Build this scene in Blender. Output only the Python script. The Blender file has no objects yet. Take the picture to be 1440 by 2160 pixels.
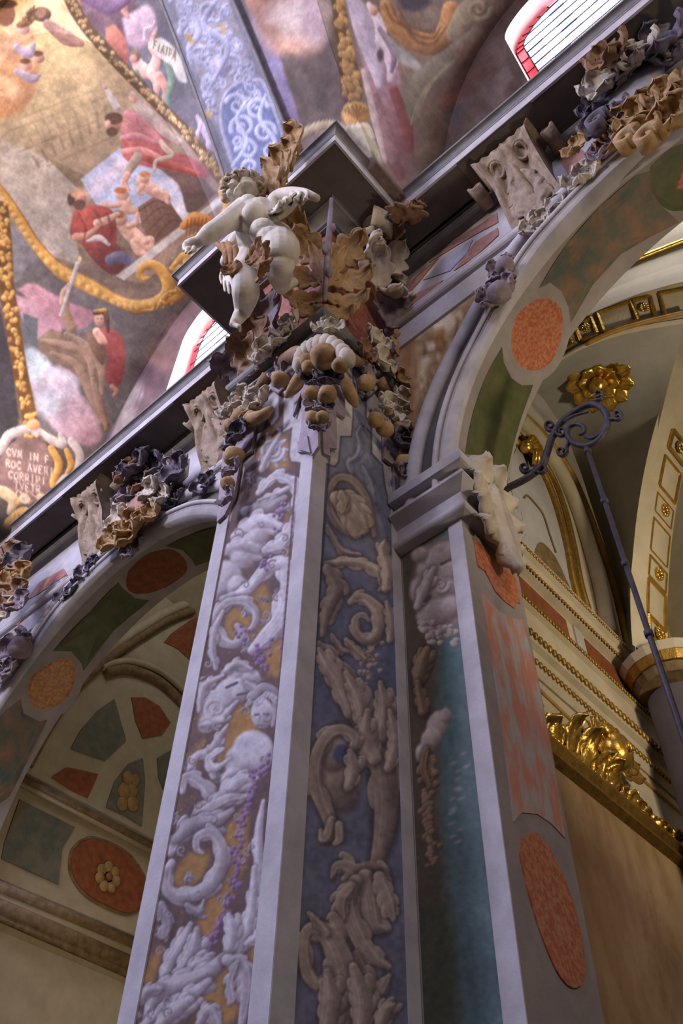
import bpy, bmesh, math, random
import numpy as np
from mathutils import Vector, Matrix
PI = math.pi
sc = bpy.context.scene
COL = sc.collection

# ------------------------------------------------------------------ camera
# The camera stands at the origin, floor 1.6 below. X runs along the nave wall,
# Y runs into the wall, Z is up. All sizes in metres.
FPX = 1830.0
def _n(v): return v / np.linalg.norm(v)
_Z = _n(np.array([50, 1534, -FPX])); _f = np.array([0, 0, -1.0])
_h = _n(_f - _Z * _f.dot(_Z)); _r = np.cross(_h, _Z); _a = math.radians(43.2)
_Y = _h * math.cos(_a) + _r * math.sin(_a); _X = np.cross(_Y, _Z)
CR = np.array([_X, _Y, _Z])
cam_d = bpy.data.cameras.new('camera'); cam = bpy.data.objects.new('camera', cam_d); COL.objects.link(cam)
cam_d.sensor_fit = 'VERTICAL'; cam_d.sensor_height = 36.0; cam_d.sensor_width = 24.0
cam_d.lens = FPX / 2160 * 36.0; cam_d.clip_end = 200
cam.matrix_world = Matrix([list(CR[0]) + [0], list(CR[1]) + [0], list(CR[2]) + [0], [0, 0, 0, 1]])
sc.camera = cam

# ------------------------------------------------------------------ world, light, exposure
w = bpy.data.worlds.new('world'); sc.world = w; w.use_nodes = True
w.node_tree.nodes['Background'].inputs[0].default_value = (0.55, 0.62, 0.85, 1)
w.node_tree.nodes['Background'].inputs[1].default_value = 0.03
sc.cycles.max_bounces = 5; sc.cycles.diffuse_bounces = 3; sc.cycles.glossy_bounces = 2; sc.cycles.transmission_bounces = 2
sc.cycles.caustics_reflective = False; sc.cycles.caustics_refractive = False
sc.view_settings.view_transform = 'Standard'; sc.view_settings.look = 'None'
sc.view_settings.exposure = 0.0; sc.view_settings.gamma = 1.0; sc.view_settings.use_curve_mapping = False
def area(name, loc, target, sx, sy, power, col, spread=180):
    d = bpy.data.lights.new(name, 'AREA'); d.shape = 'RECTANGLE'; d.size = sx; d.size_y = sy; d.energy = power; d.color = col; d.spread = math.radians(spread)
    o = bpy.data.objects.new(name, d); COL.objects.link(o); o.location = loc
    o.rotation_euler = (Vector(target) - Vector(loc)).to_track_quat('-Z', 'Y').to_euler(); return o
COOL = (0.53, 0.58, 1.0); WARM = (1.0, 0.78, 0.55)
# daylight entering through the clerestory windows of the opposite nave wall
area('clerestory_daylight_a', (-7.9, -8.2, 14.6), (-5.0, 3.6, 6.0), 2.3, 4.5, 1750, COOL)
area('clerestory_daylight_b', (-16.4, -8.2, 14.6), (-6.0, 3.6, 7.0), 2.3, 4.5, 1400, COOL)
area('clerestory_daylight_c', (0.7, -8.2, 14.6), (-1.0, 3.6, 6.0), 2.3, 4.5, 620, COOL)
# added warm fill, no known source, grazes the wall to light the side faces
area('side_face_fill', (10.5, -1.2, 9.5), (-3.0, 3.4, 6.0), 2.5, 4.0, 440, (1.0, 0.84, 0.74))
# warm floodlights standing on top of the cornices, aimed at the vault
area('cornice_flood_a', (-8.6, 3.55, 11.25), (-8.0, -2.5, 17.0), 1.6, 0.2, 190, (1.0, 0.83, 0.66))
area('cornice_flood_b', (-7.9, -7.9, 11.4), (-7.6, 1.0, 16.5), 2.5, 0.3, 760, (1.0, 0.87, 0.74))
area('cornice_flood_c', (0.7, -7.9, 11.4), (-0.5, 3.0, 15.0), 2.0, 0.3, 120, (1.0, 0.86, 0.72))
# chapel lamps
area('chapel_lamp_a', (1.6, 5.3, 3.6), (-1.0, 7.6, 7.8), 0.5, 0.5, 100, (1.0, 0.83, 0.60), 125)
area('chapel_lamp_b', (-6.4, 7.0, 2.6), (-10.4, 6.6, 6.0), 0.5, 0.5, 44, (1.0, 0.82, 0.60), 130)

# ------------------------------------------------------------------ projection helpers (surveying the photograph)
def ray(px, py): return CR @ np.array([px - 720.0, 1080.0 - py, -FPX])
def at(px, py, y=None, x=None, z=None):
    d = ray(px, py)
    k = y / d[1] if y is not None else (x / d[0] if x is not None else z / d[2])
    return Vector(d * k)
def to_px(P):
    c = np.asarray(P, float) @ CR
    return np.stack([720 + FPX * c[..., 0] / -c[..., 2], 1080 - FPX * c[..., 1] / -c[..., 2]], -1)

# ------------------------------------------------------------------ materials
def lin(c):
    c = np.asarray(c, float)
    if c.max() > 1.0: c = c / 255.0
    return np.where(c <= 0.04045, c / 12.92, ((c + 0.055) / 1.055) ** 2.4)
MATS = {}
def mat(name, c1, c2=None, scale=6.0, rough=0.8, metal=0.0, bump=0.15, bscale=40.0, detail=6, stretch=None, spec=0.3, lo=0.35, hi=0.65):
    m = bpy.data.materials.new(name); m.use_nodes = True; nt = m.node_tree; b = nt.nodes['Principled BSDF']
    b.inputs['Roughness'].default_value = rough; b.inputs['Metallic'].default_value = metal
    b.inputs['Specular IOR Level'].default_value = spec
    tc = nt.nodes.new('ShaderNodeTexCoord'); mp = nt.nodes.new('ShaderNodeMapping'); nt.links.new(tc.outputs['Object'], mp.inputs[0])
    if stretch: mp.inputs['Scale'].default_value = stretch
    nz = nt.nodes.new('ShaderNodeTexNoise'); nz.inputs['Scale'].default_value = scale; nz.inputs['Detail'].default_value = detail
    nz.inputs['Roughness'].default_value = 0.65
    nt.links.new(mp.outputs[0], nz.inputs['Vector'])
    r = nt.nodes.new('ShaderNodeValToRGB'); r.color_ramp.elements[0].position = lo; r.color_ramp.elements[1].position = hi
    r.color_ramp.elements[0].color = (*lin(c1), 1); r.color_ramp.elements[1].color = (*lin(c2 if c2 is not None else c1), 1)
    nt.links.new(nz.outputs[0], r.inputs[0]); nt.links.new(r.outputs[0], b.inputs['Base Color'])
    if bump:
        n2 = nt.nodes.new('ShaderNodeTexNoise'); n2.inputs['Scale'].default_value = bscale; n2.inputs['Detail'].default_value = 4
        nt.links.new(tc.outputs['Object'], n2.inputs['Vector'])
        bp = nt.nodes.new('ShaderNodeBump'); bp.inputs['Strength'].default_value = bump; bp.inputs['Distance'].default_value = 0.02
        nt.links.new(n2.outputs[0], bp.inputs['Height']); nt.links.new(bp.outputs[0], b.inputs['Normal'])
    MATS[name] = m; return m
def emis(name, col, strength):
    m = bpy.data.materials.new(name); m.use_nodes = True; nt = m.node_tree; b = nt.nodes['Principled BSDF']
    b.inputs['Base Color'].default_value = (*lin(col), 1); b.inputs['Emission Color'].default_value = (*lin(col), 1)
    b.inputs['Emission Strength'].default_value = strength; m.cycles.emission_sampling = 'NONE'; b.inputs['Roughness'].default_value = 0.2
    MATS[name] = m
def fresco_mat():
    m = bpy.data.materials.new('fresco'); m.use_nodes = True; nt = m.node_tree; b = nt.nodes['Principled BSDF']
    b.inputs['Roughness'].default_value = 0.75; b.inputs['Specular IOR Level'].default_value = 0.2
    a = nt.nodes.new('ShaderNodeVertexColor'); a.layer_name = 'Col'
    tc = nt.nodes.new('ShaderNodeTexCoord'); nz = nt.nodes.new('ShaderNodeTexNoise'); nz.inputs['Scale'].default_value = 9; nz.inputs['Detail'].default_value = 10
    nz.inputs['Roughness'].default_value = 0.75
    nt.links.new(tc.outputs['Object'], nz.inputs['Vector'])
    mr = nt.nodes.new('ShaderNodeMapRange'); mr.inputs[1].default_value = 0.3; mr.inputs[2].default_value = 0.7; mr.inputs[3].default_value = 0.78; mr.inputs[4].default_value = 1.18
    nt.links.new(nz.outputs[0], mr.inputs[0])
    mx = nt.nodes.new('ShaderNodeMix'); mx.data_type = 'RGBA'; mx.blend_type = 'MULTIPLY'; mx.inputs[0].default_value = 1.0
    nt.links.new(a.outputs[0], mx.inputs[6]); nt.links.new(mr.outputs[0], mx.inputs[7]); nt.links.new(mx.outputs[2], b.inputs['Base Color'])
    n2 = nt.nodes.new('ShaderNodeTexNoise'); n2.inputs['Scale'].default_value = 30; nt.links.new(tc.outputs['Object'], n2.inputs['Vector'])
    bp = nt.nodes.new('ShaderNodeBump'); bp.inputs['Strength'].default_value = 0.12; bp.inputs['Distance'].default_value = 0.02
    nt.links.new(n2.outputs[0], bp.inputs['Height']); nt.links.new(bp.outputs[0], b.inputs['Normal'])
    MATS['fresco'] = m
fresco_mat()
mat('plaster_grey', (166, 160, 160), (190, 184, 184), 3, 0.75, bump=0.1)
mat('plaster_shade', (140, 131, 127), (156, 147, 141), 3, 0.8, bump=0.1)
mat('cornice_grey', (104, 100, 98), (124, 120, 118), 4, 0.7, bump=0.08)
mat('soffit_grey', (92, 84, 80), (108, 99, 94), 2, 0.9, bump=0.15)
mat('stucco_white', (178, 164, 144), (204, 192, 174), 5, 0.7, bump=0.3, bscale=25)
mat('stucco_ochre', (146, 112, 72), (182, 150, 106), 7, 0.75, bump=0.35, bscale=25)
mat('stucco_brown', (124, 92, 66), (160, 128, 98), 7, 0.75, bump=0.35, bscale=25)
mat('stucco_violet', (126, 110, 114), (156, 142, 148), 6, 0.75, bump=0.35, bscale=25)
mat('stucco_dark', (84, 76, 84), (112, 104, 112), 6, 0.75, bump=0.35, bscale=25)
mat('marble_red', (120, 62, 50), (160, 104, 88), 22, 0.5, bump=0.1, detail=10)
mat('marble_orange', (168, 90, 58), (188, 130, 98), 26, 0.45, bump=0.03, detail=8, lo=0.42, hi=0.6)
mat('marble_amber', (150, 90, 42), (184, 130, 64), 22, 0.45, bump=0.03, detail=8, lo=0.42, hi=0.6)
mat('marble_rust', (106, 58, 34), (136, 78, 48), 9, 0.5, bump=0.03, detail=8)
mat('marble_green', (66, 74, 44), (98, 98, 62), 5, 0.5, bump=0.03, detail=10, lo=0.3, hi=0.72)
mat('marble_slate', (84, 88, 78), (112, 104, 84), 5, 0.5, bump=0.03, detail=10)
mat('marble_dark', (84, 92, 82), (140, 104, 80), 4, 0.5, bump=0.03, detail=10, lo=0.38, hi=0.68)
mat('marble_pink', (190, 128, 110), (170, 166, 164), 3.5, 0.45, bump=0.03, detail=8, stretch=(2.5, 2.5, 0.8), lo=0.44, hi=0.6)
mat('marble_rose', (150, 104, 92), (172, 130, 116), 14, 0.5, bump=0.03, detail=8)
mat('marble_bluegrey', (140, 138, 150), (168, 164, 172), 5, 0.5, bump=0.03, detail=8)
mat('plaque_violet', (136, 120, 128), (160, 146, 150), 8, 0.7, bump=0.2)
mat('chapel_cream', (172, 160, 134), (188, 176, 150), 3, 0.7, bump=0.05)
mat('chapel_beige', (146, 132, 104), (160, 146, 118), 3, 0.8, bump=0.05)
mat('chapel_grey', (156, 154, 146), (168, 166, 158), 3, 0.75, bump=0.04)
mat('chapel_stone', (150, 118, 80), (178, 150, 112), 3, 0.85, bump=0.4, bscale=12, detail=9, stretch=(1, 1, 0.5))
mat('moulding_brown', (92, 72, 46), (124, 102, 70), 8, 0.7, bump=0.1)
mat('gold', (186, 146, 58), (222, 182, 92), 12, 0.28, metal=0.9, bump=0.2, bscale=30)
mat('gold_dull', (140, 108, 46), (176, 140, 68), 14, 0.42, metal=0.75, bump=0.25, bscale=60)
mat('gold_paint', (150, 112, 48), (176, 136, 66), 6, 0.6, metal=0.15, bump=0.05)
mat('iron', (56, 50, 56), (74, 68, 74), 20, 0.6, metal=0.3, bump=0.2)
mat('console_stone', (130, 110, 90), (166, 146, 122), 7, 0.7, bump=0.35, bscale=25)
mat('statue_stone', (198, 186, 166), (222, 214, 198), 4, 0.65, bump=0.2, bscale=20)
mat('statue_hair', (158, 138, 110), (192, 176, 150), 8, 0.7, bump=0.2)
mat('drape_brown', (116, 78, 40), (160, 120, 76), 6, 0.75, bump=0.3)
mat('reveal_white', (224, 214, 208), (234, 226, 222), 3, 0.8, bump=0.05)
mat('lead', (50, 48, 60), (66, 62, 72), 10, 0.6)
mat('floor_stone', (70, 62, 56), (90, 80, 72), 2, 0.5)
mat('panel_flower', (126, 96, 52), (156, 124, 74), 10, 0.7)
emis('glass_white', (238, 242, 255), 9.0)
emis('glass_blue', (150, 165, 240), 3.0)
emis('glass_red', (225, 40, 52), 2.2)
emis('glass_pink', (240, 150, 170), 4.0)

# ------------------------------------------------------------------ mesh helpers
def link(o, parent=None):
    COL.objects.link(o)
    if parent is not None:
        o.parent = parent
    return o
def mesh_obj(name, V, Fc, m, parent=None, smooth=True, cols=None):
    me = bpy.data.meshes.new(name)
    V = np.asarray([tuple(v) for v in V] if not isinstance(V, np.ndarray) else V, dtype=np.float64)
    pp = parent
    while pp is not None:
        if '_o' in pp: V = V - np.array(pp['_o']); break
        pp = pp.parent
    me.from_pydata(V.tolist(), [], [list(map(int, f)) for f in Fc]); me.update()
    me.materials.append(MATS[m])
    me.polygons.foreach_set('use_smooth', [bool(smooth)] * len(me.polygons))
    if cols is not None:
        at_ = me.color_attributes.new('Col', 'FLOAT_COLOR', 'POINT')
        c4 = np.ones((len(V), 4), np.float32); c4[:, :3] = cols
        at_.data.foreach_set('color', c4.ravel())
    o = bpy.data.objects.new(name, me); link(o, parent); return o
class Acc:
    """collects pieces of ONE part"""
    def __init__(s): s.V = []; s.F = []
    def add(s, V, F):
        n = len(s.V); s.V.extend([tuple(v) for v in V]); s.F.extend([tuple(i + n for i in f) for f in F]); return s
    def build(s, name, m, parent=None, smooth=True): return mesh_obj(name, s.V, s.F, m, parent, smooth)
def thing(name, label, cat, loc, group=None, kind=None):
    o = bpy.data.objects.new(name, None); COL.objects.link(o); o.location = loc; o['_o'] = tuple(loc)
    o.empty_display_size = 0.1
    if label: o['label'] = label
    if cat: o['category'] = cat
    if group: o['group'] = group
    if kind: o['kind'] = kind
    return o
def tag(o, label, cat=None, group=None, kind=None):
    o['label'] = label
    if cat: o['category'] = cat
    if group: o['group'] = group
    if kind: o['kind'] = kind
    return o
def grid(fn, nu, nv, flip=False):
    V = [fn(i / nu, j / nv) for j in range(nv + 1) for i in range(nu + 1)]
    F = []
    for j in range(nv):
        for i in range(nu):
            a = j * (nu + 1) + i; q = (a, a + 1, a + nu + 2, a + nu + 1); F.append(q[::-1] if flip else q)
    return V, F
def box(x0, x1, y0, y1, z0, z1):
    V = [(x, y, z) for z in (z0, z1) for y in (y0, y1) for x in (x0, x1)]
    return V, [(0, 2, 3, 1), (4, 5, 7, 6), (0, 1, 5, 4), (2, 6, 7, 3), (0, 4, 6, 2), (1, 3, 7, 5)]
def catmull(P, n):
    P = [np.asarray(p, float) for p in P]; m = len(P); out = []
    for k in range(n):
        t = k / (n - 1) * (m - 1); i = min(int(t), m - 2); f = t - i
        p0 = P[i - 1] if i > 0 else 2 * P[i] - P[i + 1]; p3 = P[i + 2] if i + 2 < m else 2 * P[i + 1] - P[i]; p1, p2 = P[i], P[i + 1]
        out.append(0.5 * (2 * p1 + (p2 - p0) * f + (2 * p0 - 5 * p1 + 4 * p2 - p3) * f * f + (3 * p1 - p0 - 3 * p2 + p3) * f ** 3))
    return np.array(out)
def tube(P, r, seg=8, flat=1.0, nrm=None, cap=True):
    P = np.asarray([tuple(p) for p in P], float); n = len(P)
    r = np.asarray(r, float) if np.ndim(r) else np.full(n, float(r))
    if len(r) != n: r = np.interp(np.linspace(0, 1, n), np.linspace(0, 1, len(r)), r)
    T = np.gradient(P, axis=0); T /= np.linalg.norm(T, axis=1)[:, None] + 1e-12
    N = np.array(nrm, float) if nrm is not None else np.array([0.3, 0.2, 1.0])
    V = []; F = []
    for i in range(n):
        N = N - T[i] * N.dot(T[i])
        if np.linalg.norm(N) < 1e-6: N = np.cross(T[i], [1, 0.1, 0.2])
        N /= np.linalg.norm(N); B = np.cross(T[i], N)
        for k in range(seg):
            a = 2 * PI * k / seg; V.append(P[i] + r[i] * (math.cos(a) * B + flat * math.sin(a) * N))
    for i in range(n - 1):
        for k in range(seg):
            k2 = (k + 1) % seg; F.append((i * seg + k, i * seg + k2, (i + 1) * seg + k2, (i + 1) * seg + k))
    if cap: F.append(tuple(range(seg))[::-1]); F.append(tuple((n - 1) * seg + k for k in range(seg)))
    return V, F
def sphere(c, r, nu=12, nv=8, sc_=(1, 1, 1), noise=0.0, seed=0, rot=None):
    rd = random.Random(seed); V = []; F = []
    ph = [rd.uniform(0, 6.28) for _ in range(6)]
    for j in range(nv + 1):
        for i in range(nu):
            t = PI * j / nv; a = 2 * PI * i / nu
            d = np.array([math.sin(t) * math.cos(a), math.sin(t) * math.sin(a), math.cos(t)])
            k = 1 + noise * (math.sin(3 * d[0] + ph[0]) * math.sin(3 * d[1] + ph[1]) + 0.7 * math.sin(5 * d[2] + ph[2] + 2 * d[0]))
            p = d * r * k * np.array(sc_)
            if rot is not None: p = np.array(rot @ Vector(p))
            V.append(np.asarray(c, float) + p)
    for j in range(nv):
        for i in range(nu):
            i2 = (i + 1) % nu; F.append((j * nu + i, (j + 1) * nu + i, (j + 1) * nu + i2, j * nu + i2))
    return V, F
def extrude_poly(P, n, thick):
    """closed outline P (3D, planar) with thickness along n"""
    P = [Vector(p) for p in P]; n = Vector(n).normalized(); k = len(P)
    V = [p + n * thick for p in P] + list(P)
    F = [tuple(range(k)), tuple(range(2 * k - 1, k - 1, -1))]
    for i in range(k):
        j = (i + 1) % k; F.append((i, k + i, k + j, j))
    return V, F
def sweep_xy(prof, path, closed=False):
    """prof: list of (p, z), p = distance out of the wall; path: list of (x, y) with the wall on the far side (left of travel +x is +y)"""
    path = [np.array(p, float) for p in path]; n = len(path); offs = []
    for i in range(n):
        d1 = path[i] - path[i - 1] if i > 0 else path[1] - path[0]
        d2 = path[i + 1] - path[i] if i < n - 1 else path[-1] - path[-2]
        n1 = np.array([d1[1], -d1[0]]) / np.linalg.norm(d1); n2 = np.array([d2[1], -d2[0]]) / np.linalg.norm(d2)
        m_ = n1 + n2; m_ /= m_.dot(n1) if abs(m_.dot(n1)) > 1e-6 else 1
        offs.append(m_)
    V = []; F = []; k = len(prof)
    # split vertices per segment so mitres stay crisp
    for s in range(n - 1):
        b = len(V)
        for e in (s, s + 1):
            for (p, z) in prof: V.append((path[e][0] + offs[e][0] * p, path[e][1] + offs[e][1] * p, z))
        for i in range(k - 1): F.append((b + i, b + i + 1, b + k + i + 1, b + k + i))
    return V, F
def revolve_arch(prof, cx, cz, th0, th1, n):
    """prof: list of (r, y) swept about the axis through (cx, cz) parallel to Y"""
    V = []; F = []; k = len(prof)
    for j in range(n + 1):
        th = th0 + (th1 - th0) * j / n
        for (r, y) in prof: V.append((cx - r * math.cos(th), y, cz + r * math.sin(th)))
    for j in range(n):
        for i in range(k - 1): F.append((j * k + i, j * k + i + 1, (j + 1) * k + i + 1, (j + 1) * k + i))
    return V, F
def round_prof(pts, n=5):
    """smooth (p,z) profile pieces: list of points or ('arc', centre, radius, a0, a1)"""
    out = []
    for q in pts:
        if q[0] == 'arc':
            _, c, r, a0, a1 = q
            for i in range(n + 1):
                a = math.radians(a0 + (a1 - a0) * i / n); out.append((c[0] + r * math.cos(a), c[1] + r * math.sin(a)))
        else: out.append(q)
    return out
# ------------------------------------------------------------------ fresco painter: colours in sRGB 0..255, laid on surfaces as vertex colour
class Canvas:
    def __init__(s, x0, y0, x1, y1, step, base):
        s.x0, s.y0, s.st = x0, y0, step; s.w = int((x1 - x0) / step) + 1; s.h = int((y1 - y0) / step) + 1
        s.A = np.zeros((s.h, s.w, 3)); s.A[:] = base
        s.X, s.Y = np.meshgrid(x0 + np.arange(s.w) * step, y0 + np.arange(s.h) * step)
        s.rng = np.random.RandomState(7)
    def _bb(s, xa, ya, xb, yb):
        i0 = max(0, int((xa - s.x0) / s.st) - 1); i1 = min(s.w, int((xb - s.x0) / s.st) + 2)
        j0 = max(0, int((ya - s.y0) / s.st) - 1); j1 = min(s.h, int((yb - s.y0) / s.st) + 2)
        return (slice(j0, j1), slice(i0, i1)) if i1 > i0 and j1 > j0 else None
    def _put(s, sl, a, c): s.A[sl] = s.A[sl] * (1 - a[..., None]) + c * a[..., None]
    def poly(s, P, c, soft=3.0, al=1.0, smooth=False):
        P = np.asarray(P, float)
        if smooth: P = catmull(list(P) + [P[0]], len(P) * 6)[:-1]
        sl = s._bb(P[:, 0].min() - soft, P[:, 1].min() - soft, P[:, 0].max() + soft, P[:, 1].max() + soft)
        if sl is None: return
        X, Y = s.X[sl], s.Y[sl]; ins = np.zeros(X.shape, bool); D = np.full(X.shape, 1e9)
        for k in range(len(P)):
            (ax, ay), (bx, by) = P[k], P[(k + 1) % len(P)]
            dx, dy = bx - ax, by - ay; L = dx * dx + dy * dy + 1e-9
            t = np.clip(((X - ax) * dx + (Y - ay) * dy) / L, 0, 1); D = np.minimum(D, np.hypot(X - ax - t * dx, Y - ay - t * dy))
            if dy != 0:
                c_ = (ay > Y) != (by > Y); ins ^= c_ & (X < ax + (Y - ay) * dx / dy)
        sd = np.where(ins, D, -D); s._put(sl, np.clip(0.5 + sd / soft, 0, 1) * al, np.asarray(c, float))
    def grad(s, P, c1, c2, d, soft=3.0, al=1.0, smooth=True):
        """polygon shaded from c1 to c2 along direction d"""
        P0 = np.asarray(P, float); t = P0 @ np.array(d, float); t0, t1 = t.min(), t.max()
        save = s.A.copy(); s.poly(P, (1000., 1000., 1000.), soft, al, smooth)
        m = np.clip((s.A - save)[..., 0] / (1000. - save[..., 0]), 0, 1); s.A = save
        k = np.clip(((s.X * d[0] + s.Y * d[1]) - t0) / (t1 - t0 + 1e-9), 0, 1)[..., None]
        s.A = s.A * (1 - m[..., None]) + (np.asarray(c1, float) * (1 - k) + np.asarray(c2, float) * k) * m[..., None]
    def stroke(s, P, w, c, hi=None, lo=None, soft=2.0, al=1.0, n=None, L=(-0.6, -0.8)):
        P = catmull(P, n or max(8, len(P) * 6)); w = np.interp(np.linspace(0, 1, len(P)), np.linspace(0, 1, len(np.atleast_1d(w))), np.atleast_1d(w))
        W = w.max() + soft; sl = s._bb(P[:, 0].min() - W, P[:, 1].min() - W, P[:, 0].max() + W, P[:, 1].max() + W)
        if sl is None: return
        X, Y = s.X[sl], s.Y[sl]; best = np.full(X.shape, 1e9); wb = np.ones(X.shape); sh = np.zeros(X.shape)
        for k in range(len(P) - 1):
            (ax, ay), (bx, by) = P[k], P[k + 1]; dx, dy = bx - ax, by - ay; LL = dx * dx + dy * dy + 1e-9
            t = np.clip(((X - ax) * dx + (Y - ay) * dy) / LL, 0, 1); ex, ey = X - ax - t * dx, Y - ay - t * dy
            d = np.hypot(ex, ey); ww = w[k] + (w[k + 1] - w[k]) * t; q = d - ww; m_ = q < best
            best = np.where(m_, q, best); wb = np.where(m_, ww, wb); sh = np.where(m_, (ex * L[0] + ey * L[1]) / (ww + 1e-6), sh)
        a = np.clip(0.5 - best / soft, 0, 1) * al; c = np.asarray(c, float); sh = np.clip(sh, -1, 1)[..., None]
        col = np.broadcast_to(c, X.shape + (3,))
        if hi is not None: col = np.where(sh > 0, c + (np.asarray(hi, float) - c) * sh, c + (np.asarray(lo, float) - c) * (-sh))
        s._put(sl, a, col)
    def blob(s, cx, cy, rx, ry, c, hi=None, lo=None, ang=0.0, soft=3.0, al=1.0, L=(-0.6, -0.75)):
        R_ = max(rx, ry) + soft; sl = s._bb(cx - R_, cy - R_, cx + R_, cy + R_)
        if sl is None: return
        X, Y = s.X[sl] - cx, s.Y[sl] - cy; ca, sa = math.cos(math.radians(ang)), math.sin(math.radians(ang))
        u, v = (X * ca + Y * sa) / rx, (-X * sa + Y * ca) / ry; q = np.hypot(u, v)
        a = np.clip(0.5 + (1 - q) * min(rx, ry) / soft, 0, 1) * al; c = np.asarray(c, float); col = np.broadcast_to(c, X.shape + (3,))
        if hi is not None:
            sh = np.clip((X * L[0] + Y * L[1]) / max(rx, ry), -1, 1)[..., None]
            col = np.where(sh > 0, c + (np.asarray(hi, float) - c) * sh, c + (np.asarray(lo, float) - c) * (-sh))
        s._put(sl, a, col)
    def vnoise(s, scale, seed=1, rot=0.0, stretch=1.0):
        rg = np.random.RandomState(seed); ca, sa = math.cos(rot), math.sin(rot)
        U = (s.X * ca + s.Y * sa) / scale; V = (-s.X * sa + s.Y * ca) / (scale * stretch)
        U = U - U.min(); V = V - V.min(); G = rg.rand(int(V.max()) + 3, int(U.max()) + 3)
        i, j = U.astype(int), V.astype(int); f, g = U - i, V - j; f = f * f * (3 - 2 * f); g = g * g * (3 - 2 * g)
        return (G[j, i] * (1 - f) + G[j, i + 1] * f) * (1 - g) + (G[j + 1, i] * (1 - f) + G[j + 1, i + 1] * f) * g
    def mottle(s, scale, amp, seed=1, rot=0.0, stretch=1.0): s.A *= (1 + amp * (s.vnoise(scale, seed, rot, stretch) - 0.5) * 2)[..., None]
    # --- compound marks
    def spiral(s, cx, cy, r, a0, turns, w, pal, sgn=1, sq=1.0, rot=0.0):
        P = []; n = int(14 * turns) + 6; ca, sa = math.cos(rot), math.sin(rot)
        for k in range(n):
            t = k / (n - 1); a = math.radians(a0) + sgn * t * turns * 2 * PI; q = r * (1 - 0.86 * t)
            x, y = q * math.cos(a), q * math.sin(a) * sq; P.append((cx + x * ca - y * sa, cy + x * sa + y * ca))
        s.stroke(P, np.linspace(w, w * 0.45, 6), *pal, n=n * 2)
        return P
    def leaf(s, x0, y0, x1, y1, w, pal, bend=0.25, lobes=3):
        d = np.array([x1 - x0, y1 - y0]); nn = np.array([-d[1], d[0]]); m_ = np.array([x0, y0]) + d * 0.5 + nn * bend
        dark = np.asarray(pal[2], float) * 0.8
        s.stroke([(x0, y0), m_, (x1, y1)], [w * 0.45, w * 1.05, w * 0.8, w * 0.15], dark, None, None, 3, 0.55)
        s.stroke([(x0, y0), m_, (x1, y1)], [w * 0.3, w * 0.9, w * 0.65, w * 0.1], *pal)
        Q = catmull([(x0, y0), m_, (x1, y1)], lobes + 2); dn = nn / (np.linalg.norm(nn) + 1e-6); dd = d / (np.linalg.norm(d) + 1e-6)
        for k in range(1, lobes + 1):
            for sg in (-1, 1):
                b = Q[k]; e = b + dn * sg * w * 1.25 + dd * w * 0.7
                s.stroke([b, (b + e) / 2 + dd * w * 0.1, e], [w * 0.5, w * 0.42, w * 0.1], *pal, soft=1.6)
        s.stroke([(x0, y0), m_, (x1, y1)], max(0.7, w * 0.07), dark, None, None, 1.4, 0.6)
    def grapes(s, x, y, w, h, r, pal, n=18, seed=0):
        rg = np.random.RandomState(seed)
        for k in range(n):
            t = k / n; s.blob(x + (rg.rand() - 0.5) * w * (1 - t * 0.7), y + t * h, r, r, *pal, soft=1.5)
    def text(s, x, y, ux, uy, vx, vy, txt, c, wt=1.3):
        """stroke lettering; (ux,uy) one letter advance, (vx,vy) letter height upward"""
        G = {'C': [[(.9, .85), (.5, 1), (.1, .6), (.1, .4), (.5, 0), (.9, .15)]], 'V': [[(.05, 1), (.5, 0)], [(.5, 0), (.95, 1)]], 'M': [[(.05, 0), (.2, 1)], [(.2, 1), (.5, .2)], [(.5, .2), (.8, 1)], [(.8, 1), (.95, 0)]],
             'I': [[(.5, 0), (.5, 1)]], 'N': [[(.1, 0), (.1, 1)], [(.1, 1), (.9, 0)], [(.9, 0), (.9, 1)]], 'E': [[(.8, 1), (.15, 1)], [(.15, 1), (.15, 0)], [(.15, 0), (.8, 0)], [(.15, .52), (.65, .52)]],
             'F': [[(.85, 1), (.15, 1)], [(.15, 1), (.15, 0)], [(.15, .52), (.65, .52)]], 'R': [[(.15, 0), (.15, 1)], [(.15, 1), (.75, .95), (.75, .55), (.15, .5)], [(.4, .5), (.9, 0)]], 'P': [[(.15, 0), (.15, 1)], [(.15, 1), (.8, .95), (.8, .5), (.15, .45)]],
             'O': [[(.5, 1), (.05, .6), (.2, .05), (.5, 0), (.9, .3), (.85, .85), (.5, 1)]], 'A': [[(.05, 0), (.5, 1)], [(.5, 1), (.95, 0)], [(.25, .38), (.75, .38)]], 'T': [[(.05, 1), (.95, 1)], [(.5, 1), (.5, 0)]], 'S': [[(.85, .85), (.5, 1), (.15, .78), (.5, .5), (.85, .25), (.5, 0), (.1, .15)]]}
        for k, ch in enumerate(txt):
            for L_ in G.get(ch, []):
                s.stroke([(x + ux * (k + a * 0.8) + vx * b, y + uy * (k + a * 0.8) + vy * b) for a, b in L_], wt, c, None, None, 1.5)
    def sample(s, px):
        u = np.clip((px[..., 0] - s.x0) / s.st, 0, s.w - 1.001); v = np.clip((px[..., 1] - s.y0) / s.st, 0, s.h - 1.001)
        i, j = u.astype(int), v.astype(int); f, g = (u - i)[..., None], (v - j)[..., None]
        c = (s.A[j, i] * (1 - f) + s.A[j, i + 1] * f) * (1 - g) + (s.A[j + 1, i] * (1 - f) + s.A[j + 1, i + 1] * f) * g
        return lin(np.clip(c, 0.5, 255) / 255.0)
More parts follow.
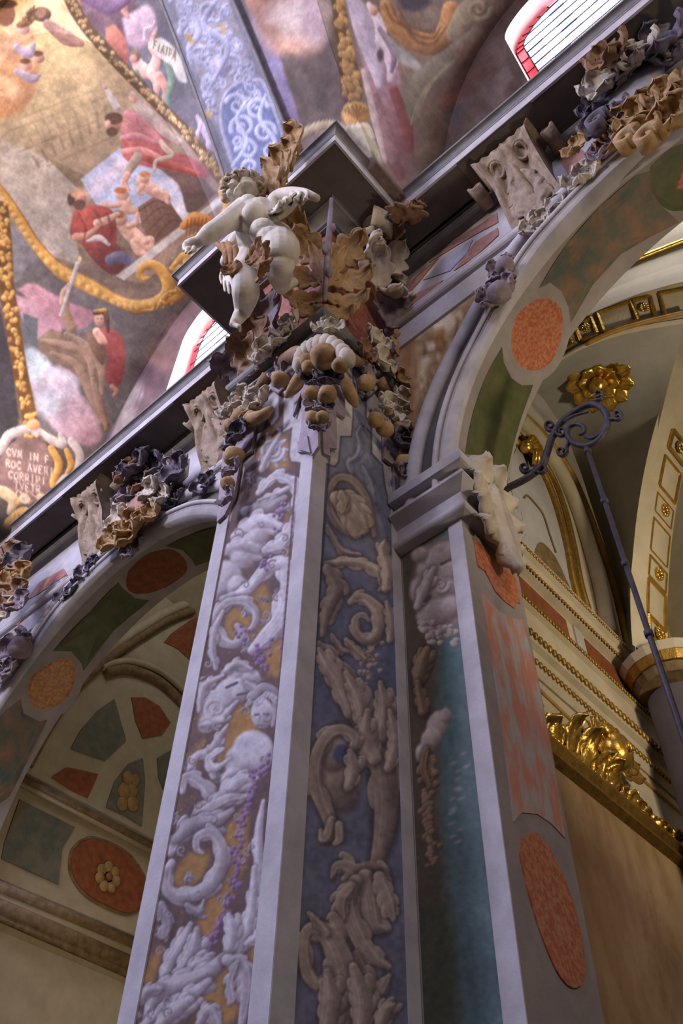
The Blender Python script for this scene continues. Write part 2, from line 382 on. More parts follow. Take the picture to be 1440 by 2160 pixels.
def painted(name, fn, nu, nv, canvas, parent=None, gain=1.0, flip=False):
    V, F = grid(fn, nu, nv, flip); V = np.array([tuple(v) for v in V])
    return mesh_obj(name, V, F, 'fresco', parent, True, canvas.sample(to_px(V)) * gain)
# ------------------------------------------------------------------ the frescoes
SK = ((206, 160, 140), (238, 204, 184), (140, 92, 78)); SKD = ((180, 128, 106), (214, 168, 146), (112, 72, 60))
RED = ((150, 66, 56), (196, 108, 96), (88, 34, 34)); PINK = ((188, 118, 122), (222, 164, 166), (124, 70, 76))
GLD = ((196, 142, 66), (240, 204, 128), (112, 70, 30)); GDK = ((140, 96, 52), (190, 146, 90), (70, 44, 26))
BRN = ((104, 76, 54), (146, 112, 82), (58, 40, 30)); WHT = ((196, 186, 184), (232, 226, 224), (120, 108, 112))
LAV = ((180, 162, 178), (216, 204, 218), (120, 100, 122)); BLG = ((150, 152, 172), (196, 198, 214), (84, 86, 112))
GRN = ((104, 128, 104), (150, 172, 144), (56, 76, 62)); PUR = ((120, 92, 120), (168, 138, 164), (64, 46, 70))
CV_VAULT = v_ = Canvas(-60, -60, 1120, 1140, 2, (112, 94, 84))
# lateral cell of the near bay: stone hall behind the men
v_.grad([(-60, -60), (150, 0), (330, 215), (470, 380), (400, 470), (250, 580), (130, 560), (0, 420), (-60, 380)], (190, 164, 128), (118, 100, 88), (0.5, 0.85), smooth=False)
v_.poly([(0, 290), (95, 330), (170, 380), (150, 440), (170, 560), (110, 540), (40, 470), (0, 410)], (166, 156, 146), 6)
v_.poly([(95, 330), (165, 362), (230, 395), (160, 395)], (112, 94, 78), 3)
for k, (a, b) in enumerate([((20, 275), (250, 195)), ((40, 320), (240, 240)), ((100, 350), (235, 290)), ((40, 250), (200, 190))]): v_.stroke([a, b], 2.2, (104, 86, 68), None, None, 3, 0.6)
for k in range(9): v_.stroke([(70 + 19 * k, 330 - 13 * k), (82 + 18 * k, 352 - 12 * k)], 3.2, (92, 76, 62), None, None, 3, 0.65)
for k in range(8): v_.stroke([(50 + 20 * k, 265 - 8 * k), (70 + 20 * k, 305 - 8 * k)], 2, (110, 92, 72), None, None, 3, 0.5)
for k in range(26):
    a = math.radians(22 + k * 2.7); r = 190 + 120 * ((k * 7) % 5) / 5; v_.stroke([(30, 0), (30 + r * math.cos(a), r * math.sin(a))], [5, 9, 3], (246, 214, 150), None, None, 10, 0.16)
for r, al in ((330, .32), (230, .38), (150, .45), (85, .5), (50, .6)): v_.blob(50, -5, r, r * 0.95, (255, 226, 160), soft=r * 0.9, al=al)
v_.grad([(-60, 60), (30, 80), (75, 160), (60, 215), (20, 245), (-60, 240)], (224, 176, 124), (190, 132, 84), (0.4, 0.9), 14)
for x, y, r, a in ((45, 72, 30, 20), (60, 140, 26, 40), (20, 110, 34, 0), (8, 190, 40, 0), (70, 110, 14, 0), (40, 200, 26, 0)): v_.blob(x, y, r, r * .75, (220, 168, 124), (246, 210, 160), (168, 110, 78), a, 8, 0.8)
for x, y in ((50, 62), (56, 138), (82, 122), (14, 28)): v_.blob(x, y, 12, 11, *SK, soft=3); v_.blob(x - 3, y - 9, 12, 6, (112, 72, 48), soft=3)
v_.stroke([(35, 100), (60, 112), (72, 92)], [8, 12, 4], *LAV); v_.stroke([(36, 150), (66, 166), (84, 158)], [7, 10, 3], *LAV)
v_.leaf(40, 55, 72, 12, 9, ((150, 104, 62), (200, 150, 96), (90, 56, 36)), 0.2); v_.blob(12, 30, 20, 26, *SKD); v_.blob(14, 8, 22, 10, (92, 62, 46))
v_.blob(88, 30, 20, 16, *BRN); v_.stroke([(100, 50), (140, 80), (170, 92)], [10, 16, 8], (176, 132, 116), (208, 168, 150), (132, 92, 82)); v_.blob(86, 28, 11, 10, (150, 108, 86)); v_.leaf(76, 20, 60, 44, 6, BRN)
# dark main cell beside the blue rib: floating figures and the banner
v_.poly([(110, -60), (345, -60), (345, 0), (442, 245), (486, 372), (466, 388), (400, 290), (330, 215), (235, 115), (150, 30)], (92, 88, 94), 5)
v_.grad([(170, -20), (262, -20), (300, 40), (268, 80), (220, 72), (178, 48)], (128, 96, 104), (72, 54, 62), (0.3, 1), 6)
v_.grad([(258, 40), (312, 10), (330, 60), (300, 100), (270, 92)], (206, 182, 188), (150, 118, 128), (0.5, 1), 8)
for P, w_ in (([(165, 0), (160, 30), (176, 48)], [9, 8, 5]), ([(266, -10), (262, 20), (270, 36)], [9, 8, 4]), ([(240, 0), (236, 18)], [7, 6])): v_.stroke(P, w_, *SKD)
v_.stroke([(180, -10), (230, 10), (262, 0)], [16, 20, 12], *PUR); v_.stroke([(190, 30), (220, 50), (240, 74)], [12, 16, 10], (104, 78, 84), (140, 110, 116), (60, 44, 50))
v_.grad([(222, 60), (244, 54), (270, 100), (262, 146), (228, 118)], (190, 120, 92), (128, 58, 48), (0.4, 1), 5)
v_.stroke([(286, 126), (298, 146), (318, 150), (330, 120), (318, 96), (330, 60)], [10, 16, 14, 9, 6, 3], *SK); v_.blob(285, 118, 11, 14, *BRN); v_.blob(281, 124, 8, 9, *SKD)
v_.stroke([(318, 155), (330, 175), (328, 205)], [10, 9, 5], *SK); v_.stroke([(336, 160), (350, 190), (344, 214)], [9, 8, 5], *SKD)
v_.stroke([(350, 132), (362, 170), (352, 220), (364, 250)], [5, 8, 6, 2], *GRN); v_.stroke([(288, 150), (300, 182), (294, 178)], [4, 8, 2], *GRN)
v_.poly([(322, 84), (340, 80), (362, 96), (380, 120), (392, 160), (394, 174), (376, 168), (362, 140), (340, 124), (320, 104)], (206, 200, 186), 3, smooth=True)
v_.text(322, 102, 8.2, 4.4, 3, -17, 'FIATFA', (120, 104, 66), 1.4); v_.stroke([(304, 82), (306, 62), (322, 54), (326, 44)], [3, 3.4, 2, 1], *WHT)
v_.stroke([(416, 246), (428, 270), (446, 305), (452, 316)], [4, 8, 7, 3], *LAV); v_.blob(442, 305, 9, 11, *LAV); v_.stroke([(424, 260), (414, 296), (430, 312)], [4, 5, 2], *LAV)
# men with barrel
v_.poly([(170, 378), (252, 312), (330, 345), (392, 418), (400, 456), (385, 470), (290, 470), (226, 470)], (170, 178, 206), 3)
for x, y, a, b, c in ((215, 385, 40, 16, (196, 186, 204)), (260, 345, 30, 14, (206, 190, 200)), (350, 400, 30, 24, (206, 208, 226)), (240, 430, 30, 20, (180, 190, 216)), (380, 440, 20, 20, (222, 216, 224))): v_.blob(x, y, a, b, c, soft=14, ang=-38, al=.8)
v_.grad([(330, 350), (400, 345), (452, 405), (462, 402), (400, 450), (378, 392)], (108, 84, 78), (76, 58, 54), (0.6, 0.7), 4)
v_.grad([(250, 245), (300, 230), (340, 270), (360, 300), (300, 330), (262, 320), (255, 280)], (186, 128, 122), (142, 78, 78), (0.7, 0.7), 5)
v_.grad([(255, 300), (300, 290), (350, 318), (400, 330), (440, 360), (430, 376), (360, 360), (310, 352), (264, 336)], (176, 92, 88), (124, 62, 64), (0.5, 0.9), 4)
for P, w_, pal in (([(258, 292), (290, 288), (330, 300)], [6, 9, 4], PINK), ([(300, 330), (350, 345), (420, 368)], [8, 10, 5], RED), ([(268, 240), (300, 262), (340, 300)], [8, 12, 6], PINK), ([(262, 320), (300, 318), (345, 335)], [7, 8, 4], ((200, 128, 122), (226, 170, 164), (140, 74, 74))), ([(340, 300), (352, 316), (362, 328), (330, 340), (326, 360)], [6, 7, 5, 5, 3], ((180, 160, 140), (214, 198, 180), (120, 98, 84)))): v_.stroke(P, w_, *pal)
v_.stroke([(246, 226), (232, 202), (220, 182)], [8, 7, 4], *WHT); v_.stroke([(222, 184), (218, 178)], [5, 3], *SK)
v_.blob(238, 262, 17, 21, *SKD); v_.blob(240, 250, 19, 13, (82, 58, 44), soft=3); v_.blob(236, 278, 12, 10, (80, 56, 44), soft=4); v_.blob(228, 262, 6, 9, *SK)
v_.stroke([(290, 332), (278, 350), (268, 366)], [11, 10, 8], (150, 130, 118), (186, 168, 156), (96, 78, 68)); v_.stroke([(268, 368), (262, 385), (272, 400)], [7, 8, 3], *SK)
v_.stroke([(282, 200), (300, 232), (330, 256), (350, 280), (378, 300)], [9, 14, 13, 10, 7], (168, 150, 140), (206, 192, 180), (112, 94, 88)); v_.blob(280, 206, 9, 13, *SK)
# barrel and infants
v_.grad([(290, 438), (325, 414), (362, 432), (388, 470), (345, 500), (322, 516), (300, 480)], (128, 90, 74), (88, 60, 50), (0.5, 0.8), 3, smooth=False)
for k in range(4): v_.stroke([(292 + 11 * k, 446 + 20 * k), (330 + 10 * k, 424 + 14 * k), (362 + 8 * k, 440 + 10 * k)], 1.6, (66, 46, 40), None, None, 2, .7)
for k in range(5): v_.stroke([(304 + 13 * k, 434 - 3 * k), (326 + 13 * k, 508 - 10 * k)], 1.2, (84, 58, 48), None, None, 2, .6)
v_.stroke([(298, 384), (318, 398), (345, 415)], [12, 14, 8], *SK); v_.blob(304, 376, 12, 12, *SK); v_.blob(306, 368, 11, 6, (182, 110, 62)); v_.stroke([(300, 392), (292, 404), (300, 410)], [6, 5, 3], *SK); v_.stroke([(330, 404), (350, 412), (354, 426)], [9, 8, 5], *SK)
v_.stroke([(262, 428), (270, 440), (282, 444)], [14, 12, 8], *SK); v_.blob(258, 410, 14, 13, *SK); v_.blob(254, 402, 13, 7, (168, 92, 52)); v_.stroke([(250, 432), (232, 434), (216, 426)], [6, 5, 3], *SK)
v_.stroke([(258, 474), (276, 492), (296, 510), (314, 522)], [13, 17, 16, 10], *SK); v_.blob(254, 462, 14, 14, *SK); v_.blob(250, 452, 14, 8, (146, 92, 54)); v_.stroke([(270, 478), (286, 470), (290, 450)], [6, 6, 4], *SK); v_.stroke([(284, 512), (292, 530), (308, 536)], [10, 9, 5], *SK); v_.stroke([(306, 508), (318, 506), (320, 520)], [9, 8, 5], *SK)
v_.grad([(160, 440), (190, 432), (232, 440), (246, 478), (240, 520), (196, 540), (172, 516), (150, 500), (150, 468)], (164, 76, 66), (112, 46, 44), (0.5, 0.8), 4)
v_.grad([(176, 512), (232, 505), (268, 548), (240, 580), (200, 552)], (138, 62, 58), (84, 40, 42), (0.3, 1), 4)
v_.stroke([(186, 506), (210, 502), (230, 516)], [5, 7, 3], *WHT); v_.stroke([(232, 548), (256, 542), (284, 560)], [11, 13, 8], (94, 90, 118), (130, 128, 152), (58, 54, 78))
v_.stroke([(204, 470), (222, 466), (248, 452)], [8, 9, 6], *SK); v_.stroke([(160, 500), (182, 498), (206, 480)], [9, 8, 5], *SKD)
v_.blob(164, 418, 18, 21, *SKD); v_.blob(168, 432, 13, 11, (76, 54, 46), soft=4); v_.blob(150, 420, 8, 14, (64, 46, 40), soft=4); v_.blob(162, 408, 14, 9, (200, 150, 122), soft=5)
for P in ([(165, 450), (180, 480), (176, 510)], [(200, 444), (214, 470)], [(226, 450), (236, 490), (228, 515)]): v_.stroke(P, [2, 4, 1], (92, 34, 34), None, None, 4, .6)
# right lower band of the scene: painted sill, orange shell and gold frame
v_.poly([(245, 582), (390, 470), (470, 410), (478, 425), (400, 490), (262, 592)], (196, 190, 184), 3)
v_.poly([(262, 592), (470, 426), (478, 470), (400, 520), (330, 575), (300, 596)], (146, 120, 104), 4)
v_.stroke([(388, 476), (410, 462), (434, 470), (428, 494), (398, 500)], [9, 15, 14, 10, 4], *((196, 122, 58), (234, 172, 100), (112, 62, 30)))
for k in range(6): v_.stroke([(392 + 8 * k, 500 - 3 * k), (396 + 8 * k, 462 - k)], [1, 3.5, 1], (120, 66, 32), None, None, 2, .7)
v_.stroke([(466, 404), (478, 430), (470, 460)], [7, 9, 5], *GLD)
v_.poly([(372, 525), (420, 488), (438, 520), (410, 560), (390, 580), (372, 560)], (120, 104, 84), 4)
v_.text(388, 556, 12, -10, 0, -16, 'CVI', (236, 222, 150), 1.7); v_.text(394, 536, 11, -9, 0, -15, 'SIE', (236, 222, 150), 1.6)
for w_, pal in ((17, GDK), (14, GLD)): v_.stroke([(-10, 395), (10, 425), (40, 470), (72, 520), (120, 570), (185, 605), (245, 640), (290, 648), (325, 640)], [w_ * .8, w_, w_, w_, w_ * 1.15, w_ * 1.2, w_, w_ * .8], *pal)
for k in range(26):
    q = catmull([(-10, 395), (10, 425), (40, 470), (72, 520), (120, 570), (185, 605), (245, 640), (290, 648)], 26)[k]; v_.blob(q[0], q[1], 8, 6, (214, 166, 88), (246, 214, 144), (130, 84, 36), 40, 3, .8)
v_.stroke([(325, 640), (352, 622), (352, 590), (330, 562), (305, 560), (294, 575), (300, 588), (314, 586)], [12, 15, 13, 11, 9, 8, 6, 3], *GLD)
v_.stroke([(340, 640), (372, 625), (392, 598), (384, 570), (362, 566)], [9, 14, 14, 10, 5], *GLD); v_.stroke([(366, 560), (388, 540), (396, 560), (390, 588)], [5, 9, 10, 5], *GLD); v_.leaf(300, 655, 380, 640, 8, GLD, .1); v_.leaf(330, 655, 392, 612, 8, GLD, -.2)
# zone under the frame: woman with torch on a cloud
v_.poly([(30, 560), (60, 520), (120, 585), (200, 625), (290, 665), (370, 640), (400, 620), (340, 700), (280, 820), (205, 960), (170, 970), (60, 880), (20, 700)], (96, 90, 92), 5)
v_.grad([(0, 415), (30, 470), (80, 545), (60, 560), (28, 600), (0, 560)], (150, 148, 152), (112, 108, 112), (0.3, 1), 6)
v_.grad([(36, 610), (70, 598), (120, 625), (150, 640), (200, 660), (180, 690), (128, 692), (70, 640)], (202, 148, 158), (160, 112, 128), (0.6, 0.8), 6)
v_.grad([(28, 620), (80, 640), (130, 690), (100, 730), (56, 690)], (206, 160, 170), (176, 130, 150), (0.6, 0.8), 5)
v_.poly([(48, 660), (80, 672), (78, 730), (52, 720)], (86, 92, 98), 5)
v_.grad([(48, 742), (70, 735), (110, 770), (150, 800), (180, 850), (214, 915), (190, 938), (150, 930), (110, 900), (80, 850), (52, 790)], (206, 196, 216), (176, 142, 158), (0.7, 0.7), 9)
for x, y, a, b, c in ((75, 775, 24, 34, (190, 216, 226)), (130, 810, 34, 38, (226, 214, 232)), (100, 850, 30, 30, (186, 196, 212)), (170, 880, 40, 36, (190, 158, 172)), (190, 920, 24, 20, (158, 122, 134)), (60, 745, 14, 14, (170, 196, 208))): v_.blob(x, y, a, b, c, soft=18, ang=30, al=.75)
v_.grad([(80, 715), (110, 695), (150, 715), (200, 735), (215, 780), (205, 820), (228, 880), (228, 915), (190, 850), (170, 800), (120, 765), (84, 740)], (132, 106, 88), (98, 72, 60), (0.5, 0.9), 4)
for P, w_ in (([(90, 720), (130, 728), (185, 745), (195, 790)], [6, 10, 12, 6]), ([(110, 745), (160, 770), (190, 830), (214, 890)], [5, 9, 9, 5]), ([(140, 705), (180, 730), (212, 770), (215, 830)], [6, 10, 10, 5]), ([(196, 800), (208, 850), (224, 905)], [6, 8, 4])): v_.stroke(P, w_, (144, 116, 98), (190, 162, 142), (80, 58, 50))
v_.grad([(196, 700), (226, 690), (256, 710), (264, 745), (258, 800), (236, 820), (222, 790), (226, 750), (205, 735)], (164, 82, 78), (116, 44, 46), (0.5, 0.9), 4)
v_.grad([(180, 705), (208, 700), (222, 735), (218, 770), (196, 745)], (126, 96, 76), (92, 66, 54), (0.4, 0.9), 3)
v_.stroke([(204, 700), (214, 716), (222, 722)], [9, 10, 5], *SK); v_.blob(209, 672, 11, 15, *SK); v_.stroke([(200, 660), (220, 658), (226, 680), (228, 700)], [5, 7, 5, 3], (82, 54, 44), (120, 84, 66), (50, 32, 28)); v_.stroke([(200, 656), (222, 654)], [3, 4], *GLD)
v_.blob(206, 672, 1.6, 1.3, (60, 40, 36), soft=1.5); v_.blob(214, 672, 1.6, 1.3, (60, 40, 36), soft=1.5); v_.stroke([(207, 681), (213, 681)], 1.1, (150, 60, 60), soft=1.2)
v_.stroke([(150, 690), (140, 660), (138, 632), (146, 606)], [12, 9, 8, 6], (150, 120, 96), (190, 160, 130), (92, 68, 54)); v_.stroke([(132, 640), (134, 618), (146, 602)], [7, 7, 6], *SK); v_.stroke([(128, 665), (146, 610), (164, 556)], [3.5, 4.5, 5], *WHT); v_.blob(168, 546, 4, 6, (244, 206, 130), soft=3)
v_.stroke([(236, 815), (246, 825), (240, 834)], [5, 5, 3], *SKD)
# far diagonal rib of gold fruit, dark strip left of it
v_.poly([(-60, 660), (0, 650), (26, 760), (40, 880), (30, 960), (-60, 960)], (46, 44, 50), 6)
def fruit_rib(cv, P, w, n, pal, seed):
    rg = np.random.RandomState(seed); Q = catmull(P, n)
    cv.stroke(P, w * 1.05, np.asarray(pal[2]) * .85, None, None, 4)
    for k in range(n):
        for _ in range(3):
            o_ = (rg.rand(2) - .5) * w * 1.5; c_ = .85 + .3 * rg.rand(); r = w * (.28 + .22 * rg.rand())
            cv.blob(Q[k][0] + o_[0], Q[k][1] + o_[1], r, r * .8, *[np.clip(np.asarray(q_) * c_, 0, 255) for q_ in pal], ang=rg.rand() * 180, soft=2)
fruit_rib(v_, [(2, 440), (10, 520), (14, 600), (26, 680), (42, 780), (62, 880), (72, 960)], 15, 44, GLD, 3)
fruit_rib(v_, [(130, -40), (170, 40), (235, 118), (300, 185), (345, 232), (395, 282), (440, 340), (480, 395)], 12, 56, ((158, 124, 74), (216, 186, 128), (90, 64, 38)), 4)
# cartouche lower left
v_.poly([(-60, 980), (0, 960), (40, 930), (110, 930), (180, 985), (160, 1040), (40, 1130), (-60, 1140)], (70, 60, 56), 6)
v_.poly([(10, 945), (45, 925), (85, 928), (108, 960), (110, 1010), (92, 1052), (40, 1060), (5, 1030), (-4, 985)], (120, 92, 92), 4, smooth=True)
for P, w_, pal in (([(0, 952), (20, 918), (62, 905), (78, 918)], [9, 11, 9, 5], WHT), ([(78, 905), (110, 928), (132, 936), (126, 916)], [5, 9, 10, 4], WHT), ([(108, 945), (124, 980), (112, 1018), (120, 1040)], [7, 9, 8, 4], GLD), ([(150, 930), (168, 960), (158, 1000), (130, 1030), (118, 1060)], [8, 9, 8, 8, 5], WHT), ([(140, 950), (150, 980), (140, 1000)], [5, 8, 4], GLD), ([(-20, 1030), (10, 1040), (28, 1056), (20, 1080)], [9, 13, 12, 6], ((206, 180, 140), (240, 222, 190), (130, 104, 72))), ([(84, 1048), (98, 1062), (92, 1090)], [8, 13, 10], ((206, 180, 140), (240, 222, 190), (130, 104, 72))), ([(40, 1060), (52, 1048), (62, 1060)], [6, 8, 5], GLD), ([(20, 1100), (50, 1082), (84, 1100)], [9, 13, 8], GLD), ([(124, 1020), (140, 1010), (150, 1034), (130, 1044)], [6, 10, 9, 4], WHT)): v_.stroke(P, w_, *pal)
for k in range(7): v_.stroke([(28 + 9 * k, 1110 - abs(k - 3) * 2), (30 + 8 * k, 1080 + abs(k - 3) * 2)], [3.5, 5, 2], *GLD)
v_.blob(70, 896, 14, 12, (226, 168, 120), (250, 214, 170), (160, 96, 60)); v_.spiral(52, 1052, 10, 0, 1.6, 3, WHT)
for k, (x, y, t_) in enumerate(((14, 960, 'CVM IN F'), (12, 984, 'ROC AVERI'), (18, 1008, 'CORRIPI'), (30, 1030, 'TVETR'))): v_.text(x, y, 11.5, 2.2, 0, -15, t_, (206, 186, 176), 1.25)
v_.stroke([(30, 1046), (40, 1034), (50, 1048), (60, 1036), (74, 1048)], 1.2, (196, 176, 166), soft=1.5)
# lunette wall of the near bay: purple ruin landscape
v_.poly([(200, 978), (240, 900), (280, 820), (350, 690), (430, 610), (520, 640), (470, 800), (300, 1000)], (124, 100, 104), 4)
v_.stroke([(204, 970), (282, 816), (352, 690), (432, 606)], 3, (80, 76, 80), soft=2); v_.stroke([(218, 965), (294, 812), (362, 694)], 2, (156, 146, 146), soft=2, al=.7)
v_.grad([(250, 880), (286, 810), (302, 806), (300, 840), (270, 905), (225, 968)], (186, 178, 172), (128, 118, 116), (-0.4, 0.9), 5)
for k in range(6): v_.stroke([(262 + 6 * k, 850 - 14 * k), (282 + 5 * k, 862 - 14 * k), (290 + 4 * k, 846 - 12 * k)], 1.3, (108, 98, 98), soft=2, al=.7)
for x, y, a, b, c in ((320, 800, 30, 40, (84, 66, 76)), (340, 750, 26, 34, (146, 112, 104)), (300, 860, 20, 26, (96, 78, 88)), (370, 690, 20, 30, (146, 116, 116)), (280, 930, 20, 40, (150, 134, 132))): v_.blob(x, y, a, b, c, soft=22, ang=-60, al=.7)
# blue transverse rib with grisaille scrolls
v_.poly([(318, -60), (490, -60), (505, 0), (560, 150), (612, 300), (620, 345), (500, 400), (480, 360), (430, 230), (336, 0)], (116, 116, 128), 4)
v_.poly([(345, -60), (468, -60), (482, 0), (535, 150), (590, 300), (600, 340), (512, 380), (445, 235), (362, 0)], (136, 132, 138), 3)
v_.poly([(462, 245), (470, 205), (498, 178), (530, 172), (556, 186), (600, 300), (604, 344), (510, 382), (488, 330)], (98, 108, 146), 3)
v_.stroke([(500, 372), (468, 270), (472, 208), (500, 178), (535, 170), (560, 184), (606, 312)], 4, *BLG)
rg_ = np.random.RandomState(5)
for cx, cy, r, a0, t_, sg in ((385, 10, 26, 200, 1.3, 1), (440, 30, 28, 20, 1.4, -1), (402, 72, 24, 180, 1.3, 1), (462, 88, 28, 340, 1.4, -1), (425, 122, 28, 150, 1.4, 1), (484, 142, 26, 320, 1.3, -1), (452, 176, 26, 120, 1.4, 1), (516, 150, 18, 30, 1.2, -1), (442, 214, 16, 200, 1.2, 1)):
    v_.spiral(cx, cy, r, a0, t_, 6.5, BLG, sg); v_.leaf(cx, cy, cx + rg_.randn() * 14, cy + rg_.randn() * 14, 6, BLG, .3)
for k in range(60):
    t = rg_.rand(); x = 366 + 150 * t * .55 + rg_.uniform(0, 108); y = 235 * t - 10
    if abs(x - (420 + 75 * t)) < 58: v_.spiral(x, y, rg_.uniform(7, 13), rg_.uniform(0, 360), 1.1, 4, BLG, rg_.choice([-1, 1]))
v_.blob(462, 142, 22, 26, *BLG, soft=5); v_.blob(466, 138, 13, 14, *LAV, soft=4)
for cx, cy, r, a0, t_, sg in ((500, 222, 24, 200, 1.4, 1), (542, 232, 24, 340, 1.3, -1), (512, 268, 26, 160, 1.5, 1), (558, 280, 24, 0, 1.4, -1), (522, 316, 24, 180, 1.5, 1), (572, 322, 20, 20, 1.3, -1), (528, 352, 18, 120, 1.2, 1), (500, 300, 14, 90, 1.2, -1)):
    v_.spiral(cx, cy, r, a0, t_, 5.5, ((176, 180, 204), (214, 218, 236), (100, 108, 150)), sg)
for P in ([(490, 350), (520, 300), (500, 250), (530, 200)], [(560, 200), (548, 250), (580, 300), (560, 345)]): v_.stroke(P, [3, 5, 5, 2], (180, 184, 206), (216, 220, 236), (104, 112, 152))
for P in ([(360, -20), (420, 60), (400, 110), (470, 170)], [(470, -20), (430, 50), (480, 100), (440, 190)]): v_.stroke(P, [4, 7, 7, 3], *BLG)
v_.stroke([(340, 0), (434, 232), (486, 366)], 4, (92, 92, 104), soft=2); v_.stroke([(504, 0), (560, 150), (614, 310)], 5, (100, 98, 112), soft=2)
v_.blob(400, 82, 14, 6, (170, 140, 84), soft=4, ang=50); v_.blob(470, 60, 12, 5, (166, 138, 86), soft=4, ang=70); v_.blob(440, 240, 10, 5, (168, 138, 84), soft=4, ang=60)
# right main cell: cloud
v_.poly([(505, -60), (720, -60), (745, 60), (760, 250), (690, 262), (622, 312), (566, 150)], (84, 68, 60), 5)
v_.grad([(516, -10), (560, 40), (600, 150), (632, 260), (622, 300), (580, 180), (540, 80)], (150, 140, 172), (112, 100, 130), (0.2, 1), 6)
v_.grad([(506, -40), (540, -30), (570, 40), (590, 90), (560, 60), (520, 10)], (196, 146, 112), (150, 110, 96), (0.4, 0.9), 6)
for x, y, a, b, c in ((610, 40, 70, 56, (176, 138, 122)), (640, 10, 60, 40, (206, 186, 178)), (600, 70, 50, 44, (196, 152, 126)), (575, 20, 40, 50, (146, 96, 78)), (640, 70, 46, 36, (214, 186, 168)), (620, 100, 40, 16, (206, 152, 124)), (660, 40, 36, 50, (186, 160, 160)), (600, 30, 40, 30, (220, 204, 192))): v_.blob(x, y, a, b, c, soft=26, al=.75)
v_.poly([(600, 150), (660, 130), (700, 170), (690, 235), (650, 245), (620, 200)], (70, 58, 50), 16); v_.stroke([(610, 120), (640, 180), (664, 240)], [8, 14, 10], (96, 84, 74), None, None, 12, .7)
v_.stroke([(620, 300), (660, 270), (700, 262), (730, 272)], [6, 9, 8, 4], (170, 150, 112), (204, 188, 150), (112, 92, 66))
fruit_rib(v_, [(716, -50), (724, 20), (732, 90), (738, 150), (742, 200)], 22, 30, ((150, 108, 60), (204, 158, 96), (84, 56, 32)), 6)
v_.blob(750, 240, 30, 26, *GLD, soft=4)
for k in range(7): v_.stroke([(752, 250), (724 + 9 * k, 222 + abs(k - 3) * 3)], [1.5, 3], (116, 70, 30), None, None, 2, .8)
v_.poly([(728, 262), (775, 258), (800, 320), (806, 346), (770, 310)], (164, 158, 128), 4); v_.stroke([(746, 268), (772, 268), (786, 290)], [6, 8, 5], (206, 190, 160), (236, 224, 200), (140, 120, 92)); v_.text(764, 322, 10, 6, 4, -14, 'CVN', (110, 104, 70), 1.2)
# right lateral cell: violet robe and brown architecture
v_.poly([(722, -60), (1120, -60), (1120, 60), (1080, 160), (850, 410), (810, 350), (770, 200), (735, 60)], (108, 88, 76), 5)
v_.grad([(722, -20), (760, 0), (800, 60), (836, 130), (850, 190), (870, 260), (880, 310), (850, 380), (822, 352), (790, 250), (760, 120)], (182, 164, 184), (104, 48, 50), (0.2, 1), 8)
for P, w_, pal in (([(745, 0), (765, 60), (790, 130), (800, 180)], [14, 20, 18, 8], LAV), ([(778, 10), (800, 50), (806, 90), (826, 130), (822, 170)], [6, 12, 14, 14, 6], ((206, 184, 190), (232, 216, 220), (140, 108, 118))), ([(800, 60), (830, 110), (826, 150)], [5, 8, 4], PUR), ([(790, 200), (812, 270), (830, 340)], [8, 14, 10], ((132, 92, 96), (170, 132, 136), (84, 48, 52))), ([(830, 190), (856, 260), (864, 330)], [10, 14, 8], ((112, 48, 46), (146, 80, 74), (66, 26, 28))), ([(766, 150), (790, 250), (812, 340)], [5, 8, 5], ((186, 160, 160), (214, 192, 190), (132, 104, 108)))): v_.stroke(P, w_, *pal)
v_.blob(788, 22, 9, 12, *SKD); v_.blob(802, 116, 7, 14, (60, 44, 52), soft=5)
v_.stroke([(812, 10), (830, 50), (870, 84), (910, 92), (940, 70), (950, 20)], [12, 18, 22, 24, 22, 18], (150, 100, 56), (196, 144, 90), (88, 54, 32))
for o_ in (-12, 0, 12): v_.stroke([(824 + o_, 8), (842 + o_, 44), (876, 72 + o_), (912, 80 + o_), (930 + o_, 56)], [2, 4, 4, 2], (92, 56, 32), None, None, 3, .7)
v_.blob(874, 2, 34, 22, (54, 46, 54), soft=8); v_.stroke([(960, 70), (985, 30), (1010, 0)], [20, 26, 20], (124, 106, 84), (156, 138, 112), (80, 64, 50)); v_.spiral(1010, 20, 26, 0, 1.4, 7, ((132, 112, 86), (164, 144, 116), (84, 68, 52)))
v_.poly([(800, 60), (836, 92), (870, 120), (900, 150), (880, 150), (840, 130)], (140, 132, 128), 6)
v_.grad([(846, 190), (880, 150), (930, 110), (1000, 60), (1010, 80), (940, 150), (890, 210), (876, 260), (860, 250)], (128, 116, 98), (98, 84, 70), (0.5, 0.8), 6)
for k in range(3): v_.stroke([(866 + 8 * k, 262 - 8 * k), (890 + 9 * k, 196 - 8 * k), (950 + 10 * k, 128 - 6 * k)], 1.8, (150, 136, 112), None, None, 2, .7)
for x, y, a, b, c in ((960, 200, 40, 16, (148, 86, 74)), (1000, 160, 50, 20, (140, 104, 86)), (960, 240, 40, 18, (84, 76, 80)), (1040, 190, 30, 26, (150, 130, 122)), (900, 320, 40, 20, (122, 104, 88)), (1060, 110, 30, 40, (134, 116, 106)), (1030, 250, 30, 14, (120, 108, 112)), (920, 260, 30, 40, (110, 88, 74)), (870, 350, 20, 30, (96, 78, 68)), (990, 100, 40, 20, (104, 74, 60))): v_.blob(x, y, a, b, c, soft=22, ang=-42, al=.75)
v_.poly([(1044, 160), (1070, 135), (1084, 165), (1056, 188)], (150, 134, 122), 5)
v_.A = v_.A * .82 + np.array([150, 134, 126]) * .18  # milky haze of the air mixed into the vault colours
v_.mottle(40, .1, 3); v_.mottle(13, .08, 4); v_.mottle(5, .06, 5)

